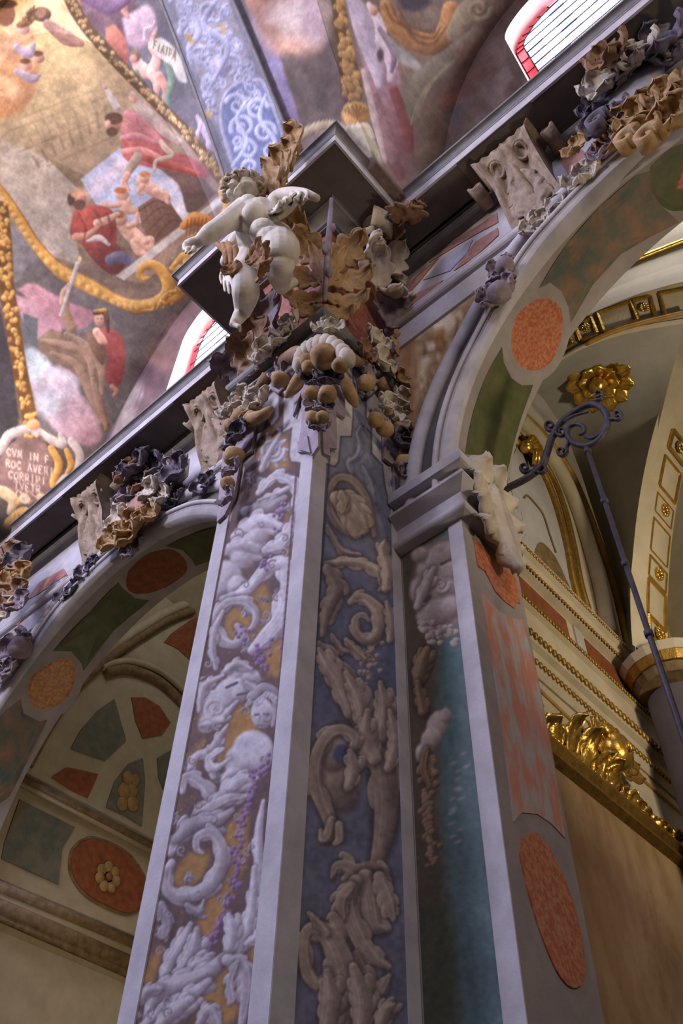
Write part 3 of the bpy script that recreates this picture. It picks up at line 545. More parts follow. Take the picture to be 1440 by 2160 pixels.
# ---- pilaster front: grey-white acanthus, putti and grapes on gold
CV_FRONT = f_ = Canvas(230, 880, 700, 2170, 1.6, (96, 74, 66))
PW = ((158, 148, 148), (198, 190, 192), (104, 86, 88)); PG = ((138, 126, 128), (176, 166, 168), (88, 70, 74)); PWB = ((176, 168, 168), (208, 202, 204), (120, 104, 108))
GB = (150, 112, 62)
def edge_l(y): return 460 - 0.201 * (y - 1095)
def edge_r(y): return 652 - 0.0785 * (y - 1095)
for P in ([(575, 900), (610, 940), (600, 1000), (560, 980), (540, 950)], [(600, 1090), (630, 1060), (625, 1190), (600, 1180)], [(500, 1260), (560, 1230), (570, 1330), (520, 1370), (470, 1330)], [(560, 1300), (608, 1270), (606, 1390), (590, 1430), (556, 1400)], [(418, 1450), (440, 1430), (450, 1480), (420, 1540)], [(480, 1510), (540, 1470), (530, 1600), (470, 1620), (450, 1580)], [(388, 1600), (430, 1560), (410, 1630), (385, 1650)], [(470, 1750), (520, 1700), (515, 1830), (470, 1930), (430, 1990), (410, 1960), (450, 1850)], [(355, 1850), (400, 1800), (440, 1800), (420, 1860), (370, 1880)], [(440, 2060), (500, 2040), (520, 2110), (470, 2165), (410, 2160)], [(540, 1960), (566, 1930), (560, 2010), (520, 2040)], [(520, 1120), (548, 1100), (546, 1160), (520, 1160)], [(300, 2060), (340, 1990), (330, 2080), (300, 2110)]): f_.poly(P, GB, 14, smooth=True)
rg_ = np.random.RandomState(2)
for k in range(420):
    x = rg_.uniform(380, 620); y = rg_.uniform(1280, 1960); f_.blob(x, y, 1.7, 1.4, (206, 170, 92), soft=1.6, al=.35)
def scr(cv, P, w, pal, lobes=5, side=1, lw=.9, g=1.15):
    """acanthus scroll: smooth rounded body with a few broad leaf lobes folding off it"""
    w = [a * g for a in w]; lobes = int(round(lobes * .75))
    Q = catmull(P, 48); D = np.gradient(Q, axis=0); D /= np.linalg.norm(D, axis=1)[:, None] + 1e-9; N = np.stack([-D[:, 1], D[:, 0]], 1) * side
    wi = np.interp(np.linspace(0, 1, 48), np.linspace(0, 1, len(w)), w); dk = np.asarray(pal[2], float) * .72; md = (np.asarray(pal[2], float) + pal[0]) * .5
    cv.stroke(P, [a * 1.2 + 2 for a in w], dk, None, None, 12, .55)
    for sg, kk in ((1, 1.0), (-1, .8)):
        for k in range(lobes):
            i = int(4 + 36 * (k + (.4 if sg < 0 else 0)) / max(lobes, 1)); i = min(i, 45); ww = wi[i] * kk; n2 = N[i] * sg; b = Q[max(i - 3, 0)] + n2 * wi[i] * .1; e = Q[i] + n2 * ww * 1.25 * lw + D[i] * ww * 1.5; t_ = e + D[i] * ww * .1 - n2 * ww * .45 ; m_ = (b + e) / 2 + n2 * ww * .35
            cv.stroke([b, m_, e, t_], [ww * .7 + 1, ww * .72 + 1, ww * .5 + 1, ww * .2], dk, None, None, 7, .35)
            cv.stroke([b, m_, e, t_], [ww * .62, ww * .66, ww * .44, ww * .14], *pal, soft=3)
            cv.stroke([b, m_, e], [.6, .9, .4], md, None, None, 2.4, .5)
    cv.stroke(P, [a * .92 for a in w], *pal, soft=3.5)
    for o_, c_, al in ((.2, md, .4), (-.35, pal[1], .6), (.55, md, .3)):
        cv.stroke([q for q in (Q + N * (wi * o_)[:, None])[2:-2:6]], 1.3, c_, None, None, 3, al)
for k in range(55):
    y = rg_.uniform(930, 2160); x = rg_.uniform(edge_l(y) + 34, edge_r(y) - 44); a = rg_.uniform(0, 6.28); r = rg_.uniform(18, 34)
    f_.leaf(x, y, x + r * math.cos(a), y + r * math.sin(a), rg_.uniform(5, 9), PG if k % 3 else ((128, 112, 116), (160, 148, 152), (84, 66, 70)), rg_.uniform(-.4, .4), 3)
# top rosette and cup
for k in range(10): f_.stroke([(574, 950), (574 + 34 * math.cos(k * .63), 950 + 36 * math.sin(k * .63))], [4, 9, 3], *PW)
f_.spiral(574, 950, 26, 0, 2.2, 4, PWB); scr(f_, [(552, 990), (562, 965), (590, 915), (586, 905)], [7, 6, 4, 2], PW, 2)
scr(f_, [(545, 1040), (580, 1005), (618, 1020), (626, 1060), (618, 1100)], [6, 8, 9, 8, 4], PWB, 5, -1); scr(f_, [(548, 1060), (575, 1050), (606, 1030)], [8, 10, 5], PW, 3)
scr(f_, [(520, 1080), (560, 1075), (600, 1050)], [12, 14, 6], PG, 4); scr(f_, [(500, 1135), (545, 1100), (590, 1110)], [14, 16, 8], PWB, 4); scr(f_, [(480, 1160), (520, 1150), (560, 1165)], [12, 16, 9], PW, 4)
scr(f_, [(560, 1160), (590, 1150), (612, 1120), (616, 1090)], [8, 11, 9, 3], PWB, 4, -1)
for x, y, a, b, g_ in ((480, 1215, 30, 34, -30), (510, 1180, 26, 18, 20), (462, 1240, 20, 26, -20), (545, 1130, 22, 16, 10), (500, 1240, 22, 26, 10)): f_.blob(x, y, a, b, *PW, ang=g_, soft=6)
scr(f_, [(470, 1265), (520, 1245), (560, 1200), (600, 1190), (612, 1235), (600, 1300), (560, 1345), (530, 1372)], [8, 10, 12, 16, 20, 22, 16, 8], PWB, 6, 1, .5)
scr(f_, [(500, 1320), (512, 1345), (490, 1360), (462, 1340), (458, 1300), (480, 1272), (515, 1270), (538, 1290), (535, 1320), (515, 1335)], [6, 8, 9, 10, 9, 9, 9, 8, 6, 3], PW, 6, -1, .7)
scr(f_, [(455, 1410), (448, 1370), (452, 1330), (470, 1290)], [5, 8, 7, 4], PW, 3)
for k in range(26): f_.blob(548 + rg_.randn() * 14, 1390 + rg_.randn() * 18, 5.5, 5, *PUR, soft=2)
for k in range(14): f_.blob(556 + rg_.randn() * 8, 1190 + rg_.randn() * 10, 4, 4, *PUR, soft=2)
for k in range(14): f_.blob(512 + rg_.randn() * 8, 1340 + rg_.randn() * 12, 4, 4, *PUR, soft=2)
for k in range(12): f_.blob(590 + rg_.randn() * 8, 1085 + rg_.randn() * 14, 4, 4, *PUR, soft=2)
for x, y, a, b, g_ in ((500, 1420, 24, 18, -30), (485, 1460, 34, 30, -30), (450, 1490, 34, 36, -40), (510, 1455, 26, 24, 20), (440, 1525, 24, 18, -30), (530, 1430, 20, 18, 0)): f_.blob(x, y, a, b, *PWB, ang=g_, soft=5)
for P in ([(470, 1420), (500, 1400), (530, 1412)], [(420, 1500), (430, 1450), (470, 1425)], [(424, 1530), (460, 1520), (500, 1480)], [(520, 1440), (540, 1460), (520, 1490)]): scr(f_, P, [5, 9, 4], PW, 4)
f_.spiral(455, 1495, 26, 60, 1.5, 6, PWB, 1); f_.stroke([(478, 1450), (500, 1440)], 3, (92, 80, 88)); f_.stroke([(500, 1466), (520, 1462)], 2.5, (92, 80, 88))
# putto bust
f_.blob(553, 1505, 24, 32, *PWB, soft=4); f_.stroke([(535, 1470), (555, 1452), (580, 1465), (584, 1500), (576, 1530)], [9, 12, 11, 9, 5], *PG)
for k in range(8): f_.spiral(540 + 6 * k, 1466 + abs(k - 4) * 4, 7, 40 * k, 1.2, 2.5, PWB)
f_.stroke([(538, 1508), (546, 1507)], 2, (92, 80, 86)); f_.stroke([(556, 1506), (566, 1507)], 2, (92, 80, 86)); f_.stroke([(549, 1510), (546, 1522)], 1.8, (140, 126, 130)); f_.stroke([(543, 1530), (553, 1530)], 1.8, (110, 92, 96))
for x, y, a, b, g_ in ((530, 1575, 40, 34, -20), (510, 1610, 36, 40, -10), (550, 1590, 26, 40, 10), (495, 1650, 30, 30, 0)): f_.blob(x, y, a, b, *PWB, ang=g_, soft=6)
scr(f_, [(450, 1640), (440, 1600), (460, 1560), (480, 1530)], [6, 9, 8, 3], PW, 4); scr(f_, [(395, 1640), (410, 1600), (430, 1590), (440, 1620)], [6, 8, 7, 3], PWB, 3); scr(f_, [(470, 1580), (440, 1600), (455, 1620), (485, 1600)], [4, 7, 7, 3], PWB, 3)
for k in range(10): f_.blob(556 + rg_.randn() * 8, 1612 + rg_.randn() * 10, 5, 5, *PUR, soft=2)
# lower scrolls
scr(f_, [(385, 1670), (392, 1640), (420, 1650), (450, 1680), (500, 1690), (530, 1670)], [6, 9, 11, 10, 9, 5], PW, 6, -1); scr(f_, [(410, 1720), (450, 1700), (500, 1650), (540, 1640)], [8, 13, 14, 6], PWB, 5)
scr(f_, [(360, 1800), (385, 1755), (430, 1715), (480, 1685), (520, 1680)], [7, 12, 12, 10, 4], PW, 6, -1); scr(f_, [(372, 1770), (410, 1740), (450, 1735), (490, 1710)], [10, 16, 15, 6], PG, 4)
scr(f_, [(362, 1820), (350, 1850), (358, 1882), (395, 1890), (440, 1870), (464, 1830), (466, 1785), (445, 1758), (418, 1766), (414, 1790), (428, 1800)], [8, 11, 13, 14, 15, 14, 12, 11, 9, 6, 3], PW, 7, 1, .6)
scr(f_, [(340, 1910), (352, 1945), (346, 1975), (330, 1972)], [9, 11, 7, 3], PG, 3); scr(f_, [(395, 1910), (420, 1925), (430, 1900)], [6, 8, 3], PG, 3)
gp = catmull([(536, 1625), (528, 1690), (508, 1740), (503, 1800), (500, 1850), (482, 1900), (462, 1950), (440, 1985), (432, 2010)], 60)
for q in gp:
    for _ in range(2): f_.blob(q[0] + rg_.randn() * 6, q[1] + rg_.randn() * 4, 5.5, 5, *PUR, soft=2)
for P, w_ in (([(520, 1995), (545, 1930), (548, 1860), (545, 1760), (555, 1690)], [7, 11, 12, 9, 4]), ([(500, 2010), (520, 1960), (532, 1900), (536, 1830)], [9, 12, 10, 5]), ([(480, 2010), (490, 1960), (482, 1930)], [10, 13, 5]), ([(520, 1990), (545, 1970), (556, 1920)], [6, 8, 3])): scr(f_, P, w_, PWB, 4)
for P, w_ in (([(340, 2075), (360, 2030), (385, 1990), (402, 1950)], [8, 14, 15, 6]), ([(360, 2085), (390, 2040), (410, 2000), (415, 1960)], [9, 15, 14, 6]), ([(390, 2080), (420, 2040), (450, 2030)], [12, 18, 10]), ([(310, 2150), (330, 2100), (370, 2080), (430, 2060), (470, 2020)], [9, 16, 20, 18, 10]), ([(300, 2165), (340, 2140), (390, 2110), (440, 2070)], [8, 14, 16, 8]), ([(290, 2120), (310, 2090), (340, 2085)], [5, 9, 6]), ([(330, 2170), (370, 2130), (400, 2110)], [10, 16, 10]), ([(480, 2025), (515, 2040), (520, 2090), (510, 2160)], [12, 14, 12, 8]), ([(500, 2030), (485, 2070), (490, 2110), (482, 2100)], [5, 8, 6, 3]), ([(420, 2160), (440, 2130), (460, 2160)], [8, 12, 8])): scr(f_, P, w_, PW, 5)
for k in range(30): # short filler curls on the dark ground
    y = rg_.uniform(1100, 2150); x = rg_.uniform(edge_l(y) + 30, edge_r(y) - 45)
    f_.spiral(x, y, rg_.uniform(7, 12), rg_.uniform(0, 360), 1.1, 2.6, PG, rg_.choice([-1, 1]))
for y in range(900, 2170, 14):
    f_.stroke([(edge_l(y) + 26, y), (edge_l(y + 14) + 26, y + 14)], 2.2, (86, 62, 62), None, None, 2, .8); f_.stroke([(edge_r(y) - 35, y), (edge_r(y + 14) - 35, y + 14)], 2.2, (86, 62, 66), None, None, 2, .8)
PLC = (180, 174, 174)
ftop = [(632, 976), (613, 974), (609, 960), (615, 903), (595, 914), (597, 868), (586, 885), (572, 900), (563, 885), (542, 939), (537, 963), (517, 981), (515, 1006), (505, 1034), (486, 1100)]
f_.poly([(225, 860), (720, 860), (720, 976)] + ftop + [(225, 1100)], PLC, 2)
for a, b in zip(ftop[:-1], ftop[1:]): f_.stroke([a, b], 1.6, (92, 68, 66), None, None, 2, .8)
f_.mottle(30, .06, 3); f_.mottle(8, .06, 4)

# ---- pilaster side: stone-coloured acanthus on slate blue
CV_SIDE = s_ = Canvas(540, 880, 900, 2170, 1.6, (116, 117, 138))
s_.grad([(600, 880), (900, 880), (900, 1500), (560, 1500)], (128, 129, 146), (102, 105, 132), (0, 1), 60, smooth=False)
SG = ((170, 153, 145), (212, 198, 188), (96, 82, 84)); SGD = ((148, 131, 126), (186, 170, 162), (84, 71, 74)); SBL = ((128, 130, 150), (164, 164, 180), (84, 84, 108))
scr(s_, [(742, 1000), (735, 975), (750, 965), (760, 940), (754, 915), (760, 900)], [4, 5, 5, 5, 4, 2], SBL, 3); scr(s_, [(765, 985), (780, 1020), (790, 1060)], [3, 5, 3], SBL, 4)
scr(s_, [(790, 1130), (775, 1060), (745, 1015), (712, 1010), (695, 1045), (702, 1090), (730, 1120), (760, 1130)], [5, 7, 8, 8, 8, 8, 7, 4], SGD, 0); scr(s_, [(710, 1050), (730, 1060), (755, 1090), (770, 1120)], [14, 20, 18, 8], SG, 5)
scr(s_, [(720, 1040), (726, 1060), (722, 1080)], [6, 9, 5], SG, 3); scr(s_, [(690, 1110), (720, 1160), (760, 1170)], [4, 6, 3], SGD, 3)
scr(s_, [(690, 1190), (740, 1185), (790, 1200), (815, 1230), (800, 1245)], [7, 9, 9, 8, 4], SG, 5); scr(s_, [(815, 1240), (820, 1200), (806, 1160), (812, 1140)], [10, 13, 9, 3], SG, 4); scr(s_, [(690, 1200), (710, 1240), (690, 1290), (680, 1340)], [10, 14, 12, 5], SGD, 5, -1)
scr(s_, [(740, 1270), (760, 1260), (790, 1280), (800, 1320), (782, 1350), (756, 1340), (748, 1310), (765, 1296), (778, 1310)], [7, 10, 12, 12, 11, 9, 7, 5, 3], SG, 6, -1, .6); scr(s_, [(822, 1350), (826, 1310), (815, 1270)], [7, 10, 4], SG, 4)
for k in range(34): s_.blob(782 + rg_.randn() * 12, 1395 + rg_.randn() * 16, 5.5, 5, *SG, soft=2)
scr(s_, [(730, 1350), (750, 1372), (770, 1390)], [5, 8, 4], SG, 4); scr(s_, [(700, 1340), (720, 1370), (735, 1375)], [4, 6, 3], SGD, 3)
# the long central stem with great leaves
scr(s_, [(672, 1360), (700, 1390), (730, 1440), (760, 1500), (790, 1560), (812, 1640), (812, 1740), (795, 1820)], [8, 12, 15, 18, 24, 26, 22, 14], SGD, 7, -1, .9)
for P, w_ in (([(740, 1500), (715, 1440), (690, 1400), (672, 1370)], [16, 16, 12, 5]), ([(770, 1540), (760, 1480), (730, 1420)], [15, 15, 6]), ([(800, 1560), (812, 1500), (802, 1440)], [14, 16, 5]), ([(820, 1620), (834, 1560), (822, 1500)], [10, 12, 5]), ([(790, 1600), (770, 1560), (775, 1500)], [14, 16, 6])): scr(s_, P, w_, SG, 5)
s_.blob(710, 1640, 48, 78, *SG, ang=-14, soft=10); s_.blob(700, 1590, 34, 40, *SG, ang=-10, soft=8)
scr(s_, [(735, 1590), (750, 1560), (720, 1540), (690, 1555), (668, 1600), (666, 1660), (690, 1715), (700, 1760), (690, 1775)], [8, 10, 12, 13, 14, 14, 14, 10, 5], SG, 4, 1, .7)
s_.blob(722, 1590, 20, 20, (92, 96, 132), soft=8); s_.blob(735, 1600, 12, 18, (86, 92, 132), soft=8); scr(s_, [(735, 1660), (745, 1620), (738, 1585)], [10, 14, 6], SG, 3)
scr(s_, [(700, 1730), (690, 1762), (680, 1770), (676, 1752)], [8, 10, 8, 4], SG, 0); scr(s_, [(715, 1740), (716, 1770), (706, 1780)], [8, 9, 5], SG, 0)
scr(s_, [(815, 1860), (790, 1840), (760, 1850), (735, 1830), (710, 1828), (700, 1850)], [12, 16, 18, 14, 9, 4], SG, 4); s_.blob(780, 1840, 30, 24, *SGD, soft=6)
for P, w_ in (([(770, 1850), (780, 1900), (790, 1950), (815, 1960)], [16, 20, 18, 7]), ([(750, 1860), (735, 1910), (760, 1980), (790, 2020), (820, 2040)], [14, 18, 18, 14, 6]), ([(800, 1850), (820, 1900), (830, 1940)], [12, 14, 5]), ([(740, 1870), (720, 1900), (724, 1940)], [10, 13, 5]), ([(820, 2060), (800, 2090), (770, 2060), (750, 2010)], [6, 12, 13, 6])): scr(s_, P, w_, SG, 4)
for P, w_ in (([(720, 2170), (730, 2090), (715, 2020), (690, 1970), (655, 1960), (642, 1990), (648, 2050), (672, 2080), (680, 2060)], [22, 28, 26, 20, 13, 12, 13, 11, 5]), ([(690, 2170), (700, 2110), (690, 2050)], [18, 20, 8]), ([(650, 1925), (665, 1940), (690, 1970)], [3, 6, 8]), ([(760, 2170), (765, 2110), (745, 2040)], [16, 20, 9]), ([(800, 2170), (815, 2130), (830, 2120)], [12, 14, 6])): scr(s_, P, w_, SG, 4)
stop_ = [(686, 978), (706, 984), (714, 974), (719, 921), (741, 921), (746, 864), (760, 868), (783, 893), (783, 956), (806, 981), (812, 1030), (835, 1110)]
s_.poly([(530, 978)] + stop_ + [(905, 1110), (905, 870), (530, 870)], PLC, 2)
for a, b in zip(stop_[:-1], stop_[1:]): s_.stroke([a, b], 1.6, (70, 64, 78), None, None, 2, .8)
s_.mottle(40, .07, 3); s_.mottle(9, .07, 6)
for y in range(900, 2170, 14):
    xl = 660 - .0767 * (y - 973) + 34 + (y - 973) * .006; s_.stroke([(xl, y), (xl - 1, y + 14)], 2, (70, 66, 84), None, None, 2, .8)

# ---- pier front: bulbous masks over teal ground
CV_PIER = p_ = Canvas(840, 1080, 1060, 2170, 1.6, (96, 122, 120))
p_.grad([(980, 1080), (1060, 1080), (1060, 2170), (940, 2170)], (116, 132, 126), (92, 112, 114), (0, 1), 30, smooth=False)
p_.poly([(840, 1080), (930, 1080), (925, 1400), (928, 1700), (948, 1950), (965, 2170), (840, 2170)], (92, 80, 66), 34)
p_.poly([(840, 1900), (945, 1900), (968, 2170), (840, 2170)], (78, 82, 66), 40, .8)
PM = ((176, 158, 148), (218, 204, 196), (104, 84, 74)); PB = ((128, 104, 80), (176, 150, 120), (70, 52, 38))
p_.poly([(880, 1160), (920, 1135), (975, 1125), (968, 1180), (960, 1210), (972, 1225), (965, 1330), (930, 1350), (890, 1320), (868, 1240)], (134, 116, 106), 14)
for x, y, a, b, g_ in ((930, 1170, 34, 24, -30), (905, 1200, 26, 26, 0), (945, 1205, 26, 22, -20), (890, 1250, 26, 34, -10), (935, 1240, 30, 18, -20), (925, 1290, 32, 28, -20), (900, 1300, 22, 26, 0), (950, 1280, 20, 24, 0), (885, 1170, 18, 18, 0), (960, 1150, 14, 20, 20)): p_.blob(x, y, a, b, *PM, ang=g_, soft=8, al=.9)
p_.spiral(928, 1232, 20, 0, 1.6, 5, PM); scr(p_, [(880, 1280), (900, 1230), (915, 1200)], [8, 11, 6], PM, 3); p_.stroke([(896, 1268), (906, 1258)], 4, (92, 72, 62)); p_.stroke([(930, 1190), (950, 1180)], 3, (100, 82, 74))
for k in range(40): q = (rg_.uniform(884, 965), rg_.uniform(1310, 1360)); p_.blob(q[0], q[1], rg_.uniform(5, 9), rg_.uniform(4, 7), *PM, soft=2)
scr(p_, [(880, 1440), (890, 1400), (900, 1370)], [10, 14, 7], PB, 4); scr(p_, [(892, 1500), (880, 1440)], [10, 6], PB, 3)
for x, y, a, b, g_ in ((922, 1530, 22, 32, 20), (908, 1560, 20, 26, 20), (890, 1590, 14, 22, 0), (940, 1510, 12, 16, 0)): p_.blob(x, y, a, b, *PM, ang=g_, soft=5)
for k in range(60):
    t = k / 60; y = 1600 + 230 * t; x = 908 + 6 * math.sin(t * 9) - 6 * t + rg_.randn() * 9; p_.blob(x, y, 9 - 3 * t, 8 - 3 * t, *PB, soft=2)
scr(p_, [(900, 1580), (893, 1620), (905, 1660)], [5, 8, 4], PB, 3)
for k in range(16): p_.blob(960 + rg_.randn() * 10, 1590 + k * 13 + rg_.randn() * 4, 7, 3, (168, 160, 162), soft=4, al=.7, ang=-20)
p_.mottle(60, .1, 3, 0, 2); p_.mottle(10, .06, 4)

# ---- spandrels
CV_SPAN = n_ = Canvas(-20, 540, 1100, 1500, 2, (168, 150, 130))
n_.poly([(840, 540), (1010, 600), (1000, 660), (960, 720), (910, 830), (890, 960), (850, 960)], (176, 146, 104), 8)
SP = ((196, 172, 134), (232, 216, 188), (116, 84, 50)); SPB = ((160, 122, 76), (196, 162, 116), (92, 60, 34))
for P, w_ in (([(870, 790), (885, 740), (910, 700), (950, 670), (985, 640)], [7, 9, 10, 8, 4]), ([(880, 830), (900, 770), (925, 730)], [6, 9, 4]), ([(870, 720), (895, 700), (910, 690)], [5, 7, 3]), ([(940, 650), (965, 638), (992, 630)], [5, 8, 4]), ([(905, 700), (930, 690), (950, 690), (958, 680)], [5, 9, 8, 4]), ([(900, 740), (930, 720), (955, 700)], [4, 8, 5]), ([(875, 870), (885, 830), (900, 800)], [4, 6, 3])): scr(n_, P, w_, SP, 4, g=1.5)
n_.spiral(925, 710, 18, 0, 1.5, 4, SPB); n_.spiral(965, 655, 13, 0, 1.4, 4, SP); n_.blob(925, 712, 10, 8, (140, 100, 54), soft=5)
n_.poly([(845, 700), (880, 690), (885, 800), (880, 960), (848, 960)], (146, 108, 66), 20, .7)
n_.mottle(25, .08, 3)
# ------------------------------------------------------------------ main measures
XL, XC, YP, YW = -4.36, -3.17, 3.0, 4.16          # pilaster: left edge, right edge, front plane; wall plane
X2L, X2R = -13.7, -12.5                            # next pilaster down the nave
AR = (0.67, 6.05, 3.17); AL = (-7.85, 5.89, 3.02)  # arches: centre x, springing z, radius
YB = 4.97                                          # back of the arch soffits
ZT = 11.0
def struct(o, label=None):
    o['kind'] = 'structure'
    if label: o['label'] = label
    return o

# ------------------------------------------------------------------ vault
def T_(y):
    u = 2.75 - y if y > -2.2 else 2.75 - (-4.4 - y)
    return 10.9 + 2.12 * u - 0.08 * u * u if u > 0 else 10.9 + 6 * u
def L_(x, xc, ea, eb):
    d = (x - xc) / (ea if x > xc else eb)
    return 11.0 + 7.6 * math.sqrt(1 - d * d) if abs(d) < 1 else 10.5
LBAY = (-7.85, 3.2, 2.87); RBAY = (0.67, 2.87, 2.87)
def zv(x, y):
    b = LBAY if x < -3.77 else RBAY
    return max(T_(y), L_(x, *b), 10.85)
def web(name, xs, ys, canvas, parent, gain):
    V = np.array([(x, y, zv(x, y)) for y in ys for x in xs]); nx = len(xs)
    F = [(j * nx + i, j * nx + i + 1, (j + 1) * nx + i + 1, (j + 1) * nx + i) for j in range(len(ys) - 1) for i in range(nx - 1)]
    return mesh_obj(name, V, F, 'fresco', parent, True, canvas.sample(to_px(V)) * gain)
ceil = thing('ceiling', 'frescoed rib vault of the nave', None, (-4, -2, 18), kind='structure')
def sinspan(xc, e0, e1, n0, n1):
    a = [xc - e0 * math.sin(PI / 2 * (1 - i / n0)) for i in range(n0)]; b = [xc + e1 * math.sin(PI / 2 * i / n1) for i in range(n1 + 1)]
    return a + b
ysf = list(np.linspace(4.16, -2.7, 330)) + list(np.linspace(-2.9, -8.6, 24))
xsl = list(np.linspace(-12.45, -10.75, 14)) + sinspan(-7.85, 2.87, 3.2, 300, 230) + list(np.linspace(-4.62, -3.77, 34))
xsr = list(np.linspace(-3.77, -2.22, 62)) + sinspan(0.67, 2.87, 2.87, 190, 40) + list(np.linspace(3.7, 5.2, 5))
web('vault_web', xsl, ysf, CV_VAULT, ceil, 1.0)
web('vault_web', xsr, ysf, CV_VAULT, ceil, 1.0)
# transverse rib: a band projecting below the webs
def rib(u, v):
    # u across, v along (0 foot .. 1 crown and beyond)
    y = 2.74 - v * 5.4; x = -4.27 + 1.15 * u
    return (x, y - 0.06, T_(y) - 0.09 if y < 2.75 else T_(y))
painted('transverse_rib', rib, 60, 300, CV_VAULT, ceil)
for xx in (-4.27, -3.12):
    P = [(xx, 2.72 - 5.4 * k / 60 - 0.05, T_(2.72 - 5.4 * k / 60) - 0.09) for k in range(61)]
    Acc().add(*tube(P, 0.03, 8)).build('rib_edge', 'cornice_grey', ceil)

# ------------------------------------------------------------------ lunette walls and windows
def lunette(name, bay, x0, x1, win, n):
    wx, wz, wr = win; V = []; F = []; nz = 70
    xs = sorted(set(list(np.linspace(x0, x1, n)) + [wx - wr + 1e-3, wx - wr - 1e-3, wx + wr - 1e-3, wx + wr + 1e-3]))
    for x in xs:
        zt = max(L_(x, *bay), 10.9) + 0.06; zb = 10.7
        if abs(x - wx) < wr: zb = wz + math.sqrt(wr * wr - (x - wx) ** 2)
        for k in range(nz + 1): V.append((x, YW, zb + (zt - zb) * k / nz))
    for i in range(len(xs) - 1):
        for k in range(nz):
            a = i * (nz + 1) + k; F.append((a, a + nz + 1, a + nz + 2, a + 1))
    V = np.array(V)
    return mesh_obj(name, V, F, 'fresco', None, False, CV_VAULT.sample(to_px(V)))
WL = (-7.5, 15.9, 1.07); WR = (0.67, 16.75, 1.07)
struct(lunette('wall_clerestory', LBAY, -10.75, -4.62, WL, 220), 'frescoed lunette wall with ruin landscape around arched window')
struct(lunette('wall_clerestory', RBAY, -2.22, 3.56, WR, 220), 'frescoed lunette wall in dark brown tones around arched window')
def window(n, win, label):
    wx, wz, wr = win; y0, y1 = YW, YW + 0.34; g = wr - 0.02
    t = thing('window_%d' % n, label, None, (wx, y1, 11.2), kind='structure')
    pth = [(wx - wr, 10.8)] + [(wx - wr * math.cos(PI * k / 40), wz + wr * math.sin(PI * k / 40)) for k in range(41)] + [(wx + wr, 10.8)]
    V = []; F = []
    for (x, z) in pth: V += [(x, y0, z), (x, y0 + 0.02, z), (x + 0.05 * (1 if x < wx else -1) * 0, y1, z)]
    for i in range(len(pth) - 1):
        for k in range(2): F.append((i * 3 + k, i * 3 + k + 1, i * 3 + k + 4, i * 3 + k + 3))
    mesh_obj('reveal', V, F, 'reveal_white', t)
    def half(z): return g if z < wz else (math.sqrt(max(0, g * g - (z - wz) ** 2)))
    bw = 0.15; rg = random.Random(n)
    # red border panes following jamb and arch
    outer = [(wx - g, 11.0 + (wz - 11.0) * k / 9) for k in range(9)] + [(wx - g * math.cos(PI * k / 14), wz + g * math.sin(PI * k / 14)) for k in range(15)] + [(wx + g, wz - (wz - 11.0) * k / 9) for k in range(1, 10)]
    def inn(p):
        x, z = p
        if z <= wz: return (x + bw * (1 if x < wx else -1), z)
        d = math.hypot(x - wx, z - wz); k = (d - bw) / d; return (wx + (x - wx) * k, wz + (z - wz) * k)
    for a, b in zip(outer[:-1], outer[1:]):
        Q = [a, b, inn(b), inn(a)]
        mesh_obj('border_pane', *extrude_poly([(x, y1, z) for x, z in Q], (0, -1, 0), 0.012), 'glass_red' if rg.random() < 0.8 else 'glass_pink', t, False)
        e = Acc(); e.add(*tube([(a[0], y1 - 0.02, a[1]), (inn(a)[0], y1 - 0.02, inn(a)[1])], 0.012, 5)); e.add(*tube([(inn(a)[0], y1 - 0.02, inn(a)[1]), (inn(b)[0], y1 - 0.02, inn(b)[1])], 0.014, 5)); e.build('lead_came', 'lead', t)
    gi = g - bw; cols = 6; rows = 16; ztop = wz + gi
    def hi_(x, z): return z <= wz + math.sqrt(max(0, gi * gi - (x - wx) ** 2)) if abs(x - wx) <= gi else False
    for j in range(rows):
        za = 11.0 + (ztop - 11.0) * j / rows; zb = 11.0 + (ztop - 11.0) * (j + 1) / rows
        for i in range(cols):
            xa = wx - gi + 2 * gi * i / cols; xb = wx - gi + 2 * gi * (i + 1) / cols
            top = [(x, min(zb, wz + math.sqrt(max(0, gi * gi - (x - wx) ** 2)))) for x in np.linspace(xa, xb, 5)]
            if max(z for _, z in top) <= za + 0.02: continue
            Q = [(xa, za)] + [(x, max(z, za + 0.005)) for x, z in top] + [(xb, za)]
            r = rg.random(); m_ = 'glass_blue' if r < 0.1 else ('glass_pink' if r < 0.15 else 'glass_white')
            mesh_obj('pane', *extrude_poly([(x, y1, z) for x, z in Q], (0, -1, 0), 0.012), m_, t, False)
        hw = gi if zb < wz else math.sqrt(max(0, gi * gi - (zb - wz) ** 2))
        if hw > 0.05: Acc().add(*tube([(wx - hw, y1 - 0.02, zb), (wx + hw, y1 - 0.02, zb)], 0.013, 5)).build('saddle_bar', 'lead', t)
    return t
window(1, WL, 'arched stained glass window with red border behind the cherub')
window(2, WR, 'arched stained glass window with red border above the dark cornice')

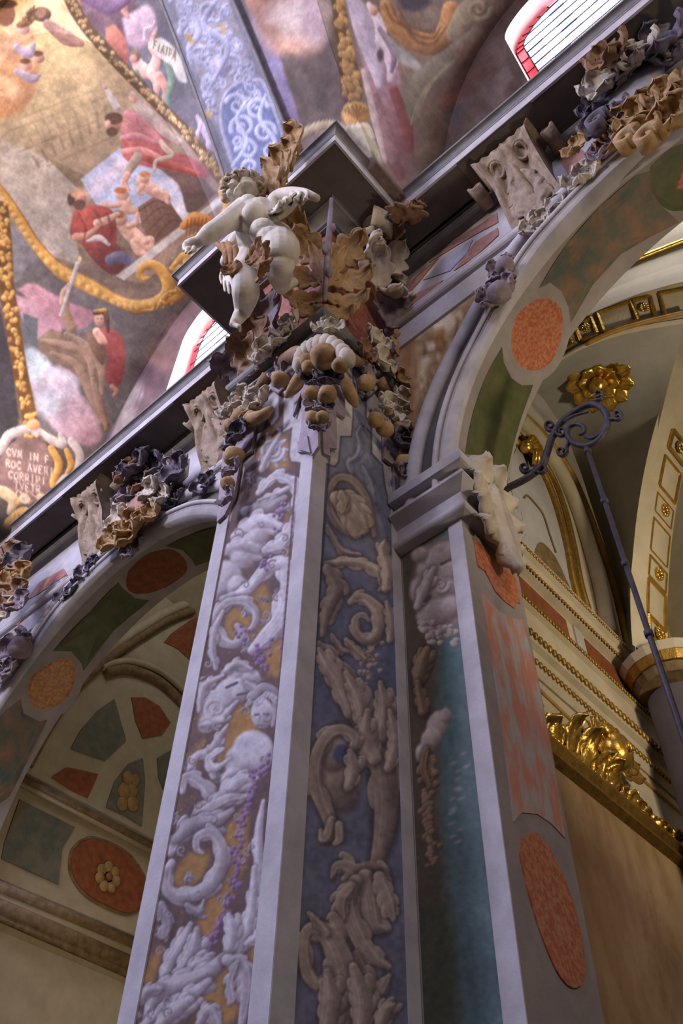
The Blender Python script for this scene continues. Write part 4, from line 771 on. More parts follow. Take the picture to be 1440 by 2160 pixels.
# ------------------------------------------------------------------ cornice with its break-outs
PATH = [(-16, YW), (X2L, YW), (X2L, YP), (X2R, YP), (X2R, YW), (XL, YW), (XL, YP), (XC, YP), (XC, YW), (5.2, YW)]
cor = thing('trim_1', 'grey moulded cornice breaking out around the pilaster', None, (XC, YP, 10.6), kind='structure')
crown = round_prof([(-0.3, 11.02), (0.86, 11.02), (0.90, 11.0), (0.905, 10.98), ('arc', (0.90, 10.88), 0.07, 90, 180), (0.825, 10.875), (0.815, 10.865)], 5)
Acc().add(*sweep_xy(crown, PATH)).build('crown_moulding', 'cornice_grey', cor, False)
Acc().add(*sweep_xy([(0.815, 10.865), (0.825, 10.86), (0.825, 10.85), (0.81, 10.845), (0.81, 10.66), (0.78, 10.66)], PATH)).build('fascia', 'plaster_grey', cor, False)
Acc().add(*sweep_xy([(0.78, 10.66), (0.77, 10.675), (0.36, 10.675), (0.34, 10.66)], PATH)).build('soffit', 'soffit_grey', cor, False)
bed = round_prof([(0.34, 10.66), (0.33, 10.62), ('arc', (0.33, 10.49), 0.13, 90, 190), (0.195, 10.45), (0.165, 10.44), (0.165, 10.40), (0.06, 10.40)], 7)
bedw = round_prof([(0.30, 10.67), (0.28, 10.66), ('arc', (0.20, 10.60), 0.085, 60, -100), (0.14, 10.51), (0.0, 10.51)], 7)
for pa in ([(X2L, YW), (X2L, YP), (X2R, YP), (X2R, YW)], [(XL, YW), (XL, YP), (XC, YP), (XC, YW)]): Acc().add(*sweep_xy(bed, pa)).build('bed_moulding', 'cornice_grey', cor, False)
for pa in ([(X2R, YW), (XL, YW)], [(XC, YW), (5.2, YW)]): Acc().add(*sweep_xy(bedw, pa)).build('bed_moulding', 'cornice_grey', cor, False)

# ------------------------------------------------------------------ nave wall with two arches
def archwall(name, x0, x1, arch, zb, zt, label, n=120, m_=26):
    cx, cz, r = arch; V = []; F = []
    # wall between arch curve and a rectangle, in polar strips
    def edge(th):
        c, s = -math.cos(th), math.sin(th); k = 1e9
        if c > 1e-9: k = min(k, (x1 - cx) / c)
        if c < -1e-9: k = min(k, (x0 - cx) / c)
        if s > 1e-9: k = min(k, (zt - cz) / s)
        return k
    for j in range(n + 1):
        th = PI * j / n; R_ = edge(th)
        for i in range(m_ + 1):
            q = r + (R_ - r) * i / m_; V.append((cx - q * math.cos(th), YW, cz + q * math.sin(th)))
    for j in range(n):
        for i in range(m_): a = j * (m_ + 1) + i; F.append((a, a + 1, a + m_ + 2, a + m_ + 1))
    b = len(V)
    for xa, xb in ((x0, cx - r), (cx + r, x1)):
        k = len(V); V += [(xa, YW, zb), (xb, YW, zb), (xb, YW, cz), (xa, YW, cz)]; F.append((k, k + 1, k + 2, k + 3))
    V = np.array(V)
    o = mesh_obj(name, V, F, 'fresco', None, False, CV_SPAN.sample(to_px(V))); return struct(o, label)
archwall('wall_nave', XC, 5.2, AR, -1.6, 10.7, 'nave wall pierced by the arch of the gilded chapel')
archwall('wall_nave', X2R, XL, AL, -1.6, 10.7, 'nave wall pierced by the arch of the dim chapel')
def arch_set(n, arch, label, mats_, th0, th1):
    cx, cz, r = arch
    t = thing('trim_%d' % n, label, None, (cx, YW, cz), kind='structure')
    tc = math.asin(min(.99, ((9.05 if cx > 0 else 8.93) - cz) / (r + .33)))
    def arc_(name, prof, m_):
        V, F = revolve_arch(prof, cx, cz, th0, th1, 96); W_ = []
        for (x, y, z) in V:   # towards the crown the archivolt stands proud of the frieze
            th = math.atan2(z - cz, cx - x); q = max(0, min(1, (min(th, PI - th) - .62 * tc) / (.38 * tc))); W_.append((x, y - .11 * q * q * (3 - 2 * q) * (1 if y < YW - .005 else 0), z))
        Acc().add(W_, F).build(name, m_, t)
    arc_('arch_fascia', [(r - .008, YW + .004), (r - .008, YW - 0.075), (r + 0.12, YW - 0.075), (r + 0.125, YW - 0.085)], 'plaster_grey')
    arc_('arch_bead', [(r + 0.125, YW - 0.085), (r + 0.14, YW - 0.09)] + [(r + 0.175 + 0.035 * math.cos(a), YW - 0.09 - 0.04 * math.sin(a)) for a in np.linspace(PI, 0, 7)] + [(r + 0.215, YW - 0.08), (r + 0.23, YW - 0.02)], 'plaster_grey')
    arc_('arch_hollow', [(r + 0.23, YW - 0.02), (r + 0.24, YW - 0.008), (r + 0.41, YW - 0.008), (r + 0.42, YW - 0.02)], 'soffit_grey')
    arc_('arch_torus', [(r + 0.41, YW)] + [(r + 0.49 + 0.085 * math.cos(a), YW - 0.03 - 0.075 * math.sin(a)) for a in np.linspace(PI, 0, 10)] + [(r + 0.575, YW)], 'plaster_grey')
    # soffit of the arch and its jambs
    V, F = revolve_arch([(r, YW - 0.07), (r, YW + 0.2), (r, YB - 0.05), (r, YB)], cx, cz, 0.0, PI, 90)
    k = len(V)
    for xs in (cx - r, cx + r):
        V += [(xs, YW - 0.0, -1.6), (xs, YB, -1.6), (xs, YB, cz), (xs, YW - 0.0, cz)]; F.append((k, k + 1, k + 2, k + 3)); k += 4
    mesh_obj('arch_soffit', V, F, mats_, t); 
    return t
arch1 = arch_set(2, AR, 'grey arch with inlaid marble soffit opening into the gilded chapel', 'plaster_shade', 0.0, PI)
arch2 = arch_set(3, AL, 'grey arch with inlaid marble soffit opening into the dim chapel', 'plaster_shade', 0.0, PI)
# inlaid marble panels on soffits and jambs, outlines surveyed on the photograph
def cyl_hit(px, py, arch, rr):
    cx, cz, r = arch; d = ray(px, py); a = d[0] ** 2 + d[2] ** 2; b = -2 * (d[0] * cx + d[2] * cz); c = cx * cx + cz * cz - rr * rr
    disc = b * b - 4 * a * c
    k = (-b + math.sqrt(max(disc, 0))) / (2 * a); p = d * k
    return math.atan2(p[2] - cz, -(p[0] - cx)), p[1]
def arch_panel(name, pts, arch, m_, parent, depth=0.012, spline=True, rings=6):
    cx, cz, r = arch; Q = np.array([cyl_hit(px, py, arch, r) for px, py in pts])
    if spline: Q = catmull(list(Q) + [Q[0]], len(Q) * 5)[:-1]
    c = Q.mean(0); V = []; F = []; n = len(Q)
    for k in range(rings + 1):
        s_ = k / rings
        for q in Q:
            th, y = c + (q - c) * s_; rr = r - depth * (1 if k < rings else 0.25)
            V.append((cx - rr * math.cos(th), y, cz + rr * math.sin(th)))
    for k in range(rings):
        for i in range(n): i2 = (i + 1) % n; F.append((k * n + i, k * n + i2, (k + 1) * n + i2, (k + 1) * n + i))
    return mesh_obj(name, V, F, m_, parent, False)
def flat_panel(name, pts, m_, parent, thick, n_, spline=False, **pl):
    P = [np.array(at(px, py, **pl)) for px, py in pts]
    if spline: P = catmull(P + [P[0]], len(P) * 5)[:-1]
    return mesh_obj(name, *extrude_poly(P, n_, thick), m_, parent, False)
arch_panel('inlay_oval', [(1130, 628), (1160, 627), (1183, 648), (1188, 685), (1180, 730), (1160, 768), (1128, 785), (1095, 775), (1078, 745), (1076, 700), (1090, 660)], AR, 'marble_orange', arch1)
arch_panel('inlay_border', [(1130, 606), (1170, 606), (1198, 640), (1203, 688), (1192, 740), (1166, 785), (1120, 812), (1083, 795), (1062, 755), (1060, 700), (1077, 645)], AR, 'plaster_shade', arch1, 0.005)
arch_panel('inlay_panel', [(1058, 732), (1062, 765), (1078, 798), (1100, 813), (1124, 812), (1110, 850), (1096, 890), (1082, 940), (1072, 985), (1066, 1010), (1045, 985), (1022, 962), (980, 958), (984, 930), (992, 890), (1006, 840), (1028, 785)], AR, 'marble_green', arch1, spline=False)
arch_panel('inlay_panel', [(1136, 608), (1160, 596), (1184, 615), (1199, 650), (1203, 682), (1250, 600), (1310, 535), (1370, 500), (1432, 468), (1400, 440), (1378, 400), (1375, 360), (1340, 370), (1260, 440), (1190, 520)], AR, 'marble_dark', arch1, spline=False)
arch_panel('inlay_panel', [(1372, 350), (1366, 390), (1385, 425), (1425, 445), (1500, 420), (1520, 330), (1480, 300), (1420, 310)], AR, 'marble_green', arch1)
arch_panel('inlay_lozenge', [(1420, 402), (1440, 340), (1500, 320), (1480, 400)], AR, 'marble_orange', arch1, 0.02, spline=False)
arch_panel('inlay_fan', [(983, 968), (1000, 958), (1020, 968), (1040, 1000), (1010, 1010)], AR, 'plaster_grey', arch1, 0.008)
# left arch soffit
arch_panel('inlay_oval', [(108, 1395), (135, 1385), (157, 1398), (160, 1430), (148, 1465), (120, 1490), (88, 1498), (65, 1488), (56, 1460), (66, 1425)], AL, 'marble_amber', arch2)
arch_panel('inlay_border', [(105, 1376), (145, 1372), (172, 1396), (174, 1440), (158, 1480), (128, 1508), (84, 1515), (52, 1500), (44, 1460), (55, 1415)], AL, 'plaster_shade', arch2, 0.005)
arch_panel('inlay_panel', [(112, 1373), (150, 1374), (172, 1400), (176, 1415), (240, 1330), (316, 1266), (285, 1262), (258, 1240), (250, 1228), (190, 1290)], AL, 'marble_green', arch2, spline=False)
arch_panel('inlay_cartouche', [(270, 1205), (300, 1175), (330, 1162), (365, 1160), (390, 1180), (393, 1205), (365, 1230), (325, 1248), (285, 1252), (266, 1235)], AL, 'marble_rust', arch2)
arch_panel('inlay_panel', [(350, 1152), (385, 1160), (405, 1180), (412, 1194), (450, 1180), (462, 1135), (462, 1110), (400, 1128)], AL, 'marble_green', arch2, spline=False)
arch_panel('inlay_panel', [(0, 1510), (44, 1475), (50, 1505), (84, 1522), (100, 1518), (50, 1620), (20, 1680), (-40, 1720), (-60, 1620)], AL, 'marble_dark', arch2, spline=False)

# ------------------------------------------------------------------ frieze and architrave between pilasters
fr = thing('trim_4', 'frieze and architrave with inlaid marble over the arches', None, (-1, YW, 9.5), kind='structure')
FP = 0.12
for pa, zz in (([(XC, YW), (5.2, YW)], 9.64), ([(X2R, YW), (XL, YW)], 9.52)):
    Acc().add(*sweep_xy([(FP, 10.52), (FP, zz), (FP + .02, zz - .01), (FP + .02, zz - .05), (FP - .06, zz - .055)], pa)).build('frieze_face', 'plaster_grey', fr, False)
    a1 = round_prof([(FP - .06, zz - .055), (FP - .06, zz - .10), (FP, zz - .105), ('arc', (FP - .01, zz - .18), 0.075, 88, -88), (FP - .06, zz - .26), (FP - .06, zz - .32), (FP + .01, zz - .325), (FP, zz - .345), (.03, zz - .52), (0, zz - .53)], 8)
    Acc().add(*sweep_xy(a1, pa)).build('architrave', 'plaster_grey', fr, False)
def frieze(name, pts, m_): flat_panel(name, pts, m_, fr, 0.012, (0, -1, 0), y=YW - FP)
frieze('inlay', [(905, 555), (960, 505), (1012, 475), (1048, 450), (1051, 470), (1010, 492), (970, 515)], 'marble_rose')
frieze('inlay', [(893, 592), (945, 535), (998, 506), (985, 535), (950, 572)], 'marble_bluegrey')
frieze('inlay', [(958, 572), (1002, 512), (1050, 482), (1052, 497), (1000, 545)], 'marble_rose')
frieze('inlay', [(862, 600), (905, 560), (925, 545), (885, 595), (857, 625)], 'marble_rose')
frieze('inlay', [(865, 648), (880, 620), (935, 592), (915, 615)], 'marble_rose')
frieze('inlay', [(1178, 335), (1215, 308), (1250, 335), (1200, 372)], 'marble_rose')
frieze('inlay', [(30, 1320), (45, 1290), (62, 1285), (40, 1318)], 'marble_rose')
frieze('inlay', [(55, 1268), (85, 1228), (135, 1200), (142, 1212), (80, 1255)], 'marble_rose')
frieze('inlay', [(75, 1270), (110, 1232), (128, 1225), (100, 1265)], 'marble_bluegrey')
frieze('inlay', [(100, 1262), (128, 1228), (143, 1213), (140, 1232)], 'marble_rose')
frieze('inlay', [(355, 1040), (378, 985), (400, 968), (397, 1005)], 'marble_slate')
frieze('inlay', [(205, 1165), (215, 1130), (240, 1115), (232, 1145)], 'marble_slate')

# ------------------------------------------------------------------ main pilaster
pil = thing('pilaster', 'tall pilaster painted with grey acanthus scrolls on gold and blue', 'pilaster', (XC, YP, -1.6))
ZP = 8.25
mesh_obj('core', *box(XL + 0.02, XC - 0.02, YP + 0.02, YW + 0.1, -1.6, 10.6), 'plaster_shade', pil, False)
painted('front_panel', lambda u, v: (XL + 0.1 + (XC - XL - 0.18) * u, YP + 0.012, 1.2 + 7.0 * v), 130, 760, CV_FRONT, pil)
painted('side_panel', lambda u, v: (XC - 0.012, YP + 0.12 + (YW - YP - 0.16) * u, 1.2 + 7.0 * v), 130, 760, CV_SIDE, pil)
def strip(x0, x1, y0, y1, z0, z1, name='border_strip', m_='plaster_grey', par=pil): return mesh_obj(name, *box(x0, x1, y0, y1, z0, z1), m_, par, False)
strip(XL, XL + 0.155, YP, YP + 0.05, -1.6, ZP); strip(XC - 0.145, XC - 0.003, YP, YP + 0.05, -1.6, ZP)
strip(XC - 0.05, XC, YP + 0.003, YP + 0.165, -1.6, ZP, m_='plaster_grey'); strip(XC - 0.05, XC, YW - 0.115, YW - 0.001, -1.6, ZP)
ppath = [(XL, YW), (XL, YP), (XC, YP), (XC, YW)]
ast = round_prof([(0.0, 8.05), (0.05, 8.06), (0.05, 8.10), (0.03, 8.11), (0.04, 8.16), ('arc', (0.06, 8.25), 0.09, -90, 80), (0.03, 8.36), (0.0, 8.37)], 8)
Acc().add(*sweep_xy(ast, ppath)).build('astragal', 'cornice_grey', pil, False)
bell = [(0.0, 8.36), (0.02, 8.5), (0.03, 9.2), (0.06, 9.9), (0.10, 10.42)]
Acc().add(*sweep_xy(bell, ppath)).build('capital_bell', 'marble_red', pil, False)
# second pilaster: only its cap and edge come into view
pil2 = thing('pilaster', 'far pilaster with gilded leaf capital at the picture edge', 'pilaster', (X2R, YP, -1.6))
mesh_obj('shaft', *box(X2L, X2R, YP, YW + 0.1, -1.6, 8.1), 'plaster_grey', pil2, False)
mesh_obj('capital_bell', *box(X2L - .03, X2R + .03, YP - .03, YW + 0.1, 8.3, 10.5), 'marble_red', pil2, False)
Acc().add(*sweep_xy(ast, [(X2L, YW), (X2L, YP), (X2R, YP), (X2R, YW)])).build('astragal', 'cornice_grey', pil2, False)

# ------------------------------------------------------------------ pier carrying the right arch
pier = thing('pier', 'arch pier with teal painted front and inlaid marble jamb', 'pier', (AR[0] - AR[2], YW, -1.6))
XJ = AR[0] - AR[2]
painted('front_panel', lambda u, v: (XC + 0.02 + (XJ - XC - 0.14) * u, YW - 0.012, 1.2 + 4.45 * v), 70, 500, CV_PIER, pier)
strip(XJ - 0.14, XJ, YW - 0.02, YW + 0.03, -1.6, 5.66, par=pier)
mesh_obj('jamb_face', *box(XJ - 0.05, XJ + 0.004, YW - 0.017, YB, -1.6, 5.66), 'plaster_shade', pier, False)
flat_panel('inlay_oval', [(1100, 1765), (1125, 1757), (1152, 1785), (1180, 1840), (1205, 1905), (1222, 1975), (1229, 2030), (1226, 2072), (1205, 2085), (1178, 2062), (1150, 2005), (1122, 1925), (1100, 1840), (1092, 1790)], 'marble_orange', pier, 0.014, (1, 0, 0), True, x=XJ)
flat_panel('inlay_panel', [(1012, 1248), (1028, 1268), (1050, 1290), (1075, 1305), (1100, 1308), (1128, 1420), (1150, 1530), (1172, 1650), (1190, 1770), (1160, 1738), (1130, 1718), (1098, 1715), (1080, 1735), (1060, 1560), (1035, 1390)], 'marble_pink', pier, 0.010, (1, 0, 0), False, x=XJ)
flat_panel('inlay_panel', [(996, 1135), (1018, 1155), (1040, 1178), (1062, 1200), (1082, 1215), (1090, 1240), (1094, 1275), (1088, 1272), (1082, 1284), (1062, 1270), (1042, 1248), (1020, 1205), (1005, 1195)], 'marble_orange', pier, 0.014, (1, 0, 0), False, x=XJ)
imp = round_prof([(0.0, 6.36), (0.19, 6.36), (0.20, 6.34), (0.20, 6.22), (0.17, 6.21), (0.10, 6.205), (0.10, 6.12), ('arc', (0.10, 6.02), 0.10, 80, 0), (0.14, 5.98), (0.06, 5.93), (0.06, 5.76), (0.09, 5.74), ('arc', (0.09, 5.69), 0.05, 80, -60), (0.03, 5.63), (0.0, 5.62)], 6)
ip = [(XC, YW), (XJ, YW), (XJ, YB)]
Acc().add(*sweep_xy([(p * 0.8, z - 0.02) for p, z in imp], ip)).build('impost', 'plaster_grey', pier, False)
mesh_obj('impost_end', *extrude_poly([(XJ + p * .8, YB - .005, z - .02) for p, z in imp], (0, 1, 0), .006), 'plaster_grey', pier, False)

# ------------------------------------------------------------------ shell of the nave outside the view
struct(mesh_obj('floor', *box(-26, 12, -8.6, 14, -1.75, -1.6), 'floor_stone'), 'stone floor of the nave')
o = Acc()
o.add(*box(-26, 12, -8.9, -8.6, -1.6, 11.2)); struct(o.build('wall_opposite', 'plaster_shade', None, False), 'plain opposite wall of the nave')
# ------------------------------------------------------------------ stucco ornament builders
def frame(up, out):
    up = Vector(up).normalized(); out = Vector(out); out = (out - up * out.dot(up)).normalized(); return up, out, up.cross(out)
def leaf_geo(base, up, out, Ln, W, curl=1.2, lobes=4, cup=0.35, th=0.03, seed=0, nu=14, nv=22, crump=0.0, lean=0.15, split=0.5, fold=0.0, tip=0.15):
    """acanthus leaf: rises along up, curls towards out; lobed edge, ribbed face, closed shell"""
    rd = random.Random(seed); U, O, S = frame(up, out); base = Vector(base); ph = rd.uniform(0, 6)
    ang = lean; pos = Vector((0, 0)); mid = []
    for j in range(nv + 1):
        v = j / nv; mid.append((pos.copy(), ang)); ang2 = lean + curl * (v ** 2.2) * 1.6; ang = ang2
        pos = pos + Vector((math.cos(ang), math.sin(ang))) * (Ln / nv)
    fr_, bk = [], []
    for j in range(nv + 1):
        v = j / nv; p, a = mid[j]; shape = (0.42 + 0.75 * math.sin(PI * min(1, v * 1.08)) ** 0.8) * (1 - 0.55 * v ** 4 * (1 if tip < .5 else .3))
        lob = abs(math.sin(PI * (lobes * v + 0.15)))
        wv = W * shape * (1 - split + split * lob ** 0.6) * (tip if j == nv else 1)
        for i in range(nu + 1):
            u = -1 + 2 * i / nu; au = abs(u)
            rip = 0.05 * W * math.cos(u * PI * 3.5) * (1 - au * 0.5)
            edge = cup * W * (au ** 2) * (0.5 + 0.5 * lob) - 0.32 * W * max(0, au - 0.72) * 2.2 * lob
            nx, ny = -math.sin(a), math.cos(a)
            off = edge + rip + crump * W * (math.sin(7 * u + ph + 5 * v) * math.sin(9 * v + ph) * 0.5)
            du = math.cos(a) * 0; along = 0.18 * W * au * lob * (1 if v < 0.95 else 0)
            P2 = (p[0] + nx * off + math.cos(a) * along, p[1] + ny * off + math.sin(a) * along - fold * au * W)
            q = base + U * P2[0] + O * P2[1] + S * (u * wv)
            fr_.append(q)
            k = th * (1 - 0.4 * au); bk.append(base + U * (P2[0] - nx * k) + O * (P2[1] - ny * k) + S * (u * wv * 0.97))
    V = fr_ + bk; n = len(fr_); F = []; W1 = nu + 1
    for j in range(nv):
        for i in range(nu):
            a = j * W1 + i; F.append((a, a + 1, a + W1 + 1, a + W1)); F.append((n + a, n + a + W1, n + a + W1 + 1, n + a + 1))
    for i in range(nu): F.append((i, n + i, n + i + 1, i + 1)); a = nv * W1 + i; F.append((a, a + 1, n + a + 1, n + a))
    for j in range(nv): a = j * W1; F.append((a, a + W1, n + a + W1, n + a)); a = j * W1 + nu; F.append((a, n + a, n + a + W1, a + W1))
    return V, F
def leaf_obj(name, parent, m_, *a, **k): return mesh_obj(name, *leaf_geo(*a, **k), m_, parent)
def volute_geo(c, ax1, ax2, wdir, r, width, turns=1.6, th=0.06, tail=None):
    """ribbon scroll in plane ax1/ax2, extruded along wdir"""
    a1, a2, wd = Vector(ax1).normalized(), Vector(ax2).normalized(), Vector(wdir).normalized(); c = Vector(c); V = []; F = []; n = int(26 * turns)
    P = []
    if tail:
        for t in tail: P.append(Vector(t))
    for k in range(n + 1):
        t = k / n; a = t * turns * 2 * PI; q = r * (1 - 0.82 * t); P.append(c + a1 * q * math.cos(a) + a2 * q * math.sin(a))
    m_ = len(P)
    for i, p in enumerate(P):
        d = (P[min(i + 1, m_ - 1)] - P[max(i - 1, 0)]).normalized(); nn = d.cross(wd).normalized(); t_ = th * (1 - 0.5 * i / m_)
        wv = width * (1 - 0.35 * i / m_)
        V += [p + nn * t_ / 2 - wd * wv / 2, p + nn * t_ / 2 + wd * wv / 2, p - nn * t_ / 2 + wd * wv / 2, p - nn * t_ / 2 - wd * wv / 2]
    for i in range(m_ - 1):
        for k in range(4): k2 = (k + 1) % 4; F.append((4 * i + k, 4 * i + k2, 4 * i + 4 + k2, 4 * i + 4 + k))
    F.append((3, 2, 1, 0)); F.append((4 * m_ - 4, 4 * m_ - 3, 4 * m_ - 2, 4 * m_ - 1))
    return V, F
def fruit(parent, p, r, m_='stucco_ochre', seed=0, name='fruit'):
    r *= 0.82
    rd = random.Random(seed); a = Acc(); a.add(*sphere(p, r, 14, 10, (1, 1, rd.uniform(.9, 1.1)), 0.07, seed)); return a.build(name, m_, parent)
def ruffle(parent, c, up, out, r, m_, seed=0, n=4, name='leaf'):
    """a crumpled cluster of curling leaves around c: each leaf its own part"""
    rd = random.Random(seed); U, O, S = frame(up, out)
    for k in range(n):
        a = 2 * PI * k / n + rd.uniform(-.35, .35); d = U * math.cos(a) + S * math.sin(a)
        leaf_obj(name, parent, m_, Vector(c) - O * r * 0.12, d, O, r * rd.uniform(1.0, 1.35), r * rd.uniform(.5, .68), curl=rd.uniform(.9, 1.5), lobes=rd.choice([2, 3, 3]), cup=.3, th=r * .1, seed=seed * 31 + k, nu=10, nv=14, crump=.28, lean=.25, split=.55)
DG = Vector((1, -1, 0)).normalized()          # out of the pilaster corner
FRN, SID = Vector((0, -1, 0)), Vector((1, 0, 0))

# ------------------------------------------------------------------ capital leaves (parts of the pilaster)
cb = Vector((XC + 0.06, YP - 0.06, 8.36))
for sg, dr in ((-1, Vector((-0.35, -1, 0))), (1, Vector((1, 0.35, 0)))):
    pass
for sd, dirv, outv in ((0, Vector((-1, 0, 0)), FRN), (1, Vector((0, 1, 0)), SID)):
    for k, (h, sp, rise, ln, wd, cu) in enumerate(((.04, 1.0, .25, .40, .11, 1.6), (.28, 1.0, .42, .60, .14, 1.5), (.62, 1.0, .70, .70, .17, 1.4), (.98, .8, 1.3, .74, .20, 1.6), (.5, .15, 1.0, .80, .10, .5))):
        leaf_obj('acanthus_leaf', pil, 'stucco_ochre', cb + Vector((0, 0, h)) + DG * (.05 + .10 * h * h), dirv * sp + Vector((0, 0, rise)), outv + DG * .5, ln, wd, curl=cu, lobes=4, cup=.25, th=.05, seed=20 + k + 10 * sd, nu=14, nv=22, lean=.12 + .12 * h, split=.55, crump=.1)
mesh_obj('stem', *tube([cb + DG * 0.14, cb + DG * 0.20 + Vector((0, 0, .6)), cb + DG * 0.34 + Vector((0, 0, 1.15)), cb + DG * 0.62 + Vector((0, 0, 1.6))], [0.025, 0.03, 0.035, 0.04, 0.02], 8), 'stucco_violet', pil)
for k in range(3): mesh_obj('stem_bud', *sphere(cb + DG * (0.22 + .09 * k) + Vector((.02 * (-1) ** k, .02 * (-1) ** k, .5 + .4 * k)), 0.06, 8, 6, (.8, .8, 1.6)), 'stucco_violet', pil)
# bell flower above the corner leaf
for dx, r in ((-0.18, .16), (0.02, .18)): 
    c = cb + Vector((dx, -0.35, 1.45)); Acc().add(*leaf_geo(c, (-.5, -.3, .6), (-.2, -1, 0), .55, .22, 1.2, 3, .8, .03, 5, 10, 14)).build('bell_flower', 'stucco_ochre', pil)
def fpt(px, py, p): return at(px, py, y=YP - p)
def spt(px, py, p): return at(px, py, x=XC + p)
# left corner leaves over the front face
def wl(name, m_, px, py, p, up, out, L_n, W_, side=False, **k):
    b = spt(px, py, p) if side else fpt(px, py, p); return leaf_obj(name, pil, m_, b, up, out, L_n, W_, **k)
wl('acanthus_leaf', 'stucco_violet', 575, 705, .10, (0, 0, 1), (-.2, -1, 0), .62, .34, curl=.9, lobes=4, seed=3, crump=.2, lean=.35)
wl('acanthus_leaf', 'stucco_brown', 545, 785, .08, (-.1, 0, 1), (-.3, -1, 0), .66, .24, curl=.95, lobes=4, seed=4, lean=.35, crump=.2)
wl('acanthus_leaf', 'stucco_violet', 522, 790, .05, (-.35, 0, 1), (-.7, -1, 0), .58, .20, curl=1.1, lobes=4, seed=5, lean=.45, crump=.2)
wl('acanthus_leaf', 'stucco_brown', 540, 770, .08, (.2, 0, 1), (0, -1, 0), .75, .28, curl=.9, lobes=4, seed=6, lean=.3, crump=.2)
mesh_obj('marble_boss', *sphere(fpt(545, 705, .12), .26, 14, 10, (1.3, .7, .8), .05, 3), 'marble_red', pil)
# right face leaves
for k, (px, py, p_1, up_, ln, wd, m_) in enumerate(((800, 610, .30, (.1, -.5, 1), .62, .22, 'stucco_white'), (812, 590, .34, (.1, -1, .7), .55, .17, 'stucco_white'), (820, 575, .36, (0, .1, 1), .60, .20, 'stucco_white'), (835, 580, .34, (.2, .9, .6), .45, .17, 'stucco_white'), (815, 610, .30, (.2, .2, -1), .42, .18, 'stucco_white'), (838, 620, .28, (.2, .4, -1), .40, .16, 'stucco_white'), (800, 560, .40, (.2, -1, .1), .52, .17, 'stucco_white'), (828, 545, .40, (.3, .2, 1), .38, .16, 'stucco_brown'), (845, 530, .40, (.3, .8, .5), .36, .15, 'stucco_brown'), (858, 560, .34, (.2, 1, -.2), .36, .15, 'stucco_brown'))):
    leaf_obj('acanthus_leaf', pil, m_, spt(px, py, p_1), up_, (1, -.3, -.5), ln, wd, curl=1.2, lobes=3, cup=.3, th=.06, seed=700 + k, nu=12, nv=16, lean=.15, split=.5, crump=.2)
wl('acanthus_leaf', 'stucco_violet', 818, 690, .14, (0, 0, 1), (1, -.3, 0), .55, .26, True, curl=1.0, lobes=4, seed=10, lean=.3, crump=.2)
wl('acanthus_leaf', 'stucco_violet', 835, 680, .12, (0, .6, 1), (1, -.1, 0), .45, .2, True, curl=1.0, lobes=4, seed=14, lean=.3, crump=.2)
wl('acanthus_leaf', 'stucco_ochre', 850, 765, .10, (0, .1, 1), (1, -.3, 0), .55, .24, True, curl=.9, lobes=4, seed=11, lean=.3, crump=.15)
wl('acanthus_leaf', 'stucco_ochre', 862, 745, .10, (0, .5, 1), (1, -.2, 0), .45, .18, True, curl=1, lobes=4, seed=12, lean=.3)
vc = spt(792, 472, .50)
mesh_obj('volute', *volute_geo(vc, (.3, -.6, -.6), (.5, .6, -.3), (-.5, .35, -.75), .25, .24, 1.5, .06), 'stucco_white', pil)
mesh_obj('volute', *tube(catmull([spt(745, 492, .40), spt(765, 492, .46), spt(785, 482, .5)], 10), [.03, .05, .04], 8), 'stucco_white', pil)
leaf_obj('corner_leaf', pil, 'stucco_brown', at(850, 470, z=10.5), (.6, -.5, -.25), (0, 0, -1), .5, .24, curl=.6, lobes=3, seed=13, crump=.2)
for k, (px, py) in enumerate(((842, 455), (880, 440), (830, 480))): ruffle(pil, at(px, py, z=10.58), (1, -.4, 0), (.2, -.3, -1), .16, 'stucco_brown' if k else 'stucco_dark', 40 + k, 3, 'corner_leaf')
# leaves draped over the astragal
for k, (px, py, m_, r) in enumerate(((612, 690, 'stucco_white', .2), (560, 745, 'stucco_white', .24), (600, 710, 'stucco_white', .18))): ruffle(pil, fpt(px, py, .18), (-.2, 0, 1), FRN, r, m_, 60 + k, 4, 'astragal_leaf')
for k, (px, py, m_, r) in enumerate(((790, 720, 'stucco_white', .2), (805, 765, 'stucco_white', .22), (770, 745, 'stucco_brown', .16), (845, 800, 'stucco_ochre', .14))): ruffle(pil, spt(px, py, .18), (0, -.2, 1), SID, r, m_, 70 + k, 4, 'astragal_leaf')
for k, (px, py) in enumerate(((676, 694), (700, 692))): ruffle(pil, at(px, py, y=YP - .22), (0, 0, -1), DG, .13, 'stucco_white', 80 + k, 4, 'astragal_leaf')

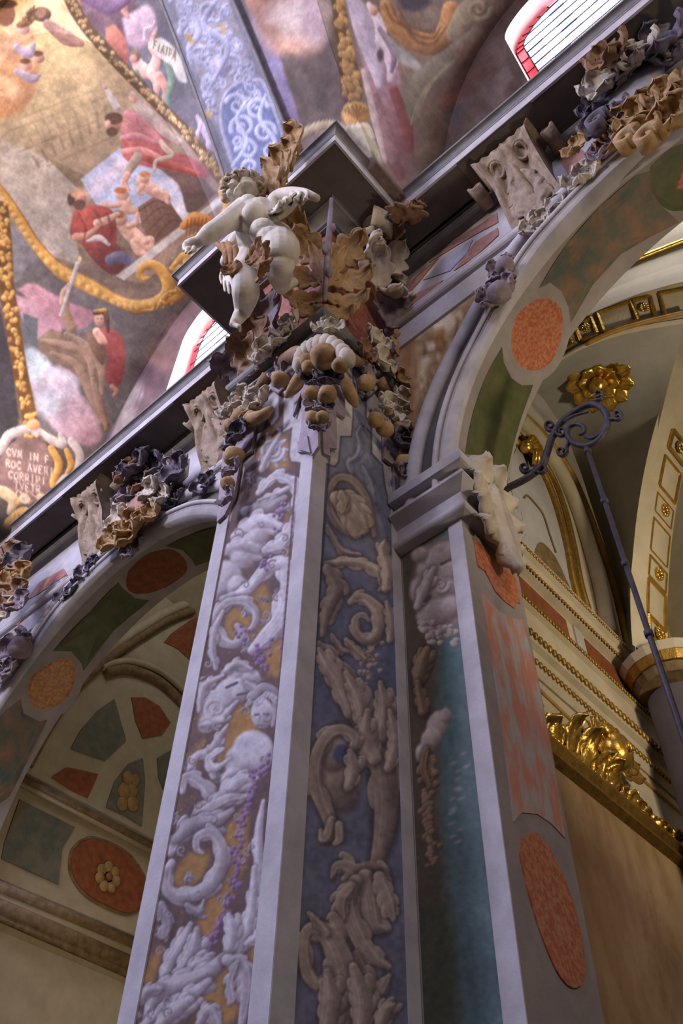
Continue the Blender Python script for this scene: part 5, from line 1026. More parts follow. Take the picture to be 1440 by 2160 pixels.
# ------------------------------------------------------------------ fruit garlands hanging below the capital
def plaque(parent, pts, side, m_='plaque_violet', th=0.03, off=0.0):
    pl = dict(x=XC + off) if side else dict(y=YP - off); return flat_panel('back_plate', pts, m_, parent, th, SID if side else FRN, **pl)
g1 = thing('fruit_garland', 'fruit and violet leaf drop hanging on the pilaster corner', 'garland', tuple(fpt(672, 940, 0)), 'stucco garlands of the capital')
plaque(g1, [(640, 905), (640, 830), (622, 882), (625, 790), (672, 770), (676, 945), (662, 965), (655, 958), (632, 958), (634, 940)], False)
plaque(g1, [(676, 945), (672, 770), (722, 800), (723, 885), (704, 872), (706, 950), (690, 948), (692, 966), (678, 960)], True)
flat_panel('finial_plate', [(634, 940), (655, 925), (662, 962), (640, 956)], 'plaque_violet', g1, .05, FRN, y=YP)
for k, (px, py, m_, r) in enumerate(((665, 800, 'stucco_dark', .17), (690, 800, 'stucco_dark', .17), (676, 785, 'stucco_violet', .15), (668, 860, 'stucco_violet', .13), (684, 858, 'stucco_violet', .12), (672, 900, 'stucco_violet', .11))): ruffle(g1, at(px, py, y=YP - .15), (0, 0, -1), DG, r, m_, 100 + k, 4)
for k, (px, py, r) in enumerate(((656, 834, .105), (690, 832, .10), (660, 882, .085), (680, 880, .07))): fruit(g1, at(px, py, y=YP - .2), r, seed=k)
g2 = thing('fruit_garland', 'swag of walnuts and cloth with ochre tails over the pilaster corner', 'garland', tuple(fpt(685, 760, 0)), 'stucco garlands of the capital')
fruit(g2, at(683, 752, y=YP - .3), .155, 'stucco_ochre', 3, 'walnut')
for k in range(11):
    a = -2.5 + 4.4 * k / 10; px, py = 684 + 52 * math.sin(a * .62) , 755 - 32 * math.cos(a * .62) + 16 * abs(a * .4); mesh_obj('cloth_fold', *sphere(at(px, py, y=YP - .24), .085, 10, 7, (.8, 1, 1.5), .05, k), 'stucco_white', g2)
for k, (px, py) in enumerate(((648, 760), (652, 775), (718, 770))): fruit(g2, at(px, py, y=YP - .26), .09, 'stucco_ochre', 8 + k)
mesh_obj('cloth_tail', *tube(catmull([fpt(640, 775, .15), fpt(625, 810, .14), fpt(602, 838, .12)], 12), [.04, .06, .07, .055, .02], 10), 'stucco_ochre', g2)
mesh_obj('cloth_tail', *tube(catmull([spt(722, 790, .15), spt(738, 830, .14), spt(752, 858, .10)], 12), [.04, .06, .07, .055, .02], 10), 'stucco_ochre', g2)
mesh_obj('cloth_swag', *tube([fpt(655, 745, .16), fpt(625, 748, .15), fpt(600, 760, .12), fpt(585, 775, .08)], [.06, .09, .07, .04], 10), 'stucco_brown', g2)
mesh_obj('cloth_swag', *tube([spt(715, 750, .16), spt(735, 755, .15), spt(765, 768, .12)], [.06, .08, .04], 10), 'stucco_brown', g2)
g3 = thing('fruit_garland', 'long fruit drop at the outer edge of the gold pilaster face', 'garland', tuple(fpt(480, 1095, 0)), 'stucco garlands of the capital')
plaque(g3, [(542, 895), (534, 955), (512, 970), (498, 1050), (478, 1090), (462, 1105), (464, 1075), (470, 1000), (480, 910), (500, 890)], False, off=0.002)
for k, (px, py, m_, r) in enumerate(((510, 850, 'stucco_white', .22), (545, 850, 'stucco_white', .20), (490, 862, 'stucco_white', .18), (530, 868, 'stucco_white', .18), (505, 918, 'stucco_dark', .17), (490, 935, 'stucco_dark', .13), (492, 990, 'stucco_violet', .14), (482, 1050, 'stucco_violet', .12))): ruffle(g3, fpt(px, py, .14), (0, 0, -1), FRN, r, m_, 130 + k, 4)
for k, (px, py, r) in enumerate(((505, 882, .12), (530, 884, .10), (488, 898, .10), (493, 962, .12), (480, 1020, .085))): fruit(g3, fpt(px, py, .16), r, seed=20 + k)
mesh_obj('cloth_tail', *tube(catmull([fpt(520, 885, .18), fpt(550, 878, .18), fpt(576, 858, .16)], 12), [.05, .065, .06, .05, .02], 10), 'stucco_ochre', g3)
g4 = thing('fruit_garland', 'long fruit drop at the inner edge of the blue pilaster face', 'garland', tuple(spt(850, 1030, 0)), 'stucco garlands of the capital')
plaque(g4, [(805, 915), (806, 970), (826, 985), (828, 1040), (850, 1060), (866, 1040), (868, 940), (850, 905)], True, off=0.002)
for k, (px, py, m_, r) in enumerate(((815, 862, 'stucco_white', .2), (845, 848, 'stucco_white', .2), (860, 875, 'stucco_white', .15), (830, 880, 'stucco_white', .17), (842, 930, 'stucco_dark', .17), (855, 925, 'stucco_dark', .14), (850, 1000, 'stucco_violet', .12))): ruffle(g4, spt(px, py, .14), (0, 0, -1), SID, r, m_, 150 + k, 4)
for k, (px, py, r) in enumerate(((792, 885, .10), (812, 905, .11), (838, 902, .10), (860, 900, .09), (853, 976, .11), (855, 1038, .08))): fruit(g4, spt(px, py, .14), r, seed=30 + k)
for k, (px, py, sd, lab) in enumerate(((590, 798, False, 'small leaf hood with a pod beside the corner swag on gold face'), (773, 805, True, 'small leaf hood with a pod beside the corner swag on blue face'))):
    g5 = thing('pod_bracket', lab, 'garland', tuple(spt(px, py, 0) if sd else fpt(px, py, 0)), 'stucco garlands of the capital'); q = spt if sd else fpt
    ruffle(g5, q(px, py - 14, .1), (0, 0, 1), SID if sd else FRN, .15, 'stucco_violet', 170 + k, 3); fruit(g5, q(px, py + 2, .16), .11, 'stucco_ochre', 60 + k, 'pod')
    mesh_obj('cloth_tail', *tube([q(px + (25 if sd else -25), py - 5, .1), q(px + (45 if sd else -50), py + 30, .08)], [.07, .05], 10), 'stucco_brown', g5)
    mesh_obj('loop', *tube([q(px - 18, py - 5, .04), q(px - 14, py + 22, .04), q(px, py + 30, .04), q(px + 18, py + 15, .04), q(px + 18, py - 8, .04)], .025, 6), 'stucco_violet', g5)
# ------------------------------------------------------------------ consoles under the cornice
def console(px, py, x, label, w_=0.78, zs=0.0):
    t = thing('console', label, 'console', (x, YW, 9.2 + zs), 'consoles under the cornice')
    prof = [(0.0, 10.64), (0.60, 10.64), (0.64, 10.56), (0.62, 10.44), (0.50, 10.30), (0.42, 10.15), (0.36, 9.95), (0.26, 9.72), (0.15, 9.52), (0.05, 9.36 + zs), (0.0, 9.30 + zs)]
    P = catmull([(a, b, 0) for a, b in prof], 40); V = []; F = []; nu = 30
    for j, (p, z, _) in enumerate(P):
        v = j / 39; hw = w_ / 2 * (1.0 - 0.22 * math.sin(v * PI) * (1 if v > .2 else .5) - 0.10 * v)
        for i in range(nu + 1):
            u = -1 + 2 * i / nu; b = (0.03 * math.cos(u * PI * 2) + 0.028 * math.sin(abs(u) * 8 + v * 15 + 2 * math.sin(6 * v)) + 0.02 * math.sin(abs(u) * 17 - v * 22)) * math.sin(v * PI) ** .6
            V.append((x + u * hw, YW - p - b - (0.03 if abs(u) > .85 else 0), z + 0.02 * math.sin(u * 8 + v * 6) * math.sin(v * PI)))
    W1 = nu + 1
    for j in range(39):
        for i in range(nu): a = j * W1 + i; F.append((a, a + 1, a + W1 + 1, a + W1))
    for i in (0, nu):
        ring = [j * W1 + i for j in range(40)]; k = len(V); V += [(V[r][0], YW, V[r][2]) for r in ring]
        for j in range(39): F.append((ring[j], ring[j + 1], k + j + 1, k + j))
    mesh_obj('body', V, F, 'console_stone', t)
    for sg in (-1, 1):
        mesh_obj('side_scroll', *volute_geo((x + sg * (w_ / 2 + .07), YW - .34, 10.52), (sg, 0, 0.2), (0, 0, -1) if sg > 0 else (0, 0, -1), (0, 1, 0), .09, .34, 1.3, .035), 'console_stone', t)
        mesh_obj('front_scroll', *tube([(x + sg * (.17 + .13 * math.cos(a) * (1 - a / 12)), YW - .57 - .035 + .16 * (.5 - .5 * math.sin(a)) , 10.36 + .13 * math.sin(a) * (1 - a / 12)) for a in np.linspace(0, 8.5, 30)], np.linspace(.035, .02, 30), 8), 'console_stone', t)
    leaf_obj('front_leaf', t, 'console_stone', (x, YW - .44, 10.12), (0, .35, -1), (0, -1, 0), .85, .26, curl=.15, lobes=4, seed=int(px), cup=.1, th=.05, lean=-.05, crump=.15)
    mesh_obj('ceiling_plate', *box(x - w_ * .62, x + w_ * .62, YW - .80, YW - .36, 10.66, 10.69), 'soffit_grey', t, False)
    return t
XRc = at(1095, 385, y=3.7).x
console(1095, 385, XRc, 'carved brown console with gilt scrolls beside the large blue shield cartouche', .85)
console(430, 930, at(435, 925, y=3.75).x, 'carved brown console nearest the gold pilaster face', .8, -.15)
console(175, 1150, at(172, 1150, y=3.75).x, 'carved brown console beyond the pink shield cartouche', .8, -.15)

# ------------------------------------------------------------------ cartouches and clusters over the arches
def wpt(px, py, p):
    q = at(px, py, y=YW - p); return q if q.z < 10.38 else at(px, py, z=10.38)
def cluster(t, items, p, seed, up=(0, 0, 1), out=(0, -1, -.35)):
    for k, (px, py, r, m_) in enumerate(items): ruffle(t, wpt(px, py, p + .03 * (k % 3)), Vector(up), Vector(out), r, m_, seed + k, 4)
c1 = thing('shield_cartouche', 'large stucco cartouche with blue shield and ochre leaves at arch crown', 'cartouche', tuple(wpt(1340, 250, .2)), 'cartouches over the arches')
mesh_obj('shield', *sphere(wpt(1325, 190, .25), .42, 20, 12, (1.0, .35, 1.15), .02, 1), 'marble_bluegrey', c1)
cluster(c1, [(1285, 120, .30, 'stucco_brown'), (1350, 115, .30, 'stucco_white'), (1335, 135, .24, 'stucco_white'), (1275, 180, .28, 'stucco_white'), (1310, 175, .2, 'stucco_white'), (1262, 225, .26, 'stucco_dark'), (1268, 265, .30, 'stucco_dark'), (1300, 255, .24, 'stucco_dark'), (1400, 90, .34, 'stucco_dark'), (1430, 110, .3, 'stucco_violet'), (1320, 265, .28, 'stucco_ochre'), (1350, 250, .28, 'stucco_ochre'), (1385, 240, .34, 'stucco_ochre'), (1420, 200, .34, 'stucco_ochre'), (1360, 285, .26, 'stucco_ochre'), (1300, 300, .24, 'stucco_brown'), (1430, 250, .3, 'stucco_ochre'), (1212, 315, .18, 'stucco_ochre'), (1270, 320, .2, 'stucco_violet')], .28, 200)
for k, (px, py) in enumerate(((1368, 295), (1325, 300))): mesh_obj('shell_eye', *volute_geo(wpt(px, py, .5), (1, 0, 0), (0, 0, 1), (0, 1, 0), .13, .2, 1.2, .07), 'stucco_ochre', c1)
mesh_obj('shell_scroll', *volute_geo(wpt(1262, 262, .52), (1, 0, .2), (-.2, 0, 1), (0, 1, 0), .13, .2, 1.4, .05), 'stucco_dark', c1)
c2 = thing('shield_cartouche', 'stucco cartouche with small pink shield above the dim chapel arch', 'cartouche', tuple(wpt(300, 1080, .2)), 'cartouches over the arches')
mesh_obj('shield', *sphere(wpt(298, 1072, .25), .34, 18, 12, (1.0, .4, 1.25), .02, 1), 'marble_rose', c2)
cluster(c2, [(290, 985, .34, 'stucco_dark'), (325, 990, .3, 'stucco_dark'), (270, 1000, .28, 'stucco_brown'), (350, 1005, .3, 'stucco_violet'), (300, 1020, .26, 'stucco_brown'), (320, 1035, .26, 'stucco_white'), (345, 1050, .24, 'stucco_white'), (265, 1050, .26, 'stucco_violet'), (375, 995, .3, 'stucco_dark'), (285, 1040, .2, 'stucco_dark'), (250, 1100, .28, 'stucco_white'), (275, 1110, .3, 'stucco_ochre'), (295, 1100, .26, 'stucco_ochre'), (240, 1140, .3, 'stucco_ochre'), (275, 1130, .26, 'stucco_ochre'), (325, 1085, .22, 'stucco_ochre')], .3, 240)
# single clusters along the archivolts
for k, (px, py, r, m_, lab, n_) in enumerate(((1048, 625, .26, 'stucco_violet', 'violet bell shaped leaf on the archivolt over the orange oval', 3), (1060, 568, .20, 'stucco_violet', 'round violet bud above the bell leaf on the archivolt', 1), (1128, 480, .20, 'stucco_white', 'pale leaf knot on the archivolt below the carved console', 2), (1232, 378, .26, 'stucco_white', 'pale pierced shell on the archivolt beside the console', 2), (1175, 430, .14, 'stucco_white', 'small pale curl between two shells of the archivolt', 1), (365, 1058, .24, 'stucco_dark', 'dark leaf knot on the left archivolt beside the shield', 2), (430, 1030, .2, 'stucco_dark', 'dark leaf sprig where the left archivolt meets the pilaster', 2), (280, 1160, .2, 'stucco_violet', 'violet leaf knot hanging under the pink shield', 2), (186, 1205, .24, 'stucco_dark', 'dark leaf knot on the left archivolt below the far console', 2), (140, 1258, .2, 'stucco_dark', 'small dark leaf on the left archivolt by the inlaid frieze', 2), (38, 1375, .34, 'stucco_violet', 'violet leaf cluster on the left archivolt near the amber oval', 3), (15, 1420, .24, 'stucco_violet', 'lowest violet leaf of the left archivolt cluster', 2))):
    t = thing('archivolt_leaf', lab, 'stucco leaf', tuple(wpt(px, py, .1)), 'leaf clusters along the archivolts')
    ruffle(t, wpt(px, py, .16), (-.5, 0, -1), (0, -1, -.3), r, m_, 300 + k, 4)
    if n_ > 1: ruffle(t, wpt(px + 12, py - 14, .2), (.6, 0, 1), (0, -1, -.2), r * .75, m_, 330 + k, 4)
    if n_ > 2 or k == 1: mesh_obj('bud', *sphere(wpt(px + 4, py - 8, .28), r * .5, 12, 8, (1, 1, 1), .06, k), m_, t)
# far pilaster capital leaves
for k, (px, py, r, m_) in enumerate(((15, 1185, .4, 'stucco_brown'), (35, 1220, .34, 'stucco_ochre'), (10, 1245, .36, 'stucco_ochre'), (30, 1262, .3, 'stucco_brown'), (5, 1290, .3, 'stucco_white'), (38, 1275, .22, 'stucco_violet'), (5, 1215, .3, 'stucco_ochre'), (45, 1180, .3, 'stucco_dark'))): ruffle(pil2, at(px, py, y=YW - .75), (0, 0, 1), (.4, -1, -.2), r, m_, 360 + k, 4, 'acanthus_leaf')
# gilded plume standing on the cornice edge by the cherub
t = thing('gilded_plume', 'ochre leaf plume standing on the cornice edge behind the cherub', 'ornament', tuple(at(590, 400, y=2.05)), None)
for k, (px, py, ln, w_, c_) in enumerate(((583, 425, .75, .16, .5), (600, 385, .6, .2, .9), (625, 330, .55, .2, 1.0), (612, 360, .5, .18, .9), (590, 410, .6, .14, .3))): leaf_obj('leaf', t, 'stucco_ochre', at(px, py, y=2.02), (.15 + .1 * k, -.2, 1), (-.3, -1, 0), ln, w_, curl=c_, lobes=3, seed=380 + k, crump=.25, lean=.1)
# ------------------------------------------------------------------ gilded chapel seen through the right arch
XS = -2.72                                             # side wall of the chapel
YR = 7.2                                               # plane of its far arch
ch = thing('wall_chapel', 'cream side wall of the gilded chapel', None, (XS, 6.5, 0), kind='structure')
mesh_obj('wall_face', [(XS, YB, -1.6), (XS, 9.6, -1.6), (XS, 9.6, 13), (XS, YB, 13)], [(0, 1, 2, 3)], 'chapel_cream', ch, False)
mesh_obj('return_face', [(XS, YB, -1.6), (XS, YB, 12), (AR[0] - AR[2], YB, 12), (AR[0] - AR[2], YB, -1.6)], [(0, 1, 2, 3)], 'chapel_cream', ch, False)
V, F = revolve_arch([(AR[2], YB), (AR[2] + .4, YB)], AR[0], AR[1], 0, PI, 60); mesh_obj('inner_arch_face', V, F, 'chapel_cream', ch, False)
mesh_obj('back_face', [(-4, 9.6, -1.6), (6, 9.6, -1.6), (6, 9.6, 13), (-4, 9.6, 13)], [(0, 1, 2, 3)], 'chapel_beige', ch, False)
mesh_obj('far_side_face', [(4.3, YB, -1.6), (4.3, 9.6, -1.6), (4.3, 9.6, 13), (4.3, YB, 13)], [(3, 2, 1, 0)], 'chapel_cream', ch, False)
# entablature along the side wall, with gilded rows
def xs(px, py): return at(px, py, x=XS)
zc = xs(1240, 1395).z
ent = thing('trim_5', 'cream and gilt entablature of the chapel side wall', None, (XS, 6.5, zc), kind='structure')
ypath = [(XS, 9.5), (XS, YB - .02)]
def zline(px, py, p=0.0): return at(px, py, x=XS + p).z
zA = zline(1105, 1265, .1); zB = zline(1120, 1340, .1); zC = zline(1130, 1400, .05); zT = zline(1100, 1180, .16); zTT = zline(1090, 1150, .2)
pathy = [(XS, 9.5), (XS, YB)]
Acc().add(*sweep_xy([(0, zTT + .12), (.22, zTT + .12), (.22, zTT + .02), (.18, zTT), (.16, zT + .05), (.12, zT), (.04, zT - .02), (.04, zA + .10), (.09, zA + .08), (.10, zA), (.06, zA - .02), (.06, zB + .1), (.10, zB + .08), (.10, zB - .05), (.05, zB - .08), (.05, zC), (.02, zC - .1), (0, zC - .1)], [pathy[1], pathy[0]])).build('moulding', 'chapel_cream', ent, False)
# NB sweep runs outward on the right of travel; mirror check is done by normals below
def gilt_row(z, p, r, bead):
    a = Acc(); n = int((9.4 - YB) / bead)
    for k in range(n): a.add(*sphere((XS + p, YB + .1 + bead * k, z), r, 6, 4, (.7, bead / r * .42, 1)))
    o_ = a.build('gilt_beading', 'gold_dull', ent); o_['kind'] = 'stuff'
gilt_row(zA + .04, .105, .028, .05); gilt_row(zB + .02, .11, .042, .075); gilt_row(zC + .02, .055, .034, .065); gilt_row(zTT + .05, .225, .024, .05); gilt_row(zT + .01, .145, .022, .05)
for y0, y1 in ((5.3, 6.15), (6.5, 7.6)): mesh_obj('frieze_panel', *box(XS + .03, XS + .05, y0, y1, zA + .14, zT - .06), 'marble_rust', ent, False)
for y0 in (5.1, 6.28): mesh_obj('frieze_block', *box(XS + .03, XS + .06, y0, y0 + .16, zA + .12, zT - .04), 'chapel_grey', ent, False)
for a, b in (((1135, 1455), (1245, 1560)), ((1290, 1590), (1440, 1720))): mesh_obj('gilt_fillet', *tube([xs(*a), xs(*b)], .022, 6), 'gold_paint', ch)
# lunette mouldings (gilded arcs) and pale ground on the side wall
def arc_on_side(pts, r, m_, name, dx=.03, par=ch):
    P = catmull([at(px, py, x=XS + dx) for px, py in pts], 40); return mesh_obj(name, *tube(P, r, 8), m_, par)
arc_on_side([(1085, 930), (1120, 962), (1150, 1010), (1175, 1075), (1195, 1150), (1210, 1230), (1228, 1290)], .05, 'gold_dull', 'gilt_arc')
arc_on_side([(1092, 915), (1130, 950), (1165, 1005), (1190, 1070), (1210, 1150), (1225, 1230), (1245, 1300)], .035, 'gold_dull', 'gilt_arc')
arc_on_side([(1105, 900), (1150, 950), (1195, 1030), (1222, 1050)], .03, 'gold_dull', 'gilt_arc')
arc_on_side([(1100, 870), (1150, 920), (1200, 990), (1240, 1080), (1290, 1220), (1330, 1385)], .045, 'gold_paint', 'gilt_arc', .10)
arc_on_side([(1098, 885), (1140, 930), (1185, 1000), (1222, 1090), (1260, 1220), (1285, 1340)], .10, 'chapel_cream', 'arch_moulding', .06)
flat_panel('lunette_ground', [(1070, 990), (1090, 940), (1130, 985), (1160, 1040), (1185, 1110), (1200, 1180), (1215, 1270), (1100, 1170)], 'chapel_grey', ch, .01, SID, x=XS)
flat_panel('painted_shade', [(1118, 1190), (1135, 1145), (1165, 1170), (1190, 1220), (1200, 1255)], 'moulding_brown', ch, .014, SID, True, x=XS)
arc_on_side([(1105, 1050), (1112, 1045), (1128, 1062), (1145, 1085), (1160, 1130), (1172, 1165)], .012, 'moulding_brown', 'painted_twig', .02)
# gilded shell on the lunette moulding
sh = thing('gilded_shell', 'gilded scallop shell on the chapel lunette moulding behind the iron bracket', 'ornament', tuple(xs(1110, 960)))
for k in range(9): a = -1.3 + 2.6 * k / 8; b = xs(1096, 952); e = b + Vector((.06, .34 * math.cos(a), .30 * math.sin(a) + .02)); mesh_obj('rib', *tube([b + Vector((.05, 0, 0)), (b + e) / 2 + Vector((.16, 0, 0)), e + Vector((.05, 0, 0))], [.02, .05, .035], 8), 'gold', sh)
mesh_obj('hinge', *sphere(xs(1096, 952) + Vector((.1, 0, 0)), .09, 10, 8), 'gold', sh)
# pendentive with gilded rosette, dome ring with gilt coffers
Lp = catmull([at(px, py, x=XS + .08) for px, py in ((1040, 830), (1100, 850), (1160, 910), (1205, 985), (1245, 1080), (1295, 1220), (1330, 1385))], 24)
Rp = catmull([at(px, py, y=YR) for px, py in ((1445, 660), (1432, 720), (1412, 800), (1388, 900), (1368, 1010), (1350, 1150), (1338, 1385))], 24)
ZR = 9.35
Tp = catmull([at(px, py, z=ZR) for px, py in ((1110, 812), (1165, 768), (1220, 737), (1290, 705), (1370, 682), (1445, 664))], 24)
V = []
for j in range(24):
    t = j / 23
    for i in range(24):
        s_1 = i / 23; q = Lp[j] * (1 - s_1) + Rp[j] * s_1; top = Tp[i] - (Lp[0] * (1 - s_1) + Rp[0] * s_1); V.append(q + top * (1 - t) ** 2.2)
F = [(j * 24 + i, j * 24 + i + 1, (j + 1) * 24 + i + 1, (j + 1) * 24 + i) for j in range(23) for i in range(23)]
dome = thing('trim_6', 'grey pendentive and cream dome ring of the gilded chapel', None, tuple(Tp[12]), kind='structure')
mesh_obj('pendentive', V, F, 'chapel_grey', dome)
def pend(i, j): return Vector(V[int(j) * 24 + int(i)])
inw = Vector((.55, -.35, -.75)).normalized()
mesh_obj('gilt_fillet', *tube(catmull([at(px, py, y=YR - .05) for px, py in ((1428, 690), (1408, 780), (1385, 880), (1362, 1000), (1345, 1130), (1330, 1260))], 30), .03, 6), 'gold_paint', dome)
mesh_obj('gilt_fillet', *tube(catmull([Vector(p) + Vector((.05, -.05, -.06)) for p in Tp[10:]], 20), .03, 6), 'gold_paint', dome)
# ring above the pendentive: band with coffers and the shell rising over it
C0 = catmull([tuple(at(px, py, z=ZR)) for px, py in ((1090, 815), (1169, 763), (1235, 727), (1319, 699), (1438, 677), (1500, 668))], 48)
C1 = catmull([tuple(at(px, py, z=ZR + .42)) for px, py in ((1090, 760), (1165, 702), (1235, 667), (1330, 627), (1440, 596), (1500, 582))], 48)
C2 = catmull([tuple(at(px, py, z=ZR + 1.3)) for px, py in ((1060, 720), (1150, 660), (1240, 600), (1330, 556), (1440, 512), (1520, 480))], 48)
C3 = catmull([tuple(at(px, py, z=ZR + 2.0)) for px, py in ((1000, 640), (1100, 560), (1200, 500), (1320, 440), (1440, 400), (1560, 360))], 48)
rows = []
for i in range(48):
    up_ = Vector((0, 0, .03)); q0, q1, q2, q3 = Vector(C0[i]), Vector(C1[i]), Vector(C2[i]), Vector(C3[i]); dn = Vector((.05, -.02, -.05))
    rows.append([q0 - up_ * 2, q0 + dn, q0 + dn + up_, q0 + up_ * 1.5, q1 - up_, q1 + dn * 1.2, q1 + dn * 1.2 + up_, q1 + up_ * 2, q1.lerp(q2, .5) + Vector((0, .06, .08)), q2, q2 + dn, q2 + dn + up_, q2 + up_ * 2, q3])
nr = len(rows[0]); V2 = [q for r_ in rows for q in r_]; F2 = [(i * nr + k, i * nr + k + 1, (i + 1) * nr + k + 1, (i + 1) * nr + k) for i in range(47) for k in range(nr - 1)]
mesh_obj('dome_ring', V2, F2, 'chapel_cream', dome, False)
mesh_obj('gilt_fillet', *tube([Vector(q) + Vector((.06, -.03, -.04)) for q in C2[10:]], .035, 6), 'gold', dome)
mesh_obj('chapel_ceiling', [(-4, YB, 12.6), (5, YB, 12.6), (5, 10, 12.6), (-4, 10, 12.6)], [(0, 1, 2, 3)], 'chapel_cream', dome, False)
def coffer(par, c, u, v, n, w_, h, rose, lab=None):
    """gilt frame: four bars; optional rosette of petals"""
    c, u, v, n = Vector(c), Vector(u).normalized(), Vector(v).normalized(), Vector(n).normalized()
    t = thing('gilt_coffer', lab, 'coffer', tuple(c), 'gilt coffers of the chapel'); cs = [c + u * sx * w_ / 2 + v * sy * h / 2 for sx, sy in ((-1, -1), (1, -1), (1, 1), (-1, 1))]
    for i in range(4): mesh_obj('frame_bar', *tube([cs[i], cs[(i + 1) % 4]], .026, 6), 'gold', t, False)
    if rose:
        rs_ = mesh_obj('rosette', *sphere(c + n * .05, w_ * .1, 8, 6), 'gold', t)
        for k in range(8): a = k * PI / 4; d = u * math.cos(a) + v * math.sin(a); mesh_obj('petal', *sphere(c + d * w_ * .2 + n * .03, w_ * .11, 7, 5), 'gold', rs_)
    return t
ct = [((1178, 740), 0, 'first'), ((1242, 697), 1, 'lower square'), ((1300, 669), 0, 'lower oblong'), ((1357, 645), 1, 'upper square'), ((1425, 622), 0, 'upper oblong')]
MID = (C0 + C1) / 2; mpx = to_px(MID)
for (px, py), rose, nm in ct:
    i = int(np.argmin(((mpx - np.array([px, py])) ** 2).sum(1))); i = min(max(i, 1), 46); u_ = Vector(MID[i + 1] - MID[i - 1]).normalized(); v_1 = Vector(C1[i] - C0[i]); wv = v_1.length; v_1.normalize(); v_1 = (v_1 - u_ * v_1.dot(u_)).normalized(); n = u_.cross(v_1); n = n if n.dot(-Vector(MID[i])) > 0 else -n
    coffer(dome, Vector(MID[i]) + n * .015, u_, v_1, n, .20 if rose else .40, wv * .62, rose, ('gilt square coffer with rosette' if rose else 'gilt oblong coffer') + ' on the dome ring, ' + {'first': 'lowest, cut by the arch', 'lower square': 'square nearest the arch soffit', 'lower oblong': 'oblong between the two rosettes', 'upper square': 'square further up the ring', 'upper oblong': 'oblong at the picture edge'}[nm])
# far arch with gilt coffers descending to the column capital
Bc = catmull([at(px, py, y=YR + .12) for px, py in ((1470, 790), (1448, 865), (1425, 945), (1410, 1010), (1398, 1080), (1390, 1145), (1385, 1210), (1381, 1275), (1383, 1340), (1388, 1400))], 60)
Vb = []; Fb = []
for i, q in enumerate(Bc):
    d = Vector(Bc[min(i + 1, 59)] - Bc[max(i - 1, 0)]).normalized(); nn = Vector((-d.z, 0, d.x)); nn = nn if nn.x > 0 else -nn
    for a, b in ((-.06, -.42), (-.03, -.26), (0, -.22), (0, .26), (-.02, .30), (-.4, .32)): Vb.append(Vector(q) + Vector((0, b, 0)) + nn * a)
for i in range(59):
    for k in range(5): Fb.append((i * 6 + k, i * 6 + k + 1, (i + 1) * 6 + k + 1, (i + 1) * 6 + k))
mesh_obj('far_arch', Vb, Fb, 'chapel_cream', dome)
nm_ = ['rosette coffer high on the far arch, at the picture edge', 'oblong coffer of the far arch below the top rosette', 'second rosette coffer down the far arch', 'oblong coffer of the far arch above the iron rod crossing', 'third rosette coffer down the far arch', 'lowest oblong coffer of the far arch, above the column']
for k, (px, py, rose) in enumerate(((1430, 945, 1), (1410, 1012, 0), (1396, 1078, 1), (1388, 1145, 0), (1383, 1212, 1), (1382, 1276, 0), (1385, 1338, 1), (1390, 1396, 0))):
    q = at(px, py, y=YR + .14); d = Vector(at(px, py + 12, y=YR + .14) - q).normalized(); i = int(np.argmin([(Vector(b) - q).length for b in Bc])); d = Vector(Bc[min(i + 1, 59)] - Bc[max(i - 1, 0)]).normalized(); nn = Vector((-d.z, 0, d.x)); nn = nn if nn.x > 0 else -nn
    lb = ['gilt rosette square highest on the far chapel arch', 'gilt oblong coffer highest on the far chapel arch', 'gilt rosette square second down the far chapel arch', 'gilt oblong coffer second down the far chapel arch', 'gilt rosette square third down the far chapel arch', 'gilt oblong coffer third down, just left of the iron rod', 'gilt rosette square behind the iron rod', 'gilt oblong coffer lowest on the far arch over the column'][k]
    coffer(dome, Vector(q) + nn * .01, d, (0, 1, 0), nn, .27 if rose else .46, .38, rose, lb)
# rosette on the pendentive
rc = Vector(at(1266, 792, y=6.55)); i_, j_ = min(((i, j) for i in range(24) for j in range(24)), key=lambda q: sum((to_px(np.array(pend(*q))) - np.array([1266, 792])) ** 2))
rc = pend(i_, j_); du = (pend(min(i_ + 2, 23), j_) - pend(max(i_ - 2, 0), j_)).normalized(); dv = (pend(i_, min(j_ + 2, 23)) - pend(i_, max(j_ - 2, 0))).normalized(); rn = du.cross(dv).normalized()
if rn.dot(-rc) < 0: rn = -rn
rn = (rn + (-rc).normalized() * .9).normalized(); du = (du - rn * du.dot(rn)).normalized()
ro = thing('gilded_rosette', 'large gilded flower rosette on the grey chapel pendentive', 'rosette', tuple(rc)); dv = rn.cross(du)
for ring, (n_, r0, ln, wd, h) in enumerate(((11, .09, .36, .135, .05), (8, .04, .22, .11, .12))):
    for k in range(n_):
        a = 2 * PI * k / n_ + ring * .3; d = du * math.cos(a) + dv * math.sin(a)
        leaf_obj('petal', ro, 'gold', rc + rn * h + d * r0, d, rn, ln, wd, curl=-.35 if ring == 0 else -.1, lobes=1, cup=-.35, th=.03, seed=400 + k, nu=10, nv=14, lean=.35, split=.05, tip=.6)
mesh_obj('centre', *sphere(rc + rn * .2, .12, 14, 10, (1, 1, 1), .03), 'gold', ro)
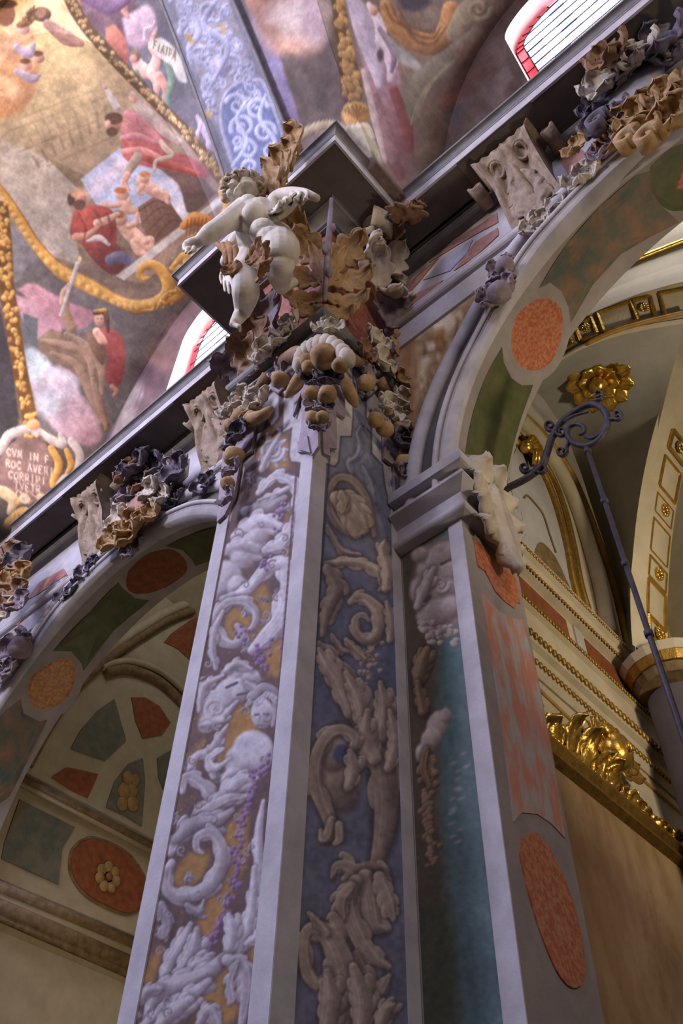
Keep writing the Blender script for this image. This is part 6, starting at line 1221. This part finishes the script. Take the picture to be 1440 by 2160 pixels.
# column capital at the far arch foot
colm = thing('column', 'dark marbled column with gilt capital at the far end of the gilded chapel', 'column', tuple(at(1420, 1500, y=YR + .2)))
cc = at(1425, 1460, y=YR + .2); 
mesh_obj('shaft', *tube([cc - Vector((0, 0, 5.5)), cc - Vector((0, 0, .1))], [.30, .30], 20), 'soffit_grey', colm)
for dz, rr, m_ in ((.0, .36, 'moulding_brown'), (.10, .42, 'gold_dull'), (.2, .46, 'chapel_cream')): mesh_obj('capital_moulding', *tube([cc + Vector((0, 0, dz)), cc + Vector((0, 0, dz + .09))], [rr, rr + .04], 20), m_, colm, False)
# altarpiece on the side wall: stone ground, gilt frame with crest and cherub head
alt = thing('altarpiece', 'stone altar panel in a gilded carved frame with crest', 'altarpiece', tuple(xs(1300, 2100)))
yA = xs(1170, 1600).y; yE = xs(1428, 1830).y; zF = xs(1300, 1720).z
mesh_obj('stone_panel', *box(XS + .005, XS + .03, YB, yE, zF - 5, zF), 'chapel_stone', alt, False)
Acc().add(*sweep_xy([(0, zF + .16), (.10, zF + .15), (.12, zF + .10), (.08, zF + .04), (.10, zF - .02), (.04, zF - .06), (0, zF - .06)], [(XS, YB), (XS, yE + .1)])).add(*[(np.array(sweep_xy([(0, zF + .16), (-.10, zF + .15), (-.12, zF + .10), (-.08, zF + .04), (-.10, zF - .02), (-.04, zF - .06), (0, zF - .06)], [(XS, YB), (XS, yE + .1)])[0])), sweep_xy([(0, 0)] * 7, [(0, 0), (0, 1)])[1]][0:2]).build('top_frame', 'gold_dull', alt, False)
mesh_obj('side_frame', *box(XS, XS + .12, yE, yE + .16, zF - 5, zF + .1), 'gold_dull', alt, False)
rd_ = random.Random(4)
for k in range(20):
    t = k / 19; y = YB + .02 + (yE - YB - .1) * t; hgt = .16 + .30 * math.exp(-((t - .32) / .22) ** 2)
    leaf_obj('crest_leaf', alt, 'gold', (XS + .06, y, zF + .10), (.1, rd_.uniform(-.5, .5), 1), (1, rd_.uniform(-.3, .3), 0), hgt * rd_.uniform(.8, 1.1), .11, curl=rd_.uniform(.4, 1.1), lobes=3, cup=.2, th=.025, seed=500 + k, nu=8, nv=12, crump=.3)
hc = xs(1265, 1600) + Vector((.14, 0, 0))
ch_h = mesh_obj('cherub_head', *sphere(hc, .17, 18, 14, (.9, .95, 1.12), .02, 3), 'gold', alt)
for k in range(12): a = k * .55; mesh_obj('hair_curl', *sphere(hc + Vector((-.02 + .04 * math.sin(a * 3), .15 * math.cos(a), .10 + .10 * abs(math.sin(a)))), .07, 8, 6), 'gold', ch_h)
mesh_obj('nose', *sphere(hc + Vector((.15, -.02, -.02)), .035, 8, 6, (1, .8, 1.5)), 'gold', ch_h)
for sg in (-1, 1):
    for k in range(4): leaf_obj('wing_feather', ch_h, 'gold', hc + Vector((-.04, sg * .12, -.10)), (0, sg * (1 - .15 * k), .15 + .35 * k), (1, 0, 0), .36, .08, curl=.1, lobes=2, th=.02, seed=540 + k, nu=6, nv=10)

# ------------------------------------------------------------------ dim chapel seen through the left arch
XSL = -11.0
lc = thing('wall_chapel', 'beige side wall of the dim chapel with inlaid panels', None, (XSL, 6.5, 0), kind='structure')
def xl(px, py, d=0.0): return at(px, py, x=XSL + d)
mesh_obj('wall_face', [(XSL, YB - .1, -1.6), (XSL, 13, -1.6), (XSL, 13, 14), (XSL, YB - .1, 14)], [(0, 1, 2, 3)], 'chapel_beige', lc, False)
V, F = revolve_arch([(AL[2], YB), (AL[2] + .2, YB)], AL[0], AL[1], 0, PI, 60); mesh_obj('inner_arch_face', V, F, 'chapel_beige', lc, False)
mesh_obj('back_face', [(-14, 12, -1.6), (-4.4, 12, -1.6), (-4.4, 12, 13), (-14, 12, 13)], [(0, 1, 2, 3)], 'chapel_beige', lc, False)
mesh_obj('far_side_face', [(-4.6, YB, -1.6), (-4.6, 12, -1.6), (-4.6, 12, 13), (-4.6, YB, 13)], [(3, 2, 1, 0)], 'chapel_beige', lc, False)
V, F = grid(lambda u, v: (XSL + (6.4) * u, YB + 7.1 * v, 12 + 1.1 * math.sin(PI * u)), 30, 2); mesh_obj('chapel_vault', V, F, 'chapel_beige', lc)
def lpan(name, pts, m_, th=.02, sp=False, par=lc): return flat_panel(name, pts, m_, par, th, SID, sp, x=XSL)
lpan('inlay_petal', [(240, 1475), (265, 1562), (220, 1605), (148, 1580), (170, 1540), (205, 1500)], 'marble_slate')
lpan('inlay_petal', [(276, 1472), (305, 1472), (335, 1490), (358, 1525), (340, 1550), (300, 1558), (284, 1520)], 'marble_rust')
lpan('inlay_petal', [(300, 1600), (305, 1650), (298, 1743), (260, 1720), (222, 1703), (240, 1650), (270, 1612)], 'marble_slate')
lpan('inlay_petal', [(108, 1640), (140, 1620), (206, 1634), (184, 1683), (150, 1668)], 'marble_rust')
lpan('inlay_petal', [(330, 1600), (365, 1580), (375, 1660), (345, 1672), (333, 1640)], 'marble_slate')
lpan('inlay_petal', [(345, 1355), (370, 1330), (430, 1300), (420, 1400), (375, 1370)], 'marble_rust', sp=True)
lpan('inlay_panel', [(40, 1688), (156, 1746), (130, 1790), (122, 1866), (2, 1812), (8, 1780)], 'marble_slate')
lpan('inlay_oval', [(170, 1778), (200, 1772), (262, 1800), (300, 1850), (302, 1900), (275, 1925), (240, 1918), (180, 1885), (150, 1840), (152, 1800)], 'marble_rust', .03, True)
lpan('inlay_oval_rim', [(165, 1774), (200, 1766), (266, 1795), (305, 1848), (308, 1903), (278, 1931), (238, 1924), (176, 1890), (145, 1842), (147, 1797)], 'moulding_brown', .015, True)
fl = xl(228, 1850, .05)
for k in range(7): a = k * 2 * PI / 7; mesh_obj('panel_flower_petal', *sphere(fl + Vector((0, .15 * math.cos(a), .15 * math.sin(a))), .085, 10, 6, (.35, 1, 1)), 'panel_flower', lc)
mesh_obj('panel_flower_centre', *sphere(fl + Vector((.03, 0, 0)), .06, 10, 6, (.6, 1, 1)), 'marble_rust', lc)
for k, (px, py, r) in enumerate(((270, 1640, .12), (262, 1668, .14), (278, 1668, .12), (258, 1695, .12), (280, 1695, .13), (285, 1645, .1))): mesh_obj('panel_fruit', *sphere(xl(px, py, .03), r, 9, 6, (.3, 1, 1)), 'panel_flower', lc)
def lmould(name, pts, r, m_, d=.05, n=40): return mesh_obj(name, *tube(catmull([xl(px, py, d) for px, py in pts], n), r, 8), m_, lc)
lmould('arch_moulding', [(58, 1612), (80, 1570), (115, 1510), (165, 1445), (225, 1390), (300, 1340), (360, 1305), (430, 1280), (520, 1255)], .10, 'moulding_brown', .03)
lmould('arch_moulding', [(220, 1420), (262, 1412), (310, 1425), (350, 1450), (400, 1500)], .10, 'moulding_brown', .03)
lmould('arch_fillet', [(215, 1408), (245, 1398), (275, 1396), (320, 1408), (360, 1432), (410, 1478)], .07, 'chapel_beige', .05)
lmould('arch_fillet', [(60, 1575), (100, 1505), (160, 1430), (220, 1375), (300, 1322), (360, 1288), (440, 1258), (520, 1235)], .10, 'chapel_beige', .06)
for k, (a, b, r, m_) in enumerate((((40, 1640), (330, 1790), .07, 'moulding_brown'), ((40, 1652), (330, 1802), .04, 'chapel_beige'), ((-20, 1868), (300, 2000), .10, 'moulding_brown'), ((-20, 1885), (300, 2020), .07, 'chapel_beige'), ((-20, 1905), (290, 2040), .11, 'moulding_brown'), ((-20, 1925), (285, 2060), .06, 'moulding_brown'))): lmould('string_course', [a, b], r, m_, .08, 2)
mesh_obj('lower_wall', [(XSL + .02, YB, -1.6), (XSL + .02, 12, -1.6), (XSL + .02, 12, xl(0, 1965).z), (XSL + .02, YB, xl(0, 1965).z)], [(0, 1, 2, 3)], 'chapel_beige', lc, False)
# ------------------------------------------------------------------ iron lamp bracket with hanging rod, oak-leaf console
ib = thing('iron_bracket', 'wrought iron scroll bracket with a long hanging rod in the chapel arch', 'bracket', tuple(at(1075, 1027, y=4.72)))
YI = 4.72
def ip_(px, py): return at(px, py, y=YI)
def iron(name, pts, r, n=50, par=None, flat=1.0):
    par = par or ib; return mesh_obj(name, *tube(catmull([ip_(*p) for p in pts], n), r, 8, flat, (0, 1, 0)), 'iron', par)
arm_ = iron('arm', [(1060, 1037), (1075, 1027), (1112, 1008), (1143, 982), (1155, 950), (1166, 918), (1185, 890), (1215, 867), (1245, 853), (1268, 860), (1280, 880), (1278, 905), (1262, 928), (1238, 940), (1212, 936), (1197, 920), (1199, 903), (1214, 894), (1230, 900), (1232, 912), (1222, 916)], [.035, .035, .034, .03, .026, .018], 110)
iron('inner_scroll', [(1166, 918), (1185, 893), (1210, 877), (1240, 869)], [.022, .02, .012], 30)
iron('inner_bar', [(1278, 890), (1268, 912), (1250, 924), (1234, 921)], [.02, .022, .018], 20)
def curl(c, r, a0, turns, sg, tail): 
    P = [tail] + [(c[0] + r * (1 - .72 * k / 20) * math.cos(math.radians(a0) + sg * turns * 2 * PI * k / 20), c[1] + r * (1 - .72 * k / 20) * math.sin(math.radians(a0) + sg * turns * 2 * PI * k / 20)) for k in range(21)]
    iron('curl', P, [.016, .014, .01], 60, arm_, 1.6)
curl((1160, 898), 12, 60, 1.2, 1, (1170, 920)); curl((1184, 910), 12, 200, 1.2, -1, (1166, 915)); curl((1262, 833), 11, 90, 1.2, -1, (1245, 848)); curl((1302, 875), 11, 120, 1.2, -1, (1280, 885))
curl((1184, 952), 12, 330, 1.2, 1, (1200, 930)); curl((1107, 987), 11, 60, 1.2, 1, (1130, 992)); curl((1142, 988), 12, 200, 1.2, -1, (1122, 1000))
top = ip_(1236, 941)
mesh_obj('rod_hook', *tube([ip_(1228, 938), ip_(1237, 946), ip_(1244, 938)], .018, 6), 'iron', ib)
rod_ = mesh_obj('rod', *tube([top, top - Vector((0, 0, 5.6))], .022, 8), 'iron', ib)
for dz in (.05, .75, 1.5, 2.2): mesh_obj('rod_collar', *tube([top - Vector((0, 0, dz)), top - Vector((0, 0, dz + .05))], .033, 8), 'iron', rod_)
ol = thing('leaf_console', 'pale lobed stucco leaf on the impost carrying the iron bracket', 'ornament', tuple(at(1062, 1110, x=XJ + .1)))
def jp(px, py, p): return at(px, py, x=XJ + p)
for k, (px, py, up_, ln, wd, cu) in enumerate(((1042, 1020, (.0, .16, -1), 1.02, .17, .05), (1054, 1066, (0, 1, -.25), .30, .12, .5), (1044, 1066, (0, -1, -.35), .24, .12, .5), (1058, 1112, (0, 1, -.45), .27, .11, .5), (1050, 1106, (0, -1, -.5), .22, .10, .5), (1036, 1030, (0, -1, -.1), .24, .13, .6), (1048, 1030, (0, 1, .1), .28, .13, .5), (1036, 1020, (.1, -.5, 1), .26, .13, .9), (1044, 1016, (.1, .4, 1), .24, .12, .9), (1064, 1145, (0, .9, -.8), .18, .08, .4))):
    leaf_obj('lobe', ol, 'stucco_white', jp(px, py, .19 + .02 * (k == 0)), up_, (1, -.25, 0), ln, wd, curl=cu, lobes=2 if k else 4, cup=-.35, th=.08, seed=640 + k, nu=12, nv=18, crump=.08, lean=.02, split=.3, tip=.5)
# ------------------------------------------------------------------ winged cherub standing on the capital
pu = thing('cherub_statue', 'pale stone winged cherub striding out from the capital, one arm reaching forward', 'statue', tuple(at(504, 684, y=2.42)))
def pj(px, py, y): return at(px, py, y=y)
J = dict(head=pj(511, 405, 1.74), neck=pj(524, 432, 1.82), chest=pj(540, 458, 1.95), belly=pj(543, 497, 2.06), pelvis=pj(556, 520, 2.2),
         sh1=pj(516, 443, 1.84), el1=pj(462, 480, 1.66), wr1=pj(420, 508, 1.56), ha1=pj(404, 515, 1.53),
         sh2=pj(530, 470, 2.0), el2=pj(497, 512, 2.04), wr2=pj(474, 552, 2.08), ha2=pj(476, 572, 2.1),
         hip1=pj(534, 535, 2.2), kn1=pj(515, 576, 2.12), an1=pj(513, 655, 2.38), to1=pj(496, 680, 2.32),
         hip2=pj(582, 505, 2.28), kn2=pj(592, 560, 2.26), an2=pj(594, 604, 2.5), to2=pj(618, 596, 2.62))
bd = Acc()
def limb(pts, rs, seg=14):
    rs = [q * 1.16 for q in rs]; P = catmull([tuple(p) for p in pts], 24); bd.add(*tube(P, np.interp(np.linspace(0, 1, 24), np.linspace(0, 1, len(rs)), rs), seg))
    bd.add(*sphere(P[0], rs[0], 14, 10)); bd.add(*sphere(P[-1], rs[-1], 14, 10))
limb([J['pelvis'], J['belly'], J['chest'], J['neck']], [.19, .205, .19, .10]); bd.add(*sphere(J['belly'] + Vector((0, -.05, -.02)), .185, 16, 12)); bd.add(*sphere(J['chest'] + Vector((.07, 0, .03)), .16, 16, 12)); bd.add(*sphere(pj(535, 452, 1.86), .13, 16, 12))
limb([J['sh1'], (J['sh1'] + J['el1']) / 2, J['el1'], (J['el1'] + J['wr1']) / 2, J['wr1']], [.125, .105, .09, .088, .052])
limb([J['sh2'], J['el2'], J['wr2']], [.10, .085, .05])
limb([J['hip2'], pj(592, 528, 2.2), J['kn2']], [.175, .178, .125]); limb([J['kn2'] + Vector((0, 0, -.04)), pj(590, 580, 2.36), J['an2']], [.112, .118, .075])
limb([J['hip1'], J['kn1']], [.16, .125]); limb([J['kn1'] + Vector((0, 0, -.02)), pj(518, 618, 2.22), J['an1']], [.118, .128, .08])
limb([J['an1'], (J['an1'] + J['to1']) / 2, J['to1']], [.075, .065, .05]); limb([J['an2'], J['to2']], [.07, .05])
bd.add(*sphere(pj(555, 490, 2.02), .15, 14, 10)); bd.add(*sphere(pj(572, 512, 2.12), .17, 14, 10))
for k in range(5): bd.add(*sphere(pj(490 + 3.5 * k, 684 + 1.2 * k, 2.30 + .01 * k), .028 if k else .036, 8, 6))
# reaching hand: palm, four curled fingers and thumb
def finger(pts, r): bd.add(*tube(catmull([tuple(p) for p in pts], 10), [r, r * .95, r * .8], 8)); bd.add(*sphere(pts[-1], r * .82, 8, 6))
bd.add(*sphere(J['ha1'], .062, 12, 8, (1, .8, .8))); limb([J['wr1'], J['ha1']], [.05, .058], 10)
for k, (a, b, c) in enumerate((((402, 508), (393, 509), (388, 518)), ((398, 511), (389, 514), (386, 523)), ((398, 517), (390, 520), (388, 528)), ((401, 522), (394, 526), (392, 533)))): finger([pj(*a, 1.52), pj(*b, 1.48), pj(*c, 1.47)], .021)
finger([pj(409, 521, 1.5), pj(406, 529, 1.47), pj(399, 534, 1.46)], .023)
bd.add(*sphere(J['ha2'], .06, 12, 8, (.8, .8, 1.1)))
for k, (a, b, c) in enumerate((((468, 572), (465, 585), (468, 598)), ((473, 580), (473, 600), (475, 614)), ((478, 582), (481, 602), (483, 618)), ((484, 580), (489, 598), (492, 612)))): finger([pj(*a, 2.10), pj(*b, 2.12), pj(*c, 2.15)], .021)
finger([pj(485, 568, 2.1), pj(494, 578, 2.1), pj(497, 590, 2.12)], .022)
# head and face
hc_ = J['head']; hd = hc_.length
def fp(px, py, d): return Vector(_n(ray(px, py))) * (hd - d)
bd.add(*sphere(hc_ + hc_.normalized() * .03, .175, 20, 16, (1.0, 1.0, 1.06))); bd.add(*sphere(fp(503, 413, .045), .11, 14, 10)); bd.add(*sphere(fp(522, 397, .0), .16, 14, 10))
for px, py, r, d in ((487, 409, .062, .11), (523, 406, .07, .10), (502, 422, .045, .13), (500, 400, .033, .205), (496, 402, .02, .19), (505, 401, .02, .19), (492, 386, .05, .10), (516, 383, .06, .10)): bd.add(*sphere(fp(px, py, d), r, 10, 8))
for a, b, r, d in (((509, 387), (501, 398), .024, .175), ((481, 391), (495, 387), .022, .15), ((512, 385), (532, 387), .024, .15), ((493, 409), (509, 408), .017, .175), ((495, 416), (507, 416), .019, .17)): bd.add(*tube([fp(*a, d), fp((a[0] + b[0]) / 2, (a[1] + b[1]) / 2 - 1, d + .012), fp(*b, d)], r, 8))
for px, py in ((489, 395), (521, 392)): bd.add(*sphere(fp(px, py, .135), .026, 10, 8))
bd.add(*sphere(fp(541, 398, .03), .035, 10, 8, (1, 1, 1.4)))
body = bd.build('body', 'statue_stone', pu)
rm = body.modifiers.new('join', 'REMESH'); rm.mode = 'VOXEL'; rm.voxel_size = 0.0115; rm.use_smooth_shade = True
sm = body.modifiers.new('soft', 'SMOOTH'); sm.iterations = 2; sm.factor = 0.5
bpy.context.view_layer.update()
dg_ = bpy.context.evaluated_depsgraph_get(); me_ = bpy.data.meshes.new_from_object(body.evaluated_get(dg_)); body.modifiers.clear(); body.data = me_; me_.polygons.foreach_set('use_smooth', [True] * len(me_.polygons))
rd_ = random.Random(11); ha = Acc()
for k in range(64):
    t = k / 64; a = t * 2 * PI * 13; px = 514 + (30 + 12 * rd_.random()) * math.cos(a * .31 + 2.2); py = 396 + 30 * math.sin(a * .31 + 2.2)
    if 478 < px < 530 and py > 384: continue
    c = fp(px, py, rd_.uniform(-.08, .09)); r = rd_.uniform(.035, .055); ax = Vector((rd_.uniform(-1, 1), rd_.uniform(-1, 1), rd_.uniform(-1, 1))).normalized(); b = ax.orthogonal().normalized(); c2 = ax.cross(b)
    ha.add(*tube([c + (b * math.cos(q) + c2 * math.sin(q)) * r * (1 - q / 14) + ax * q * .006 for q in np.linspace(0, 9, 18)], .018, 6))
for px, py, r, d in ((495, 380, .07, .05), (515, 374, .085, .04), (537, 382, .085, .03), (550, 398, .08, -.02), (548, 416, .07, -.04), (482, 388, .05, .03), (477, 404, .045, .0), (476, 420, .05, -.02), (530, 372, .07, .0), (520, 390, .15, -.12)): ha.add(*sphere(fp(px, py, d), r, 12, 8, (1, 1, 1), .12, int(px)))
ha.build('hair', 'statue_hair', pu)
wg = Acc(); wg.add(*tube(catmull([tuple(pj(566, 455, 2.0)), tuple(pj(580, 422, 1.98)), tuple(pj(605, 408, 2.0)), tuple(pj(640, 408, 2.05)), tuple(pj(668, 418, 2.1))], 24), [.06, .085, .07, .055, .04], 10)); wing = wg.build('wing', 'statue_stone', pu)
for k, (b, e, w_) in enumerate((((578, 430), (600, 470), .10), ((585, 420), (620, 462), .10), ((598, 414), (640, 450), .10), ((612, 412), (655, 440), .09), ((628, 410), (668, 430), .08), ((580, 440), (590, 468), .08))):
    B = pj(*b, 2.02); E_ = pj(*e, 2.1); leaf_obj('wing_feather', wing, 'statue_stone', B, E_ - B, -B, (E_ - B).length * 1.1, w_, curl=.25, lobes=2, cup=.3, th=.03, seed=600 + k, nu=8, nv=12, crump=.2, split=.15)
mesh_obj('wing_covert', *sphere(pj(600, 438, 2.08), .16, 14, 10, (1.3, .5, .8), .1, 3), 'statue_stone', wing)
dp = Acc()
for a, b, c, r in (((470, 515), (478, 535), (478, 560), .055), ((480, 512), (490, 535), (488, 562), .06), ((495, 520), (500, 545), (496, 570), .045), ((455, 512), (470, 525), (485, 548), .045)): dp.add(*tube(catmull([tuple(pj(*a, 1.98)), tuple(pj(*b, 2.02)), tuple(pj(*c, 2.06))], 12), [r * .6, r, r * .5], 8))
dp.build('sleeve_drape', 'drape_brown', pu)
for k, (px, py, r, up_) in enumerate(((520, 556, .16, (1, 0, .1)), (538, 560, .17, (1, 0, -.3)), (552, 572, .16, (.6, 0, -1)), (508, 556, .12, (-1, 0, .2)))): leaf_obj('hip_drape', pu, 'drape_brown', pj(px, py, 2.0), up_, (0, -1, -.3), r * 2.0, r * .8, curl=.7, lobes=3, cup=.2, th=.03, seed=620 + k, nu=10, nv=12, crump=.4)
for o in list(bpy.data.objects):
    if '_o' in o: del o['_o']
